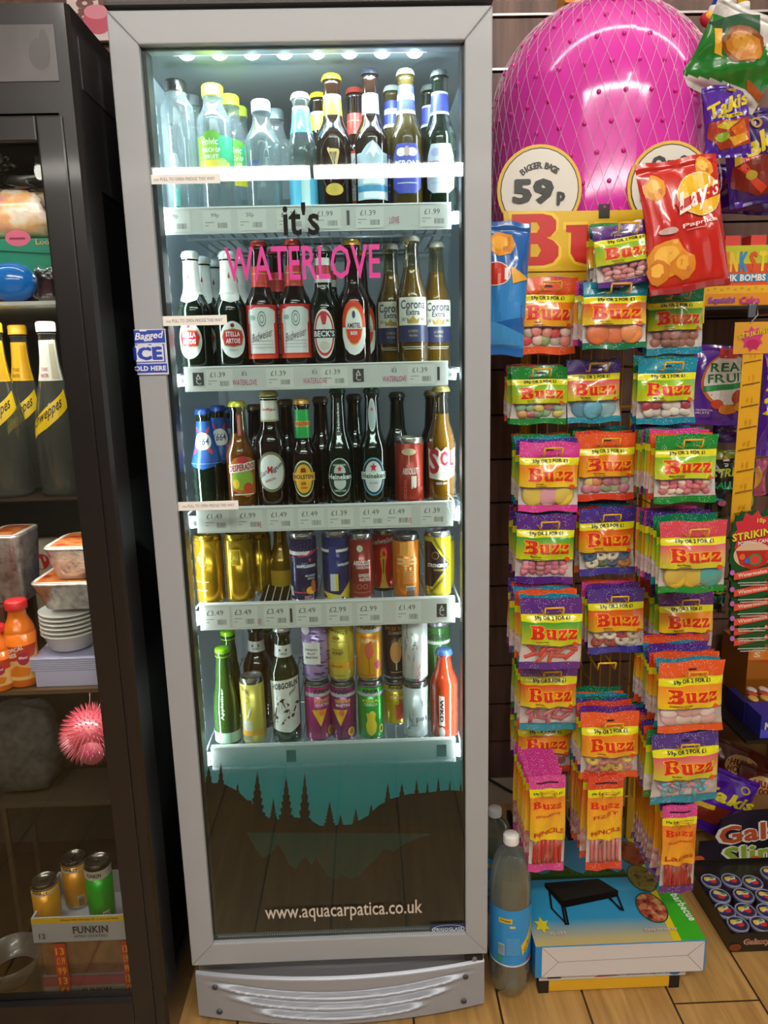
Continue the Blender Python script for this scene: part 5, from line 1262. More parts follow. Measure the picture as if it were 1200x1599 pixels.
for px, yt, Y, c, lb in ((72, 1372, .028, '#d8981c', 'orange-yellow can at the left end of the grey carton'), (122, 1336, .09, '#c98a1e', 'orange can at the back of the grey carton'), (158, 1330, .028, '#12a01e', 'green can at the right end of the grey carton')):
    x = min(at(px, 1400, Y).x, xr-.034); z0 = tz0+.0035; h_ = min(max(at(px, yt, Y).z-z0, .10), .15)
    can(x, Y, z0, h_, .0265, c, [('r',-1.5,.80,1.5,.93,'#b4b0a4'), ('t','FUNKIN',-.2,.865,.06,1.1,'#2c2a28',.05), ('r',.2,.05,.7,.30,'#c9c5ba')]+[('r',.25,.08+i*.03,.65,.095+i*.03,'#4a4a48') for i in range(7)], .2, lb, 'cans in the lower cabinet', lid='#6a6862')
# shrink-wrapped pack under the carton
g = G(); z0 = max(sup, .0757); zt_ = tz0-.0015
g.box((pa.x+.004, yt_+.006, z0), (xr-.001, .10, z0+(zt_-z0)*.34), mat('#a8a9ae', .5)); g.box((pa.x+.004, yt_+.0055, z0+(zt_-z0)*.17), (xr-.001, yt_+.0075, z0+(zt_-z0)*.34), mat('#c84a68', .5))
g.box((pa.x+.008, yt_+.012, z0+(zt_-z0)*.34), (xr-.004, .098, zt_-.001), mottle_mat('cans_in_wrap', ['#6a4430', '#8c5c3a', '#7a2c30'], 22, .4))
pk = g.build('shrink_wrapped_pack')
g = G(); w = xr-pa.x
for f0, f1 in ((.20, .33), (.93, 1.0)):
    xa_, xb_ = pa.x+w*f0, pa.x+w*f1
    art([('r',xa_,z0+.001,xb_,zt_-.002,'#c02418')]+[('t',t,(xa_+xb_)/2,z0+(zt_-z0)*v,(zt_-z0)*.13,(xb_-xa_)*.7,'#e8a82c',.03) for t, v in (('13',.85),('£1.99',.68),('99',.5),('13',.32),('£1',.14))], lambda u, v, o: (u, yt_-.0005-o, v), g=g)
g.build('price_tape', pk)
art([('t','FUNKIN',pa.x+w*.6,z0+(zt_-z0)*.08,(zt_-z0)*.10,w*.32,'#3a3d44',.05)], lambda u, v, o: (u, yt_+.005-o, v)).build('pack_lettering', pk)
g = G(); g.box((pa.x+.002, yt_+.001, z0), (xr, .101, zt_), clear_mat('pack_film', '#eceaea', .25, .9, .05)); g.build('film', pk)
tag(pk, 'film-wrapped drinks pack with two red price tapes at the bottom of the cabinet', 'packaging')
g = G(); c = at(8, 1440, .05); g.lathe([(.045, 0), (.052, .004), (.062, .045), (.064, .045), (.055, .004), (.048, .003)], mat('#5a5650', .3, 0, .4), 40, caps=False); g.lathe([(.0001, .001), (.05, .001)], mat('#5a5650', .3), 40)
o = g.build('dish'); o.location = (c.x-.01, .07, .0757); o.scale = (1, 1, 1.1); tag(o, 'smoky round dish at the bottom left of the cabinet', 'dish')
# behind the side glass: green bottles and teal packs
for i, (Y, zt2, c, lb) in enumerate(((.155, .30, '#1f7a1c', 'green fizzy drink bottle seen through the side glass of the black cabinet'), (.245, .30, '#2f8a14', 'second green drink bottle further back behind the side glass'))):
    prof = [(.036, 0), (.040, .006), (.040, .16), (.036, .19), (.014, .27), (.014, .29)]
    x = XC-.056; d = Drink('drink_bottle', prof, mat(c, .12, 0, .8)); d.h = .29; screw_cap(d.root, .016, .305, .018, mat('#d8d8d0', .4))
    d.lab([('p',[(-.8,.50),(.8,.60),(.8,.72),(-.8,.62)],'#d8b81c'), ('t','ppes',.1,.62,.08,.8,'#2a241c',.02,.06)], .7); d.at(x, Y, zS2+.0005).tag(lb, 'bottle', 'green bottles behind the side glass')
for i, (Y, z0_, z1_, c, lb) in enumerate(((.185, 0, .16, '#2f6a68', 'teal wrapped packet behind the cabinet side glass'), (.275, 0, .12, '#a8c4c8', 'pale blue wrapped packet behind the cabinet side glass'))):
    film_wrap('wrapped_packet', XC-.10, XC-.032, Y-.03, Y+.04, zz3+.002, zz3+z1_, mottle_mat('pack_'+c[1:], [c, '#16302e', c], 30, .25, .8), 20+i, lb, 'packaging')
# poster behind, top left
a, b_ = at(112, 66, .73), at(172, -30, .73)
g = G(); g.box((a.x, .722, a.z), (b_.x, .735, b_.z+.05), mat('#d9c9c4', .5)); o = g.build('wall_poster'); zc = (a.z+b_.z)/2
art([('t','gl',a.x+.055,at(140,8,.72).z,.075,.075,'#7a5048',.03), ('e',at(152,32,.72).x,at(152,32,.72).z,.035,.03,'#c8586c'), ('e',at(150,18,.72).x,at(150,18,.72).z,.03,.016,'#dc8c9c')], lambda u, v, o_: (u, .722-o_, v)).build('poster_print', o)
tag(o, 'pink and cream poster on the wall in the gap above the black cabinet', 'poster')

# ================================================================ BAGGED ICE SIGN wrapped round the fridge door edge
a, b_ = at(209, 588, -.003), at(261, 512, -.003)
x0, x1, z0, z1 = -DX, at(261, 550, -.003).x, at(235, 585, -.003).z, at(235, 514, -.003).z
sw = (x1-x0)/.76                                     # full width, a quarter goes round the corner
def icemap(u, v, o):                                # u 0..1 across the sign, v 0..1 up
    d = u*sw - sw*.24
    z = z0+(z1-z0)*v
    return (x0+d, -.0035-o, z) if d >= 0 else (x0-.0035-o, -.0035-d*1.0, z)
g = G(); g.grid(lambda u, v: icemap(u, v, -.0015), [0, .12, .24, .5, .75, 1], [0, .5, 1], mat('#d9dbe2', .35)); 
g.grid(lambda u, v: icemap(u, v, 0), [0, .12, .24, .5, .75, 1], [0, .5, 1], mat('#d9dbe2', .35))
BLU = '#2b48b4'
art([('r',.02,.70,.98,.98,BLU), ('r',.02,.04,.98,.24,BLU), ('r',.06,.27,.95,.67,BLU), ('r',.09,.29,.92,.65,'#dfe2ec'), ('t','Bagged',.60,.84,.20,.72,'#e6e9f2',.02,.06,.3), ('t','ICE',.52,.47,.30,.74,BLU,.08), ('t','SOLD HERE',.53,.14,.11,.84,'#e6e9f2',.05), ('r',.38,.955,.55,.995,'#e6e9f2'),
     ('p',[(.30,.66),(.36,.60),(.42,.63),(.5,.59),(.56,.64),(.56,.67),(.3,.67)],'#dfe2ec'), ('p',[(.64,.66),(.7,.60),(.78,.63),(.9,.60),(.9,.67),(.64,.67)],'#dfe2ec')], lambda u, v, o: icemap(u, v, o*.7), .12, None, g=g)
o = g.build('ice_sign'); tag(o, 'blue and white bagged ice sign wrapped over the left edge of the fridge door', 'sign')

# ================================================================ BAGS
def bag_shape(w, h, t, seed, crimp=.10, head=.22, amp=.0021):
    q = random.Random(seed); P_ = [q.uniform(0, 6.28) for _ in range(8)]; k1 = q.uniform(14, 22); k2 = q.uniform(9, 15)
    lean = q.uniform(-.004, .004)
    def yf(u, v):                                    # how far the front bulges at u (-.5...5), v (0 bottom..1 top)
        e = max(0.0, 1-abs(2*u)**2.6)**.55
        if v < crimp: ev = .05
        elif v > 1-head: ev = .07+.12*(1-v)/max(head, .01)
        else:
            s_ = (v-crimp)/(1-head-crimp); ev = .07+.93*math.sin(PI*min(1, s_*1.0))**.55 if 0 < s_ < 1 else .07
        b_ = t/2*e*ev
        wr = amp*(math.sin(k1*u+P_[0]+6*v)+.8*math.sin(k2*v+P_[1]-9*u)+1.3*abs(math.sin(5.5*u+P_[2]+4.2*v))-1.0*abs(math.sin(7*v-5*u+P_[3])))
        c = 1-max(0, abs(2*u)-.8)*4
        return b_+wr*(.35+.65*ev)*max(.3, c)+.0006
    def xs(u, v):
        k = 1-.035*math.sin(PI*v)+.008*math.sin(11*v+P_[4])
        return u*w*k+lean*math.sin(PI*v)
    def zs(u, v): return (v-1)*h+.0018*math.sin(9*u+P_[5])*(1 if v > .95 or v < .05 else .3)
    return yf, xs, zs
def bag_grid(g, sh, mf, nu=18, nv=26, vcuts=(), back=None, topline=None):
    yf, xs, zs = sh
    us = [-.5+i/nu for i in range(nu+1)]
    vs = sorted(set([round(i/nv, 4) for i in range(nv+1)] + list(vcuts)))
    g.grid(lambda u, v: (xs(u, v), -yf(u, v), zs(u, v)), us, vs, mf)
    g.grid(lambda u, v: (xs(-u, v), yf(-u, v)*.8, zs(-u, v)), us, vs, back or mf)
def bag_map(sh): yf, xs, zs = sh; return lambda u, v, o: (xs(u, v), -yf(u, v)-o, zs(u, v))

HDR = {'orange': ('#d8461c', '#e4622a'), 'blue': ('#22348c', '#5a2a86'), 'purple': ('#6a2470', '#40288c'), 'green': ('#117a2a', '#1c8a3a'), 'teal': ('#127a92', '#1a90a8'), 'pink': ('#c42a80', '#d8489a'), 'red': ('#c8321e', '#d84a2a'), 'navy': ('#2a2c8c', '#3a3aa0'), 'dkgreen': ('#0c6636', '#0f7a5a'), 'coral': ('#cc4438', '#d04a6a')}
PAN = {'orange': ('#e8c41c', '#e8842c'), 'green': ('#c8cc1c', '#3a9a34'), 'red': ('#dcc81e', '#d84a30'), 'pink': ('#c8cc20', '#d8506c'), 'redo': ('#e0b420', '#d8521e'), 'oran2': ('#e8a820', '#e07a24'), 'lime': ('#c4cc1e', '#7ab42a')}
_bagkit = {}
def sweets_mesh(g, sh, kind, cols, seed, v0=.115, v1=.35, w=.12, h=.135):
    yf, xs, zs = sh; q = random.Random(seed)
    mats = [mat(c, .45, 0, .2) for c in cols]
    n = {'blob': (5, 2), 'big': (3, 1), 'disc': (6, 3), 'ring': (4, 2), 'stick': (5, 2), 'bottle': (5, 3), 'mallow': (4, 2)}[kind]
    for j in range(n[1]):
        for i in range(n[0]):
            u = -.40+.80*(i+.5)/n[0]+q.uniform(-.03, .03); v = v0+.02+(v1-v0-.02)*(j+.5)/n[1]+q.uniform(-.012, .012)
            m = mats[(i+j*2+q.randrange(2)) % len(mats)]
            y = -yf(u, v)+.0095; x = xs(u, v); z = zs(u, v); sx = w*.80/n[0]*.62; sz = h*(v1-v0)/n[1]*.62
            T = Matrix.Translation((x, y, z)) @ Matrix.Rotation(q.uniform(-.6, .6), 4, 'Y')
            if kind == 'ring':
                for a in range(12):
                    t_ = 2*PI*a/12; g.ball((sx*.62*math.cos(t_), 0, sz*.66*math.sin(t_)), (sx*.42, .005, sz*.42), m, T, 8, 6)
            elif kind == 'stick':
                T = Matrix.Translation((x, y, z)) @ Matrix.Rotation(q.uniform(-.9, .9)+(PI/2 if (i+j) % 2 else .5), 4, 'Y')
                g.lathe([(.0035, -.013), (.0042, -.012), (.0042, .012), (.0035, .013)], m, 12, T)
            elif kind == 'bottle':
                T = Matrix.Translation((x, y, z)) @ Matrix.Rotation(q.choice([1.2, -1.0, 1.6, .3]), 4, 'Y')
                g.lathe([(.0045, -.011), (.0052, -.008), (.0052, 0)], mats[0], 10, T); g.lathe([(.0052, 0), (.0045, .004), (.003, .008), (.0028, .011)], mats[1 % len(mats)], 10, T)
            else:
                k = 1.12 if kind in ('mallow', 'big') else 1.0
                g.ball((0, 0, 0), (sx*k*(1.0 if kind != 'disc' else .9), .0055, sz*k), m, T, 12, 8)
BUZ = '#cf2a1c'
WINM = clear_mat('bag_window_film', '#ffffff', .30, .9, .06, .05, '#ffffff')
def sweet_bag(hdr, pan, strip, win, sk, scols, flav, seed, w=.12, h=.135, plain=False, tall=False):
    """a hanging bag; origin at the middle of its top edge"""
    key = (hdr, pan, strip, win, sk, tuple(scols or ()), flav, seed, plain, tall)
    zones = (.10, .36, .68, .78) if not tall else (.085, .34, .78, .86)
    a, b_, c, d_ = zones
    t = .026 if not tall else .012
    sh = bag_shape(w, h, t, seed, crimp=a, head=1-d_)
    mh = speck_mat(HDR[hdr][0], HDR[hdr][1]); ms = speck_mat(HDR[strip][0], HDR[strip][1], amount=.02)
    p = PAN[pan]; mp_ = ramp_mat(p[0], p[1], (b_-1)*h, (c-1)*h, 2, .22, .7)
    mb = mat('#dcd81c', .25, 0, .7)
    wm = mottle_mat('window_'+win[1:], [win, '#e8dcd8'], 90, .3, .7)
    gap = 'slot'
    def mf(u, v):
        if v < a: return ms
        if v < b_: return WINM if (not plain and sk) else wm
        if v < c: return mp_
        if v < d_: return mb
        return mh
    def mfb(u, v):
        return mat('#cfc9c4', .4) if a <= v < b_ else mf(u, v) if v >= a else ms
    g = G(); bag_grid(g, sh, mf if not plain else mf, 16 if not plain else 8, 24 if not plain else 10, zones, mfb if not plain else mf)
    o = g.build('sweet_bag')
    if plain: return o
    bm_ = bag_map(sh)
    def seam_rect(v0, v1, col): return ('r', -.49, v0, .49, v1, col)
    if not tall:
        lay = [seam_rect(b_-.006, b_+.004, '#3a2a6c'),
               ('t', '59p OR 2 FOR £1', .0, (c+d_)/2, (d_-c)*.66, .58, '#1c1a14', .05),
               ('b', .02, b_+(c-b_)*.57, (c-b_)*.64, .80, '#f2b022', .045), ('b', .02, b_+(c-b_)*.57, (c-b_)*.60, .77, BUZ, .0),
               ('t', flav, -.17, b_+(c-b_)*.16, .028, None, '#3a2418', .02), ('r', -.24, b_+(c-b_)*.045, -.05, b_+(c-b_)*.075, '#8a5a24'),
               ('r', -.06, d_+.10, .06, d_+.125, '#2a1c28')]
        lay.append(('e', .38, b_+.015, .045, .03, '#d84a1e')); lay.append(('e', .40, b_+.055, .022, .016, '#f0c020'))
    else:
        lay = [('t', '59p OR 2 FOR £1', .0, (c+d_)/2-.005, .030, .80, '#1c1a14', .05), ('b', -.02, .70, .075, .84, '#f0a41c', .03), ('b', -.02, .70, .07, .82, BUZ, .0)]
        wd = flav.split('|')
        lay += [('t', wd[0], .0, .60, .035, .70, '#b83a24', .02, .06), ('t', wd[1], .0, .43, .065 if len(wd[1]) < 6 else .050, .84, '#e8a42a', .08, .06), ('t', wd[1], .0, .43, .062 if len(wd[1]) < 6 else .046, .82, '#b02c1c', .02, .06),
                ('r', -.30, d_+.06, .30, d_+.075, '#2a1c28')]
    art(lay, bm_, .09, .04, step=.00018, base=.0004).build('print', o)
    if sk:
        g = G()
        if tall:
            for i in range(7):
                u = -.36+.12*i; m = mat(scols[i % len(scols)], .4, 0, .2)
                g.tube([(xs_, -.0028-.0005*(i % 2), zs_) for xs_, zs_ in ((sh[1](u, v), sh[2](u, v)) for v in (a+.01, .15, .25, b_-.005))], w*.048, m, 8)
        else: sweets_mesh(g, sh, sk, scols, seed, a+.01, b_-.01, w, h)
        g.build('sweets', o)
    return o

# back-of-stack bags: a few colourways, repeated
PLAIN = []
for i, (a_, b_, c_, d_) in enumerate((('purple','green','purple','#b06a74'), ('orange','orange','red','#c08a5a'), ('green','lime','green','#b8b4a0'), ('blue','red','blue','#7a6a8c'), ('teal','pink','teal','#8aa4a8'), ('pink','oran2','pink','#c88a9c'), ('red','redo','orange','#a04a3a'), ('dkgreen','green','teal','#a08474'))):
    o = sweet_bag(a_, b_, c_, d_, None, None, '', 40+i, plain=True); PLAIN.append([o, False])
PLAINT = []
for i, (a_, b_, c_, d_) in enumerate((('pink','orange','pink','#b8402c'), ('red','redo','red','#c0605c'), ('purple','oran2','purple','#b03a2a'))):
    o = sweet_bag(a_, b_, c_, d_, None, None, '', 60+i, w=.055, h=.150, plain=True, tall=True); PLAINT.append([o, False])

FRONT = [
 # x0, x1, ytop, ybot, header, panel, strip, window, sweets, colours, flavour, n behind, roll, name for labels
 (811, 903, 434, 553, 'orange','oran2','orange','#d8b8b0','blob',['#d83a4a','#e8c8c4','#8cae6a','#b8b0a0','#e08a80'],'Fizzy Mix',4,.02,'orange bag of red, white and green fizzy sweets under the big lettering'),
 (912, 1012, 440, 545, 'teal','red','dkgreen','#d89060','big',['#e08a4a','#d8703c','#e0a060'],'Fizzy Peaches',3,.0,'teal-topped bag of orange sugared sweets in the middle of the top row'),
 (1010, 1098, 449, 553, 'dkgreen','green','teal','#a8786c','blob',['#a86a5c','#b88478','#98685c'],'Cherry Cola',3,-.02,'dark green bag of brown sugared sweets, right of the top row'),
 (797, 886, 572, 662, 'green','lime','green','#b8b090','blob',['#d8a05a','#d8c85a','#cc7a80','#8cb890'],'Sugar Babies',3,.01,'green bag of pastel sugared sweets, left of the second row'),
 (887, 970, 562, 660, 'blue','pink','teal','#6aa4b4','big',['#4a90b0','#5aa8c0','#8cc0cc'],'Blue Bottles',1,-.02,'blue bag of sky-blue sweets, middle of the second row'),
 (996, 1090, 560, 662, 'teal','lime','teal','#c8b4a8','blob',['#e8e2d4','#b8323c','#e0d8cc','#a82a3c'],'Milk Teeth',2,.0,'teal bag of white and dark red sweets, right of the second row'),
 (812, 906, 690, 798, 'pink','orange','pink','#d8c88c','big',['#e0c84a','#d8d090','#dca0b0'],'Sour Apples',7,.02,'pink bag of yellow sour sweets, left of the third row'),
 (902, 993, 676, 780, 'orange','oran2','red','#c89a90','blob',['#d88a5a','#cc7a90','#d8c060','#a8b890'],'Fizzy Dummies',5,.0,'orange bag of pale fizzy sweets, middle of the third row'),
 (1024, 1121, 678, 784, 'green','lime','green','#c8707c','disc',['#d8788c','#cc6478','#ecd8c4','#d86e84'],'Mallow Bonbons',9,-.01,'green bag of pink and cream discs, right of the third row'),
 (808, 900, 803, 910, 'purple','green','purple','#c8808c','disc',['#d87c8c','#cc6a7c','#e4a0a4'],'Maoam Drops',6,.03,'purple bag of pink discs, left of the fourth row'),
 (905, 993, 792, 896, 'blue','redo','navy','#8c7a64','ring',['#e4e0cc','#2a6a4c','#1f5a84','#c88a2c'],'Mixed Drops',4,-.02,'blue bag of mixed green, blue and white rings, middle of the fourth row'),
 (1030, 1133, 814, 924, 'coral','pink','green','#b8b498','big',['#2a9c94','#d8b83a','#3aa8a0','#d8866a'],'Sour Domes',8,-.01,'coral bag of turquoise and yellow domes, right of the fourth row'),
 (812, 908, 934, 1043, 'purple','green','purple','#b8a4a8','stick',['#cc2a28','#d8342e'],'Strawberry Pencils',7,.01,'purple bag of short red sticks, left of the fifth row'),
 (917, 1005, 918, 1018, 'blue','redo','navy','#8a6c60','ring',['#e4decc','#b02a30','#d8c8a8'],'Mixed Drops',3,-.03,'blue bag with a white ring and red sweets, middle of the fifth row'),
 (1027, 1112, 924, 1018, 'purple','orange','purple','#c85a60','big',['#d82a38','#cc2230'],'Strawberries',7,-.02,'purple bag of large red berries, right of the fifth row'),
 (813, 902, 1032, 1138, 'purple','red','teal','#b88088','stick',['#cc5868','#c04a5c','#d87c88'],'Fizzy Pencils',5,.01,'yellow and pink bag of pink sugared sticks, left of the sixth row'),
 (907, 997, 1112, 1213, 'orange','oran2','orange','#c09080','ring',['#e0cc5a','#c87878','#e0cc5a'],'Peach Rings',7,-.01,'orange bag of yellow rings, middle of the sixth row'),
 (1028, 1132, 1032, 1140, 'orange','orange','orange','#c8b0b0','mallow',['#e8d8d0','#e0b0b8','#ecdcd4'],'Strawberries & Cream',9,-.02,'orange bag of white and pink mallows, right of the sixth row'),
 (808, 893, 1118, 1203, 'orange','oran2','red','#b07c78','blob',['#c0606c','#b8a080','#b86a70'],'Fizzy Sours',4,.01,'orange bag of dusky pink sweets, left of the seventh row'),
 (1015, 1121, 1143, 1250, 'blue','pink','teal','#a0b4c4','bottle',['#3fb4d0','#e49ab8'],'Fizzy Bottles',9,-.02,'blue bag of blue and pink bottle sweets, right of the seventh row'),
 (925, 1022, 349, 446, 'purple','lime','purple','#c88c94','disc',['#dc9aa0','#e4b4b4','#cc8088'],'Strawberry Rings',3,-.13,'tilted purple bag of pale pink sweets at the top of the rack'),
]
TALL = [
 (825, 882, 1210, 1356, 'pink','orange','pink','#b8302c',['#b82a22','#c83a2c'],'Strawberry|PENCILS',8,.0,'narrow magenta packet of red pencil sweets at the bottom left of the rack'),
 (917, 974, 1211, 1354, 'red','orange','red','#c8706c',['#c4686c','#cc7c78'],'FIZZY|PENCILS',8,.0,'narrow red packet of pink pencil sweets at the bottom middle of the rack'),
 (1033, 1088, 1257, 1390, 'pink','oran2','purple','#a82a24',['#a8241e','#b4322a'],'Strawberry|Laces',11,.0,'narrow pink and purple packet of red lace sweets at the bottom right'),
]
HOOKS = []
rb = random.Random(77)
def y_for(x0, x1, ym, w):
    lo, hi = -.3, .6
    for _ in range(30):
        m_ = (lo+hi)/2
        if at(x1, ym, m_).x-at(x0, ym, m_).x < w: lo = m_
        else: hi = m_
    return (lo+hi)/2
def hang(rows, tall):
    for i, row in enumerate(rows):
        if tall: x0, x1, yt, yb, hd, pn, st, wn, sc, fl, nb, roll, lb = row; sk = 'tall'
        else: x0, x1, yt, yb, hd, pn, st, wn, sk, sc, fl, nb, roll, lb = row
        W0 = .0655 if tall else .122
        Y = max(.05, min(.19, y_for(x0, x1, (yt+yb)/2, W0)))
        if i == 20 and not tall: Y = .085
        w = at(x1, (yt+yb)/2, Y).x-at(x0, (yt+yb)/2, Y).x; h = at((x0+x1)/2, yt, Y).z-at((x0+x1)/2, yb, Y).z
        c = at((x0+x1)/2, yt, Y); mid = at((x0+x1)/2, (yt+yb)/2, Y)
        c.x = c.x+(mid.x-c.x)*.5
        o = sweet_bag(hd, pn, st, wn, sk, sc, fl, 100+i+(50 if tall else 0), w=w, h=h, tall=tall)
        o.location = c; o.rotation_euler = (-.03, roll, rb.uniform(-.05, .05))
        tag(o, lb, 'sweets', 'front bags on the sweet rack' if False else None)
        HOOKS.append((c.x, c.z-.022*(h/.135), Y, w*.34))
        ref = sweet_bag.__name__
        for k in range(nb):
            pool = PLAINT if tall else PLAIN
            e = pool[(i*3+k*(1 if tall else 5)+rb.randrange(2)) % len(pool)]
            if tall: e = pool[i % 3]
            cc = e[0] if not e[1] else dup(e[0]); e[1] = True
            gap = .0145 if not tall else .0150
            cc.location = (c.x+rb.uniform(-.003, .003), Y+.016+gap*(k+.4), c.z+rb.uniform(-.004, .004)+(.004 if k else 0))
            cc.rotation_euler = (rb.uniform(-.03, .03), roll*.4+rb.uniform(-.02, .02), rb.uniform(-.06, .06))
            bw, bh = (.055, .150) if tall else (.12, .135)
            cc.scale = (w/bw*.98, .55, h/bh*.99)
            tag(cc, 'sweet bags hanging behind the ' + ' '.join(lb.replace(',', '').split()[:11]), 'sweets', 'packets behind the ' + ' '.join(lb.replace(',', '').split()[:11]))
hang(FRONT, False); hang(TALL, True)
# one packet leaning beside the tilted bag at the top
o = sweet_bag('purple','orange','coral','#c87c74','disc',['#d88c80','#cc7468'],'Shrimps',301,w=.105,h=.125); c = at(955, 354, .145)
o.location = c; o.rotation_euler = (0, .03, .5); tag(o, 'purple and orange bag turned edge-on behind the tilted bag at the top', 'sweets')

# ================================================================ THE YELLOW RACK
YEL = mat('#dca81c', .35, 0, .3)
YP = .345
rack = empty('sweet_rack', (.6, .2, 0)); rack.location = (0, 0, 0)
tag(rack, 'yellow wire display rack with square feet holding rows of sweet bags', 'display rack')
fx0, fx1 = at(842, 1541, .036).x, at(1060, 1541, .036).x
g = G(); g.box((fx0, .036, .004), (fx1, .056, .030), YEL, bev=.001); g.box((fx0, .40, .004), (fx1, .42, .030), YEL, bev=.001)
g.box((fx0+.004, .056, .006), (fx0+.024, .40, .028), YEL); g.box((fx1-.024, .056, .006), (fx1-.004, .40, .028), YEL); g.build('base_frame', rack)
for x in (fx0, fx1):
    for y in (.036, .40):
        g = G(); s = -1 if x == fx0 else 1; g.box((x-s*.022, y-.001, .0), (x+s*.001, y+.021, .0315), mat('#15130f', .5), bev=.0015); g.build('foot_cap', rack)
PX0, PX1 = .455, .745
g = G()
for x in (PX0, PX1): g.box((x-.010, YP+.03, .030), (x+.010, YP+.05, 1.46), YEL, bev=.001)
g.build('upright', rack)
g = G()
for z in (.25, .5, .75, 1.0, 1.25, 1.45): g.tube([(PX0, YP+.030, z), (PX1, YP+.030, z)], .003, YEL, 6)
n = 12
for i in range(n+1): x = PX0+(PX1-PX0)*i/n; g.tube([(x, YP+.024, .25), (x, YP+.024, 1.45)], .0018, YEL, 5)
g.build('wire_panel', rack)
for (x, z, Y, w) in HOOKS:
    w = .036 if w > .03 else .026
    yf_ = Y-.028; g = G()
    for s in (-1, 1): g.tube([(x+s*w/2, YP+.02, z+.006), (x+s*w/2, yf_+.004, z-.001), (x+s*w/2, yf_, z+.002), (x+s*w/2, yf_-.003, z+.014)], .0016, YEL, 7)
    g.tube([(x-w/2, yf_-.003, z+.014), (x+w/2, yf_-.003, z+.014)], .0020, YEL, 7)
    g.build('prong', rack)
for px, py in ((949, 1038), (1072, 426)):
    p = at(px, py, .10); g = G(); x, z = p.x, p.z
    for s in (-1, 1): g.tube([(x+s*.018, YP+.02, z+.01), (x+s*.018, .104, z-.012), (x+s*.018, .099, z+.004)], .0018, YEL, 7)
    g.tube([(x-.018, .099, z+.004), (x+.018, .099, z+.004)], .0022, YEL, 7); g.build('prong', rack)
# yellow header card
YH = .235
def hp(px, py): p = at(px, py, YH); return (p.x, p.z)
g = G()
card = [hp(786, 330), hp(793, 512), hp(1100, 505), hp(1108, 325), hp(1000, 328), hp(900, 330)]
g.prism(card, YH, YH+.004, mat('#e0b81a', .4))
c1 = hp(843, 297); c2 = hp(1046, 291); r1 = hp(909, 297)[0]-c1[0]
for c_ in (c1, c2):
    g.prism([(c_[0]+r1*math.cos(2*PI*i/40), c_[1]+r1*math.sin(2*PI*i/40)) for i in range(40)], YH-.0005, YH+.0035, mat('#e0b81a', .4))
hc = g.build('header_card', rack)
lay = []
cr_ = r1
for c_ in (c1, c2): lay += [('e', c_[0], c_[1], cr_*.93, cr_*.93, '#1c1812'), ('e', c_[0], c_[1], cr_*.905, cr_*.905, '#dcd8cc')]
for i, ch in enumerate('BIGGER BAGS'):
    a = math.radians(128-i*7.4); rr_ = cr_*.66
    if ch != ' ': lay.append(('t', ch, c1[0]+rr_*math.cos(a), c1[1]+rr_*math.sin(a)-cr_*.12, cr_*.145, None, '#1c1812', .05, a-PI/2))
lay += [('t', '59', c1[0]-cr_*.16, c1[1]-cr_*.03, cr_*.56, cr_*.98, '#16130f', .07), ('t', 'p', c1[0]+cr_*.50, c1[1]-cr_*.20, cr_*.30, cr_*.20, '#16130f', .07),
        ('t', 'Or 2', c2[0]-cr_*.02, c2[1]+cr_*.50, cr_*.34, cr_*.9, '#16130f', .07), ('t', 'for £1', c2[0]-cr_*.08, c2[1]-cr_*.10, cr_*.5, cr_*1.3, '#16130f', .07)]
lay.append(('p', [hp(786,330), hp(793,425), hp(1100,420), hp(1108,325), hp(1000,328), hp(900,330)], '#e0b81a'))
BIG = [BUZZ[0], BUZZ[1], BUZZ[2]]; UU = [BUZZ[3]]
b0, b1 = hp(798, 416), hp(873, 334)
for dx, col in ((.006, '#f0cf3a'), (.0, '#c8241a')):
    lay.append(('o', BIG, 'bigB', (b0[0]+b1[0])/2, (b0[1]+b1[1])/2, b1[1]-b0[1]+dx*2, b1[0]-b0[0]+dx*2, col))
    lay.append(('o', UU, 'bigU', hp(925, 380)[0], hp(925, 382)[1], (b1[1]-b0[1])*.76+dx*2, (b1[0]-b0[0])*1.15+dx*2, col))
    lay.append(('o', [_Z], 'bigZ', hp(1008, 380)[0], hp(1008, 384)[1], (b1[1]-b0[1])*.76+dx*2, (b1[0]-b0[0])*.75+dx*2, col))
    lay.append(('o', [_Z], 'bigZ', hp(1066, 380)[0], hp(1066, 386)[1], (b1[1]-b0[1])*.76+dx*2, (b1[0]-b0[0])*.75+dx*2, col))
lay += [('p', [hp(790,323), hp(902,320), hp(905,330), hp(790,334)], '#b8961a')] if False else []
art(lay, lambda u, v, o: (u, YH-.0009-o, v), step=.00020, g=None).build('header_print', hc)
g = G(); a, b_ = hp(934, 342), hp(952, 319); g.box((a[0], YH-.006, a[1]), (b_[0], YH-.001, b_[1]), mat('#181513', .4), bev=.001); g.ball(((a[0]+b_[0])/2, YH-.006, b_[1]-.006), (.003,.001,.003), mat('#c03a6a', .5)); g.build('card_clip', rack)

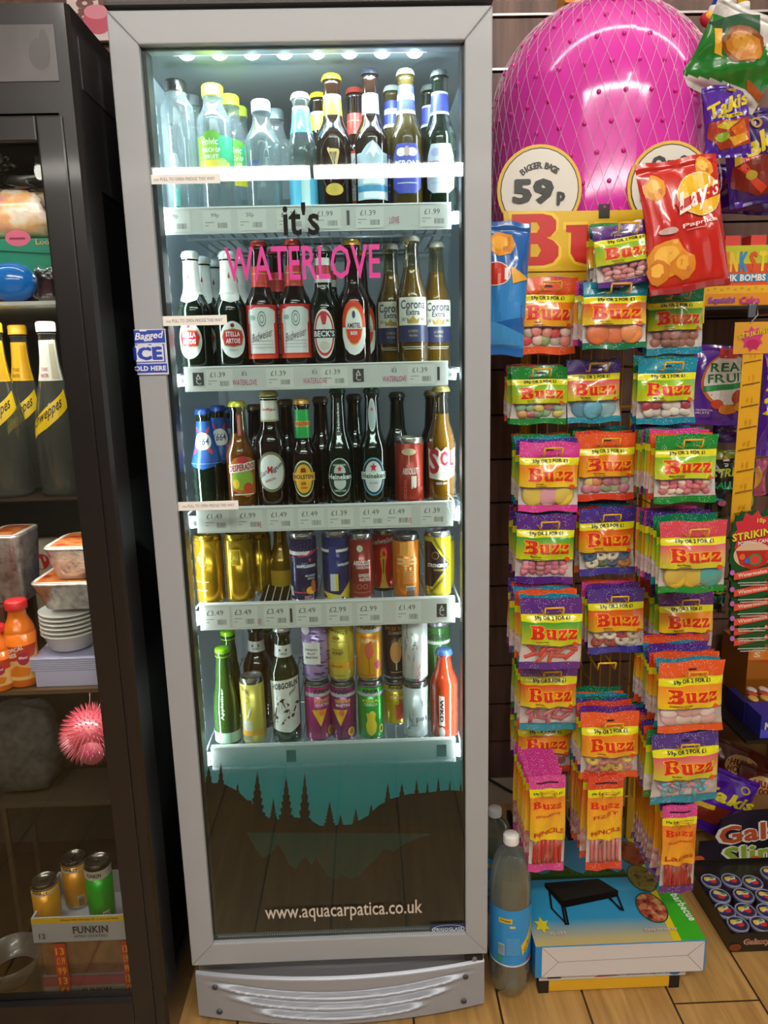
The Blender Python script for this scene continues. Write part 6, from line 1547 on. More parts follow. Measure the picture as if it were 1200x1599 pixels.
# ================================================================ BIG PINK BALL IN A NET
BY = .485
bc = at(938, 176, BY); top = at(938, 4, BY); RB = (at(1104, 190, BY).x-at(771, 190, BY).x)/2
BX = (at(1104, 190, BY).x+at(771, 190, BY).x)/2
BZ = top.z-RB*1.02; HB = .20                          # straight part below the dome
PINK = mat('#df3cb0', .12, 0, .5, .5)
def ballp(a, s, k=1.0):                              # a around, s 0 top .. 1 bottom
    L1 = PI/2*RB; tot = 2*L1+HB; d = s*tot
    if d < L1: th = d/RB; r, z = RB*math.sin(th), BZ+RB*math.cos(th); n = Vector((math.sin(th)*math.sin(a), -math.sin(th)*math.cos(a), math.cos(th)))
    elif d < L1+HB: r, z = RB, BZ-(d-L1); n = Vector((math.sin(a), -math.cos(a), 0))
    else: th = (d-L1-HB)/RB; r, z = RB*math.cos(th), BZ-HB-RB*math.sin(th); n = Vector((math.cos(th)*math.sin(a), -math.cos(th)*math.cos(a), -math.sin(th)))
    return Vector((BX+r*math.sin(a), BY-r*math.cos(a), z))+n*(k-1.0)
g = G(); g.grid(lambda u, v: ballp(u, v), [2*PI*i/64 for i in range(65)], [.0001+.9998*j/60 for j in range(61)], PINK)
ball_o = g.build('exercise_ball')
g = G(); NUB = mat('#d81c98', .3, 0, .3); q = random.Random(9)
for j in range(1, 17):
    s = j/17.5; L1 = PI/2*RB; d = s*(2*L1+HB); rr_ = math.sin(min(d/RB, PI/2)) if d < L1 else 1 if d < L1+HB else math.cos((d-L1-HB)/RB)
    n = max(5, int(30*rr_))
    for i in range(n):
        p = ballp(2*PI*(i+.5*(j % 2))/n, s, 1.0008); g.ball(p, .0050, NUB, nu=8, nv=5)
nb_ = g.build('nubs', ball_o); nb_['kind'] = 'stuff'
NET = mat('#f0cfe0', .5)
g = G()
for fam in (1, -1):
    for i in range(52):
        pts = []
        for k in range(0, 30):
            s = .015+k/29*.80; pts.append(ballp(2*PI*i/52+fam*s*1.5+.02*math.sin(9*s+i), s, 1.0045+.0015*math.sin(13*s+i)))
        g.tube(pts, .00042, NET, 3)
for i in range(5):
    g.tube([ballp(1.2+.10*i+.05*math.sin(k*.8+i), .10+k*.022, 1.012+.006*math.sin(k+i)) for k in range(24)], .0008, mat('#d8d0c4', .5), 3)
g.build('net', ball_o)
tag(ball_o, 'huge glossy pink knobbly ball in a net bag behind the yellow header card', 'ball')
# white strip hooks on the wall left of the ball, top packet above
p0 = at(880, -14, .62); p1 = at(976, 9, .62)
g = G(); g.box((p0.x, .60, p1.z), (p1.x, .68, p0.z), mat('#d8901c', .4), bev=.004); art([('e', p0.x+.06, p1.z+.02, .05, .012, '#a85a14')], lambda u, v, o: (u, .5995-o, v), g=g)
tag(g.build('orange_packet'), 'orange packet just showing above the top of the pink ball', 'packaging')

# ================================================================ CRISPS AND OTHER BAGS
def crisp_bag(name, px, py, Y, w, h, t, roll, base, back, lay, seed, label, cat='crisps', yaw=0.0, pitch=0.0, parts=None, step=.0003, amp=.0035, mf=None, scale=None, peg=False):
    sh = bag_shape(w, h, t, seed, crimp=.06, head=.06, amp=amp)
    g = G(); bag_grid(g, sh, mf or base, 26, 36, (.06, .94), back)
    o = g.build(name)
    if lay: art(lay, bag_map(sh), .06, .04, step=step, base=.0006).build('print', o)
    c = at(px, py, Y); R_ = Euler((pitch, roll, yaw)).to_matrix()
    o.location = c + R_ @ Vector((0, 0, h/2)); o.rotation_euler = (pitch, roll, yaw)
    tag(o, label, cat)
    if peg:
        tp_ = o.location; gg = G()
        gg.tube([(tp_.x, WALL_Y, tp_.z-.010), (tp_.x, tp_.y-.012, tp_.z-.012), (tp_.x, tp_.y-.016, tp_.z-.002)], .0022, alu, 6); tag(gg.build('display_hook'), 'metal wall hook behind the ' + ' '.join(label.split()[:11]), 'hook')
    return o
RED = mat('#c42620', .22, 0, .9)
CHIP = '#e09a30'
def chip(cx, cy, rx, ry, sd, c1='#e0962c', c2='#f0b84c', n=11):
    q = random.Random(sd); pts = [(cx+rx*math.cos(2*PI*i/n)*q.uniform(.8, 1.08), cy+ry*math.sin(2*PI*i/n)*q.uniform(.8, 1.08)) for i in range(n)]
    return [('p', pts, c1), ('e', cx-rx*.12, cy+ry*.15, rx*.55, ry*.5, c2), ('e', cx+rx*.3, cy-ry*.3, rx*.22, ry*.2, '#c87a24')]
lays = chip(-.33, .80, .14, .10, 1) + chip(.30, .90, .13, .09, 7) + chip(-.28, .26, .26, .15, 2) + chip(-.10, .20, .17, .11, 3, '#d8862a', '#eaa83c') + chip(-.40, .17, .15, .10, 4, '#cc7a24') + \
 [('e', .17, .70, .29, .165, '#e8d9a0'), ('e', .17, .70, .28, .158, '#e8b414'), ('p', [(-.13,.64),(.40,.72),(.44,.78),(.44,.71),(.40,.66),(-.08,.58)], '#e8b414'), ('p', [(-.15,.66),(.46,.765),(.46,.685),(-.11,.585)], '#c01c1e'), ('t', "Lay's", .16, .685, .20, .60, '#f2eee6', .025, .22, .3),
  ('t', 'Paprika', .12, .485, .040, .42, '#ecd9d4', .02, .04), ('r', -.05, .445, .20, .452, '#d88a84'), ('e', -.28, .46, .12, .025, '#c9a9a0'), ('p', [(-.5,.0),(.5,.0),(.5,.05),(-.5,.04)], '#8c1418')]
crisp_bag('crisp_packet', 1066, 353, .075, .150, .232, .045, -.14, RED, mat('#b81c20', .3, 0, .6), lays, 5, 'red paprika crisp packet lying tilted against the top right of the rack', yaw=.05, pitch=-.08, step=.00022)
DOR = mat('#1b62ae', .22, 0, .9)
dor = [('p', [(-.5,.55),(.5,.62),(.5,.30),(-.5,.20)], '#2f86cc'), ('p', [(-.5,.30),(.5,.16),(.5,.06),(-.5,.06)], '#3f94d4')] + chip(-.05, .82, .30, .10, 21, '#e0942a', '#f0b040', 7) + [('e', -.15, .60, .26, .085, '#c8301e'), ('ring', -.15, .60, .28, .09, .08, '#e8dcd0'), ('t', '1', .05, .60, .09, .07, '#f0ece6', .06), ('p', [(.12,.66),(.50,.58),(.18,.53)], '#ecb040')]
crisp_bag('crisp_packet', 781, 452, .155, .105, .250, .05, .06, DOR, mat('#c9ccd0', .3, .5), dor, 31, 'blue tortilla chip bag squeezed between the fridge and the rack', yaw=.0, pitch=-.05)
FOILW = mottle_mat('silver_foil_bag', ['#9c9894', '#cfccc8', '#eceae6'], 24, .25, .8, .5)
GRN = mat('#1c7a28', .22, 0, .9)
def gm(u, v): return GRN if v < .80-.5*max(0, u-.0) and v > .12+.08*math.sin(3*u+1) else FOILW
gr_l = [('p', [(-.5,.70),(-.2,.92),(.02,.98),(.12,.70),(-.1,.62),(-.4,.66)], '#174a2c')] + [('p', [(-.42,.66),(-.34,.68),(-.22,.44),(-.18,.42),(-.30,.42)], '#e8b02c')] + chip(-.03, .62, .28, .20, 41, '#8c4a18', '#cc8a28', 15) + chip(-.02, .60, .24, .16, 42, '#c8842a', '#dca040', 13) + [('p', [(.20,.30),(.5,.24),(.5,.14),(.26,.20)], '#a8501c')]
crisp_bag('crisp_packet', 1150, 88, .24, .165, .150, .05, .42, GRN, FOILW, gr_l, 44, 'green and silver crisp bag at the top right corner beside the pink ball', mf=gm, yaw=-.1, pitch=.25)
PUR = mat('#4a1a98', .22, 0, .9)
def tak(x=0, big=1.0): return [('t', 'Takis', .0, .70, .20*big, .92, '#d8c41c', .05, .20, .2), ('r', -.26, .525, .28, .575, '#dccc2c'), ('t', 'FUEGO', .0, .55, .026, .4, '#4a2a14', .04), ('p', [(-.45,.48),(.42,.50),(.46,.15),(-.2,.10),(-.48,.30)], '#a83a1c'), ('p', [(-.3,.42),(-.05,.50),(.15,.45),(-.1,.34)], '#c8b42c'), ('p', [(.0,.36),(.3,.48),(.4,.30),(.2,.22)], '#d86a1c'), ('e', -.2, .26, .14, .06, '#8cae2c'), ('p', [(-.1,.24),(.35,.30),(.42,.20),(.1,.14)], '#e0a42c'), ('e', .1, .90, .1, .03, '#b8862c')]
crisp_bag('crisp_packet', 1135, 190, .24, .092, .135, .03, -.10, PUR, PUR, tak(), 51, 'small purple rolled tortilla packet right of the pink ball', pitch=-.05, peg=True)
crisp_bag('crisp_packet', 1186, 245, .42, .150, .200, .045, -.14, mat('#351070', .22, 0, .9), PUR, [('t', 'Takis', -.02, .63, .22, .98, '#d8c41c', .05, .26, .2), ('r', -.35, .44, -.02, .49, '#c02a1c'), ('t', 'HOT', -.18, .465, .03, .2, '#f0e0d4', .05), ('p', [(-.45,.42),(.45,.55),(.48,.12),(-.1,.08),(-.48,.22)], '#7c2418'), ('p', [(-.4,.40),(-.05,.10),(.02,.16),(-.30,.43)], '#d0401c'), ('p', [(.05,.52),(.35,.30),(.42,.36),(.15,.56)], '#d8581c'), ('e', -.2, .30, .1, .05, '#b8a02c'), ('ring', -.05, .84, .09, .06, .4, '#a88a28')], 52, 'large purple tortilla packet with red spice picture at the right edge', pitch=-.05, peg=True)
crisp_bag('crisp_packet', 1168, 296, .50, .190, .11, .03, .03, PUR, PUR, [('r', -.12, .55, .12, .68, '#b8942c'), ('p', [(-.35,.55),(-.16,.62),(-.2,.72),(-.32,.70)], '#a83420')], 53, 'purple crisp packet lower down behind the larger purple one', peg=True)
# soft toy feet hanging at the top right
def foot(px, py, Y, legc, sock, shoe, shoe2, label, rot):
    c = at(px, py, Y); g = G(); g.tube([(0, 0, .10), (0, .002, .05), (0, 0, .012)], .013, mat(legc, .9), 12); o = g.build('plush_leg')
    g = G(); g.tube([(0, 0, .018), (0, 0, .0)], .0145, mat(sock, .9), 12); g.build('sock', o)
    g = G(); g.ball((-.006, -.006, -.012), (.021, .019, .015), mat(shoe, .85), nu=18, nv=12); g.build('shoe', o)
    if shoe2: g = G(); g.ball((-.010, -.014, -.010), (.012, .013, .011), mat(shoe2, .85), nu=14, nv=10); g.build('shoe_patch', o)
    o.location = c; o.rotation_euler = rot; tag(o, label, 'soft toy')
foot(1113, 26, .55, '#123c9c', '#d8d4d0', '#c82a3c', '#e0b03c', 'blue soft toy leg with red and yellow shoe at the very top right', (0, .35, 0))
foot(1141, 14, .55, '#e0b414', '#d8d8d4', '#1c8c88', None, 'yellow soft toy leg with teal shoe, left of the yellow pair', (0, -.2, 0))
foot(1161, 20, .50, '#e0b414', '#d8d8d4', '#148a84', None, 'yellow soft toy leg with teal shoe, right of the yellow pair', (0, -.1, 0))
# real fruit bag and neighbours
PU2 = mat('#5a2a9c', .25, 0, .9)
crisp_bag('sweet_pouch', 1129, 602, .42, .150, .185, .03, .03, PU2, PU2, [('e', .06, .56, .44, .34, '#c86a24'), ('e', .06, .57, .40, .31, '#d8d6cc'), ('r', -.12, .84, .18, .97, '#c03426'), ('t', 'REAL', .06, .735, .11, .62, '#2a6a3c', .03, .04), ('t', 'FRUIT', .06, .60, .11, .68, '#2a6a3c', .03, .06), ('p', [(-.34,.49),(.42,.56),(.42,.49),(-.34,.42)], '#2a8a48'), ('e', .22, .36, .10, .09, '#b0402c'), ('e', -.10, .27, .12, .06, '#c8441c'), ('e', .08, .20, .15, .06, '#d8842a'), ('e', .32, .24, .14, .07, '#d89030'), ('e', .34, .35, .1, .04, '#6a9a3c'), ('t', 'TROPICAL', -.30, .19, .025, .26, '#d8cce4', .02), ('t', 'FRUITS', -.32, .155, .025, .2, '#d8cce4', .02)], 61, 'purple sweet pouch with white oval and green fruit lettering', 'sweets', peg=True)
crisp_bag('sweet_pouch', 1150, 672, .52, .13, .06, .02, 0, mat('#3c1a84', .25, 0, .9), None, [('p', [(-.2,.5),(.1,.65),(.4,.5),(.1,.4)], '#c8642c')], 62, 'purple packet top just below the fruit pouch', 'sweets', peg=True)
crisp_bag('sweet_pouch', 1204, 625, .40, .055, .26, .02, 0, mat('#4a1f8c', .25, 0, .9), None, [('t', '2', -.1, .66, .16, .6, '#d8c41c', .08), ('t', '2', -.1, .45, .16, .6, '#d8c41c', .08), ('r', -.4, .80, .0, .86, '#c8303c')], 63, 'purple packet with yellow lettering cut by the right photo edge', 'sweets', peg=True)
crisp_bag('sweet_pouch', 1140, 762, .50, .125, .150, .02, 0, mat('#12140f', .25, 0, .9), None, [('t', 'STRESS', -.06, .78, .15, .8, '#b8c43c', .05, .05, .2), ('t', 'BALL', -.2, .56, .13, .45, '#2aa06a', .05), ('e', .28, .28, .22, .16, '#8aa03c'), ('e', .20, .30, .09, .05, '#3a3a24'), ('e', -.20, .26, .08, .05, '#c8607c'), ('e', .10, .55, .05, .035, '#c8c03c'), ('r', -.45, .30, -.2, .34, '#2c7aa0')], 64, 'black stress ball packet with lime lettering behind the rack', 'toy', peg=True)
crisp_bag('sweet_pouch', 1128, 720, .56, .10, .06, .02, 0, mat('#9aa82c', .3, 0, .8), None, [('p', [(-.3,.3),(0,.8),(.3,.3)], '#c8901c')], 65, 'lime green packet top behind the black stress ball packet', 'sweets', peg=True)
crisp_bag('sweet_pouch', 1112, 934, .44, .075, .085, .02, 0, mat('#141a14', .3, 0, .8), None, [('t', 'EEZE', .08, .78, .22, .7, '#b8c43c', .05), ('t', 'FREDI', .08, .50, .22, .8, '#2c9a7c', .04)], 66, 'small black packet with green lettering behind the right column', 'toy', peg=True)
crisp_bag('sweet_pouch', 1174, 745, .60, .085, .10, .02, 0, mat('#a8486a', .3, 0, .8), None, [('e', .0, .5, .3, .3, '#d8a040')], 67, 'dusky pink packet at the back near the yellow card strip', 'sweets', peg=True)
# boxes on the wall shelf
def shelf_board(name, px0, px1, py, Y0, Y1, th, c, label):
    a, b_ = at(px0, py, Y0), at(px1, py, Y0)
    g = G(); g.box((a.x, Y0, a.z-th), (b_.x, Y1, a.z), mat(c, .4), bev=.001); o = g.build(name); tag(o, label, 'shelf'); return a.z
def art_box(name, pxa, pxb, pyt, Y, d, zb, base, lay, label, cat='box', extra=None):
    a, b_ = at(pxa, pyt, Y), at(pxb, pyt, Y); zt = a.z; w, h = b_.x-a.x, zt-zb
    g = G(); g.box((a.x, Y, zb), (b_.x, Y+d, zt), mat(base, .4), bev=.0008); o = g.build(name)
    art(lay, lambda u, v, o_: (a.x+u*w, Y-o_, zb+v*h)).build('print', o); tag(o, label, cat)
    return o, a.x, b_.x, zt
zs_ = shelf_board('wall_shelf', 1094, 1290, 479, .42, WALL_Y, .008, '#1c1a18', 'dark shelf on the wall holding the sponge-patterned box')
zs_ += .0005
o, xa, xb, zt = art_box('sweet_box', 1099, 1290, 447, .44, .2, zs_, '#e0901c', [('r',0,.62,1,1,'#e8b42c')]+[('e',.04+.055*i,.80+.07*(i % 2),.012,.06,'#d09a1c') for i in range(18)]+[('t','Squishi',.15,.28,.36,.22,'#8a4ab0',.06,.0), ('t','Cake',.38,.28,.36,.16,'#c83a8c',.06), ('e',.60,.45,.05,.35,'#8cb83c'), ('r',0,0,1,.04,'#7a5010')], 'yellow box with sponge holes and purple lettering on the wall shelf')
o, xa, xb, zt2 = art_box('sweet_box', 1126, 1300, 384, .46, .2, zt+.0005, '#d8582c', [('r',0,.55,1,1,'#c0c42c'), ('r',0,0,1,.16,'#d85a34')]+[('t',c_,.045+.085*i,.60,.50,.075,k_,.07) for i, (c_, k_) in enumerate(zip('INKSTERS', ['#d87a28','#e8c83c','#3c8cc8','#d85a2c','#e8d03c','#8cc03c','#a84a9c','#e07a2c']))]+[('r',.04,.10,.44,.30,'#3c8cb8'), ('t','INK BOMBS',.23,.20,.17,.38,'#f0ece4',.05), ('e',.56,.26,.02,.16,'#e8d43c'), ('e',.61,.26,.02,.16,'#e8d43c')], 'orange and yellow box of ink bomb toys with rainbow letters')
a = at(1128, 384, .47)
for i, (px0, px1) in enumerate(((1134, 1158), (1174, 1198))):
    u0, u1 = at(px0, 370, .50), at(px1, 370, .50); g = G(); g.box((u0.x, .50, zt2+.0005), (u1.x, .545, zt2+.028), mat('#d8483c', .4), bev=.001); tag(g.build('ink_bomb_pack'), ('left' if i == 0 else 'right') + ' of the two red card packs standing on the rainbow-lettered box', 'packaging')
# striking popping candy strip
a, b_ = at(1161, 548, .31), at(1193, 548, .31); zb_ = at(1177, 815, .31).z; hd0, hd1 = at(1145, 553, .308), at(1208, 502, .308)
YCARD = mat('#dca41e', .4)
g = G(); g.box((a.x, .31, zb_), (b_.x, .3115, a.z+.02), YCARD); st = g.build('candy_strip')
g = G(); g.box((hd0.x, .3075, hd0.z), (hd1.x, .309, hd1.z), mat('#d89c30', .4)); hh_ = g.build('strip_header', st)
w = hd1.x-hd0.x; h = hd1.z-hd0.z
star12 = [(hd0.x+w*.48+w*.30*math.cos(2*PI*i/18)*(1 if i % 2 else .72), hd0.z+h*.46+h*.42*math.sin(2*PI*i/18)*(1 if i % 2 else .72)) for i in range(18)]
art([('p', star12, '#cf3a7a'), ('e', hd0.x+w*.50, hd0.z+h*.30, w*.18, h*.16, '#b8285c'), ('t', 'STRIKING', hd0.x+w*.52, hd0.z+h*.64, h*.18, w*.88, '#3a2a14', .07, .22), ('t', 'STRIKING', hd0.x+w*.515, hd0.z+h*.645, h*.17, w*.86, '#e0c02c', .03, .22)], lambda u, v, o: (u, .3070-o, v)).build('header_print', hh_)
lay = []
n = 8
for i in range(n):
    z = a.z-(i+.5)*(a.z-zb_)/n*1.0
    lay += [('t', 'yummyyum', (a.x+b_.x)/2, z, .0045, (b_.x-a.x)*.86, '#5c4414', .06, .16), ('p', [((a.x+b_.x)/2-.007, z+.008), ((a.x+b_.x)/2-.004, z+.008), ((a.x+b_.x)/2-.004, z+.018), ((a.x+b_.x)/2-.007, z+.018)], '#c8921a'), ('p', [((a.x+b_.x)/2+.003, z+.008), ((a.x+b_.x)/2+.006, z+.008), ((a.x+b_.x)/2+.006, z+.020), ((a.x+b_.x)/2+.003, z+.020)], '#c8921a')]
art(lay, lambda u, v, o: (u, .3097-o, v)).build('strip_print', st)
hk = at(1174, 484, .305); g = G(); g.box((hk.x-.008, .300, hk.z-.016), (hk.x+.008, .306, hk.z+.012), mat('#6c7480', .3, .5), bev=.002); g.tube([(hk.x, .303, hk.z+.01), (hk.x+.01, .303, hk.z+.02), (hk.x+.014, .303, hk.z-.01), (hk.x, .306, hd1.z-.004)], .0012, mat('#d8d8d4', .4), 6); g.build('hanger_clip', st)
tag(st, 'long yellow card strip hanging from a clip at the right', 'card strip')
def sachet(py_top, Y, label, k):
    xa_, xb_ = at(1137, py_top+60, Y).x, at(1212, py_top+60, Y).x; zt_, z_b = at(1175, py_top, Y).z, at(1175, py_top+118, Y).z
    w, h = xb_-xa_, zt_-z_b; q = random.Random(3); pts = []
    n_ = 36
    for i in range(n_):
        an = 2*PI*i/n_; r_ = (1 if i % 2 else .90)*q.uniform(.95, 1.02); pts.append((w*.5*math.copysign(abs(math.cos(an))**.6, math.cos(an))*r_, -h*.5+h*.5*math.copysign(abs(math.sin(an))**.6, math.sin(an))*r_))
    g = G(); g.prism(pts, 0, .004, mat('#14502a', .25, 0, .8)); o = g.build('candy_sachet'); m_ = lambda u, v, o_: (u*w, -.0006-o_, -h+v*h)
    st_ = [(.0+.46*math.cos(2*PI*i/22)*(1 if i % 2 else .78), .66+.32*math.sin(2*PI*i/22)*(1 if i % 2 else .78)) for i in range(22)]
    art([('p', st_, '#c8303c'), ('e', .0, .40, .40, .17, '#d8b494'), ('p', [(-.36,.46),(.38,.46),(.30,.28),(0,.20),(-.26,.28)], '#b02a24'), ('e', .05, .34, .14, .075, '#2c8a4c'), ('e', .05, .34, .10, .055, '#d83a34'), ('e', -.22, .38, .06, .04, '#e06a2c'), ('e', -.12, .33, .05, .035, '#3c6ac8'), ('e', .3, .40, .07, .045, '#c8342c'), ('t', '10p', .14, .84, .075, .18, '#e0c04c', .05), ('t', 'STRIKING', .03, .67, .11, .98, '#2a2418', .07, .10), ('t', 'STRIKING', .025, .675, .10, .95, '#e4cc3c', .04, .10), ('t', 'POPPING CANDY', .05, .575, .05, .75, '#e4dcd4', .04, .06),
         ('p', [(-.38,.17),(.36,.25),(.36,.16),(-.38,.08)], '#d8503c'), ('t', 'Watermelon', .0, .165, .05, .60, '#f0d8cc', .03, .09), ('e', -.42, .18, .05, .035, '#b86ab8'), ('r', -.30, .035, .32, .05, '#a8b4a4'), ('r', -.25, .005, .28, .018, '#a8b4a4')], m_, step=.0002).build('print', o)
    o.location = ((xa_+xb_)/2, Y, zt_); o.rotation_euler = (-.06, 0, 0); tag(o, label, 'sweets', 'popping candy sachets'); return o
names = ['topmost green and red popping candy sachet on the yellow card strip', 'second popping candy sachet down the yellow card strip', 'third popping candy sachet down the yellow card strip', 'fourth popping candy sachet down the yellow card strip', 'fifth popping candy sachet down the yellow card strip', 'lowest popping candy sachet on the yellow card strip']
for i, py in enumerate((794, 820, 842, 865, 880, 896)): sachet(py, .285+i*.0055, names[i], i)
# lower right boxes
zc2 = shelf_board('lower_wall_shelf', 1166, 1300, 1157, .36, WALL_Y, .010, '#17120f', 'dark low shelf at the right carrying two sweet boxes')+.0005
o, xa, xb, zt = art_box('sweet_box', 1190, 1320, 1118, .37, .075, zc2, '#2a2a8c', [('t','MIX',.15,.5,.4,.2,'#c8c8e0',.05), ('p',[(.0,.0),(.3,.0),(.2,.3),(0,.4)],'#4a4ac0')], 'dark blue and purple sweet box on the low shelf at the right edge')
x0 = at(1152, 1100, .52).x
g = G(); g.box((x0, .45, zc2), (xa-.002, .54, zc2+.058), mat('#1f1f5c', .4), bev=.001); 
art([('p',[(x0+.005,zc2+.005),(x0+.03,zc2+.045),(x0+.05,zc2+.02)],'#8c2424')], lambda u, v, o: (u, .45-o, v), g=g)
for i in range(7): g.ball((x0+.012+.011*i, .465+.025*(i % 3), zc2+.062), (.012, .018, .005), mat(['#c8a04c','#b84a3c','#c8c0b8'][i % 3], .4))
tag(g.build('sweet_box'), 'open navy tray of wrapped sweets left of the blue box', 'box')
o, xa, xb, zt = art_box('sweet_box', 1170, 1320, 1014, .56, .15, zc2, '#a8641c', [('r',0,.80,1,1,'#d87a2c'), ('r',.03,.82,.16,.98,'#e08a3c'), ('t','S',.09,.9,.10,.07,'#f0d8c0',.04), ('r',0,.0,.6,.45,'#8c5014'), ('p',[(.05,.78),(1,.60),(1,.80)],'#c8401c'), ('t','Spicy',.5,.70,.10,.35,'#e8d4c4',.03,-.08)], 'tall orange brown carton standing behind the blue sweet box')

# ================================================================ ON THE FLOOR
# long bottle of lemonade
def big_bottle(px, py_top, Y, r, label, full=True):
    x = at(px, 1440, Y).x; h = at(px, py_top, Y).z
    prof = [(r*.55, 0), (r*.80, .004), (r*.98, .028), (r, .05), (r*.985, h*.22), (r, h*.24), (r, h*.58)]
    for i in range(13): t = i/12; prof.append((.0135+(r-.0135)*math.sqrt(max(0, 1-t**2.1)), h*(.64+.285*t)))
    prof += [(.0130, h*.94), (.0155, h*.945), (.012, h*.95)]
    d = Drink('lemonade_bottle', prof, clear_mat('lemonade_plastic', '#eef2ec', .22, .9, .03, .12, '#cfd0c8')); d.h = h
    for k in range(5):
        a = 2*PI*k/5; g = G(); g.ball((r*.52*math.sin(a), -r*.52*math.cos(a), .016), (r*.36, r*.36, .016), clear_mat('bottle_foot', '#dfe4dc', .35, .9, .04, .15, '#c8c8be'), nu=12, nv=8); g.build('base_lobe', d.root)
    g = G(); g.lathe([(q_[0]-.002, q_[1]+.001) for q_ in prof if q_[1] < h*.80], clear_mat('lemonade', '#e6e8da', .12, .5, .1, .25, '#cfccb8'), 28); g.build('lemonade', d.root)
    screw_cap(d.root, .0165, h+.001, .019, mat('#dcdcd8', .4))
    d.lab([('r',-PI,.235,PI,.60,'#2f8fd0'), ('r',-PI,.235,PI,.245,'#d8dce0'), ('p',[(.35,.37),(.70,.41),(1.25,.50),(1.25,.43),(.75,.34),(.45,.30)],'#e8c01c'), ('t','Schweppes',.98,.415,.045,1.0,'#2a241c',.02,.20,.2), ('p',[(-.75,.545),(-.1,.55),(-.1,.52),(-.75,.515)],'#d8b41c'), ('t','Schweppes',-.42,.532,.018,.5,'#2a241c',.03), ('r',-.2,.49,.05,.505,'#d8c44c'),
           ('r',-.75,.31,-.45,.38,'#c8ced0')]+[('r',-.73,.315+i*.009,-.47,.32+i*.009,'#4a5a68') for i in range(7)]+[('r',-.75,.265,-.55,.30,'#3c9a4c'), ('r',.65,.255,1.0,.275,'#b83a7c')]+[('r',-.35,.42-i*.012,.25,.424-i*.012,'#7ab4dc') for i in range(9)], 0.0, gv=None)
    d.at(x, Y, 0.0005).tag(label, 'bottle'); return d
big_bottle(797, 1303, .060, .0450, 'large clear lemonade bottle with blue label standing on the floor by the fridge')
big_bottle(772, 1262, .300, .0430, 'second blue-labelled bottle behind the large lemonade bottle')
# barbecue box on the yellow base, second box underneath
ZB0, ZB1, ZB2 = .032, .052, .130
fl = atz(836, 1476, ZB2); frt = atz(1106, 1471, ZB2); bk = atz(1005, 1308, ZB2)
X0, X1, Y0, Y1 = fl.x, frt.x, (fl.y+frt.y)/2, bk.y
g = G(); g.box((X0+.012, Y0+.012, ZB0), (X1-.035, Y1-.02, ZB1-.0005), mat('#c4c0ba', .5), bev=.001); u = g.build('flat_box')
art([('r',X0+.06,ZB0+.003,X0+.14,ZB1-.003,'#d8cfc0'), ('p',[(X0+.13,ZB0+.004),(X0+.16,ZB1-.004),(X0+.19,ZB0+.006)],'#b8583c'), ('t','Better Sport',X0+.25,(ZB0+ZB1)/2,.008,.09,'#2c4a84',.03), ('e',X1-.06,(ZB0+ZB1)/2,.012,.007,'#2f6ab8'), ('r',X0+.03,ZB0+.006,X0+.06,ZB1-.006,'#2a2622')], lambda a_, b_, o: (a_, Y0+.012-o, b_)).build('box_print', u)
tag(u, 'thin white printed box under the barbecue box on the yellow base', 'box')
g = G(); g.box((X0, Y0, ZB1), (X1, Y1, ZB2), mat('#2484c4', .4), bev=.001); bb = g.build('barbecue_box')
g = G(); g.box((X0+.014, Y0-.0012, ZB1+.002), (X1-.004, Y0-.0002, ZB2-.002), mat('#cfcac8', .5)); 
for pts in ([(X0+.014,ZB1+.002),(X0+.05,(ZB1+ZB2)/2)], [(X0+.014,ZB2-.002),(X0+.05,(ZB1+ZB2)/2)], [(X0+.05,(ZB1+ZB2)/2),(X1-.04,(ZB1+ZB2)/2+.004)], [(X1-.04,(ZB1+ZB2)/2+.004),(X1-.004,ZB1+.002)], [(X1-.04,(ZB1+ZB2)/2+.004),(X1-.004,ZB2-.002)]):
    g.tube([(x, Y0-.0014, z) for x, z in pts], .0006, mat('#8f8a88', .6), 4)
g.build('carton_flap', bb)
def tp(px, py): p = atz(px, py, ZB2); return (p.x, p.y)
def tpoly(pts, c): return ('p', [tp(*q_) for q_ in pts], c)
lay = [tpoly([(836,1476),(1106,1471),(1010,1308),(850,1308)], '#2a96c0'), ('p', [(X0,Y1),(X1,Y1),(X1,Y1-.14),(X0,Y1-.14)], '#4a86a8')]
ramp_top = ramp_mat('#c9b878', '#2f9ccc', Y0+.012, Y0+.075, 1, .3, .5)
lay.append(('r', X0, Y0, X1, Y0+.16, ramp_top))
lay.append(('r', X0, Y0+.16, X1, Y0+.215, ramp_mat('#3aa6d0', '#2a86b4', Y0+.16, Y0+.215, 1, .3, .5)))
ye = [(X0, Y0+.212)]; q = random.Random(6)
nI = 26
for i in range(nI+1): ye.append((X0+(X1-X0-.10)*i/nI, Y0+.236+.018*math.sin(i*.7)+q.uniform(0, .010)))
ye.append((X1-.10, Y0+.210)); lay.append(('p', ye, mottle_mat('palm_island', ['#1f3a18', '#3c6424', '#2a4a1c'], 70, .4, .4)))
lay.append(('p', [(X0,Y0+.205),(X1-.10,Y0+.203),(X1-.10,Y0+.214),(X0,Y0+.215)], '#24401c'))
def tl(x, y): return (X0+x*(X1-X0), Y0+y*(Y1-Y0))
lay += [tpoly([(1087,1471),(1106,1471),(1040,1340),(1000,1308),(1026,1365)], '#3cae24') , tpoly([(1066,1471),(1106,1471),(1064,1390),(1020,1390)], '#3cae24'), tpoly([(1053,1472),(1066,1471),(1016,1372),(990,1310),(980,1310),(1008,1372)], '#e0c81c')]
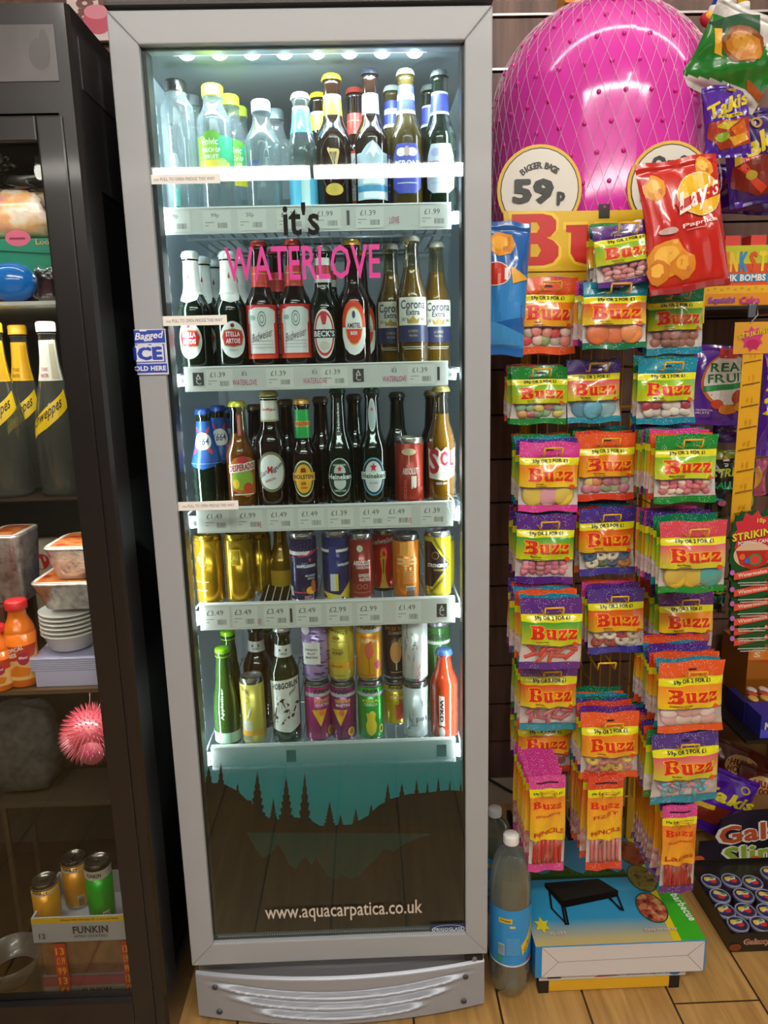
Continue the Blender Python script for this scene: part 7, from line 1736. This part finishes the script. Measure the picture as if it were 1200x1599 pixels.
for (px, py), cs in (((987,1333), ['#5c1f12', '#a8502c', '#8c3a1c']), ((1003,1372), ['#3a3414', '#8c7a34', '#5c5a20']), ((1018,1418), ['#241a18', '#b8503c', '#d8b470'])):
    c = tp(px, py); lay += [('e', c[0], c[1], .034, .048, '#1c5a3c'), ('e', c[0], c[1], .031, .045, mottle_mat('food_'+cs[0][1:], cs, 60, .3, .5))]
K = '#151412'
lay += [tpoly([(851,1380),(935,1373),(966,1392),(880,1408)], '#24221f'), tpoly([(851,1380),(880,1408),(880,1419),(851,1386)], '#0e0d0c'), tpoly([(880,1408),(966,1392),(966,1401),(880,1419)], '#0b0a09')]
for a_, b_ in (((858,1390),(862,1420)), ((862,1420),(886,1445)), ((878,1415),(884,1446)), ((882,1416),(888,1446)), ((950,1400),(970,1423)), ((963,1396),(974,1424)), ((952,1405),(974,1424))):
    (x1_, y1_), (x2_, y2_) = a_, b_; lay.append(tpoly([(x1_-1.6,y1_),(x1_+1.6,y1_),(x2_+1.6,y2_),(x2_-1.6,y2_)], K))
c = tp(871, 1459); lay.append(('t', 'YL-153', c[0], c[1], .011, .038, '#b04a3c', .04)); lay.append(('t', 'YL-153', c[0], c[1], .010, .037, '#e8dcd4', .01))
c = tp(1033, 1453); lay.append(('t', 'Easy to carry', c[0], c[1], .013, .072, '#8c2c28', .05)); lay.append(('t', 'Easy to carry', c[0], c[1], .012, .071, '#e8dcd4', .01))
c = tp(1068, 1418); lay.append(('t', 'barbecue', c[0], c[1], .020, .085, '#eef2e6', .03, -PI/2+.12))
c = tp(847, 1447); lay += [('p', [(c[0]+.018*math.cos(2*PI*i/12)*(1 if i % 2 else .5), c[1]+.026*math.sin(2*PI*i/12)*(1 if i % 2 else .5)) for i in range(12)], '#e0cc2c')]
art(lay, lambda u_, v_, o: (u_, v_, ZB2+o), step=.00012, lim=(X0+.0005, Y0+.0005, X1-.0005, Y1-.0005)).build('lid_picture', bb)
tag(bb, 'portable barbecue box with blue sea picture, lying on the yellow rack base', 'box')
# slime tub tray
TX0, TY0, TY1, TH = .897, .125, .430, .050
g = G(); BK = mat('#191310', .4, 0, .3)
g.box((TX0, TY0, .0005), (1.32, TY0+.003, TH), BK); g.box((TX0, TY0+.003, .0005), (TX0+.003, TY1, TH), BK); g.box((1.317, TY0+.003, .0005), (1.32, TY1, TH), BK); g.box((TX0+.003, TY0+.003, .0005), (1.317, TY1, .003), BK); g.box((TX0+.003, TY1-.003, .003), (1.317, TY1, .012), BK)
ty = g.build('slime_tray')
hz1 = at(1140, 1312, TY1).z; hz2 = at(1150, 1268, TY1).z
hx0 = at(1092, 1330, TY1).x
g = G(); g.prism([(hx0, .0125), (1.32, .0125), (1.32, hz2+.01), (hx0+.10, hz2), (hx0+.055, hz2-.02), (hx0+.05, hz1), (hx0, hz1-.002)], TY1, TY1+.004, mottle_mat('space_print', ['#0c0a10', '#181420', '#2a2030'], 9, .35, .5)); hd = g.build('display_header', ty)
def gp(px, py): p = at(px, py, TY1); return p.x, p.z
lay = []
for s, cx, cy, w_, h_, col in (('Galaxy', 1190, 1300, 158, 36, '#b8502c'), ('Slime', 1180, 1331, 122, 30, '#8ca82c')):
    c = gp(cx+10, cy); sx = (gp(cx+w_/2, cy)[0]-gp(cx-w_/2, cy)[0]); sz = gp(cx, cy-h_/2)[1]-gp(cx, cy+h_/2)[1]
    lay += [('t', s, c[0], c[1], sz*1.12, sx*1.04, '#e0ddd4', .10, .10), ('t', s, c[0], c[1]+.0005, sz*.98, sx*.96, col, .04, .10)]
for (px, py), r_, col in (((1087,1342), .016, '#d8602c'), ((1175,1342), .016, '#d85a1c'), ((1150,1355), .004, '#5cae3c'), ((1159,1355), .004, '#d8d8d0')):
    c = gp(px+4, py); lay.append(('e', c[0], c[1], r_, r_*.8, col))
c = gp(1104, 1357); lay.append(('t', 'SLIME PUTTY', c[0], c[1], .006, .026, '#a8a49c', .02)); lay.append(('t', 'Made in China', c[0], c[1]-.009, .005, .024, '#a8a49c', .02))
art(lay, lambda u_, v_, o: (u_, TY1-.0003-o, v_), step=.0003, lim=(hx0-.02, .013, 1.32, hz2+.05)).build('header_print', hd)
c = at(1182, 1471, TY0); art([('t', 'Galaxy', c.x, c.z, .020, .062, '#c8bca8', .08), ('t', 'Galaxy', c.x, c.z+.0003, .017, .058, '#a84a24', .03), ('e', TX0+.012, .014, .014, .010, '#7a3a14')], lambda u_, v_, o: (u_, TY0-.0003-o, v_)).build('front_print', ty)
tag(ty, 'black display tray of slime tubs with outer-space header on the floor at the right', 'display box')
tubs = [(1111,1374),(1143,1373),(1176,1376),(1204,1362),(1125,1397),(1162,1396),(1197,1398),(1133,1420),(1165,1420),(1199,1421),(1153,1441),(1189,1441)]
desc = ['farthest left slime tub in the back row', 'second slime tub from the left in the back row', 'third slime tub from the left in the back row', 'slime tub at the back by the right photo edge', 'left slime tub in the second row', 'middle slime tub in the second row', 'slime tub in the second row at the right edge', 'left slime tub in the third row', 'middle slime tub in the third row', 'slime tub in the third row at the right edge', 'front left slime tub nearest the tray front', 'front right slime tub nearest the tray front']
sx = random.Random(12)
T0 = None
for i, (px, py) in enumerate(tubs):
    p = atz(px, py, .046)
    if T0 is None:
        g = G(); g.lathe([(.0185, 0), (.0195, .002), (.0225, .036)], clear_mat('tub_plastic', '#d8dcea', .4, .8, .05, .35, '#6a6478'), 24); T0 = g.build('slime_tub')
        g = G(); g.lathe([(.0235, .033), (.0248, .034), (.0248, .040), (.0235, .042), (.0228, .0405), (.0001, .0405)], mat('#8c8ca8', .3, 0, .5), 28); ld = g.build('lid', T0)
        art([('e',0,0,.0208,.0208,'#34344a'), ('e',-.004,.003,.012,.009,'#c8c4bc'), ('e',.007,.007,.008,.006,'#b8b4b8'), ('e',.003,-.003,.0095,.0085,'#d0342c'), ('e',-.008,.006,.0075,.006,'#e0c02c'), ('e',.006,.008,.005,.004,'#4c9a3c'), ('e',-.008,-.007,.005,.004,'#3c3c8c'), ('t','SLIME',0,.001,.005,.020,'#f0ece4',.05)], lambda u_, v_, o: (u_, v_, .0408+o), step=.0002).build('lid_print', ld)
        c = T0
    else: c = dup(T0)
    c.location = (p.x, p.y, .0035); c.rotation_euler = (0, 0, sx.uniform(-.6, .6)); c.pop('group') if 'group' in c else None
    tag(c, desc[i] + ' of the black tray', 'toy', 'slime tubs')
# packets in a carton behind the slime display
g = G(); BR = mat('#8a6234', .7)
cx0, cx1, cy0, cy1, cz = at(1118, 1240, .58).x, 1.30, .585, .735, .24
g.box((cx0, cy0, .0005), (cx1, cy0+.003, .10), BR); g.box((cx0, cy1-.003, .0005), (cx1, cy1, .30), BR); g.box((cx0, cy0+.003, .0005), (cx0+.003, cy1-.003, .14), BR); g.box((cx1-.003, cy0+.003, .0005), (cx1, cy1-.003, .25), BR); g.box((cx0+.003, cy0+.003, .0005), (cx1-.003, cy1-.003, .004), BR)
tag(g.build('open_carton'), 'open brown carton behind the slime tray at the right', 'box')
HBR = mat('#5c2218', .35, 0, .4)
hl = lambda: [('e', .02, .66, .34, .20, '#c8a468'), ('t', 'HULA', .02, .72, .12, .5, '#8c1c1c', .06, .1), ('t', 'HOOPS', .02, .59, .12, .52, '#8c1c1c', .06, .1), ('e', .25, .24, .12, .09, '#d8a44c'), ('e', .25, .24, .06, .045, '#3c1812'), ('e', -.15, .20, .12, .09, '#d8a44c'), ('e', -.15, .20, .06, .045, '#3c1812')]
crisp_bag('crisp_packet', 1150, 1208, .665, .185, .165, .03, .42, HBR, HBR, hl(), 71, 'brown hoop snack packet leaning in the carton, upper one', pitch=-.2)
crisp_bag('crisp_packet', 1184, 1240, .640, .175, .155, .03, .42, HBR, HBR, hl(), 72, 'brown hoop snack packet leaning in the carton, lower one', pitch=-.2)
crisp_bag('crisp_packet', 1122, 1252, .510, .190, .180, .025, .42, PUR, PUR, [('t', 'Takis', .10, .62, .20, .92, '#d8c41c', .05, .0, .2), ('ring', .30, .82, .08, .06, .35, '#c8a42c'), ('p', [(-.45,.42),(.2,.46),(.1,.16),(-.4,.14)], '#7c2a18'), ('p', [(-.4,.42),(-.1,.45),(-.1,.38),(-.4,.34)], '#d8b41c')], 73, 'purple tortilla packet lying behind the strawberry laces and slime header', pitch=-.15)
# black slatted tray behind, cable on the skirting
a, b_ = atz(785, 1300, .03), atz(1010, 1300, .03)
g = G()
for i in range(14):
    x = a.x+(b_.x-a.x)*i/13; g.box((x, .50, .004), (x+.014, .66, .03), mat('#131211', .4), bev=.001)
g.box((a.x-.01, .49, .0005), (b_.x+.02, .67, .004), mat('#b8b4ac', .5)); tag(g.build('slatted_tray'), 'pale tray with black slats on the floor behind the rack by the wall', 'tray')
pts = [at(*q_, .725) for q_ in ((735, 1205), (765, 1217), (790, 1232), (812, 1243), (840, 1250))]
for p in pts: p.z = max(p.z, .008)
g = G(); g.tube(pts, .0045, mat('#0f0e0e', .5), 8); tag(g.build('power_cable'), 'black power cable running down the skirting behind the fridge', 'cable')
# small white figure packet hanging behind the right column foot
c = at(977, 1295, .40); g = G(); g.prism([(-.012,-.03),(.014,-.028),(.018,.0),(.010,.03),(-.006,.034),(-.014,.005)], 0, .003, mat('#d8d4d0', .4)); art([('e',.002,-.012,.007,.006,'#c02a2c')], lambda u_, v_, o: (u_, -.0003-o, v_), g=g); g.tube([(0, .001, .033), (0, .001, .11)], .0008, mat('#c8c8c4', .4), 5)
o = g.build('novelty_packet'); o.location = c; tag(o, 'tiny white and red novelty packet hanging between the rack columns', 'toy')
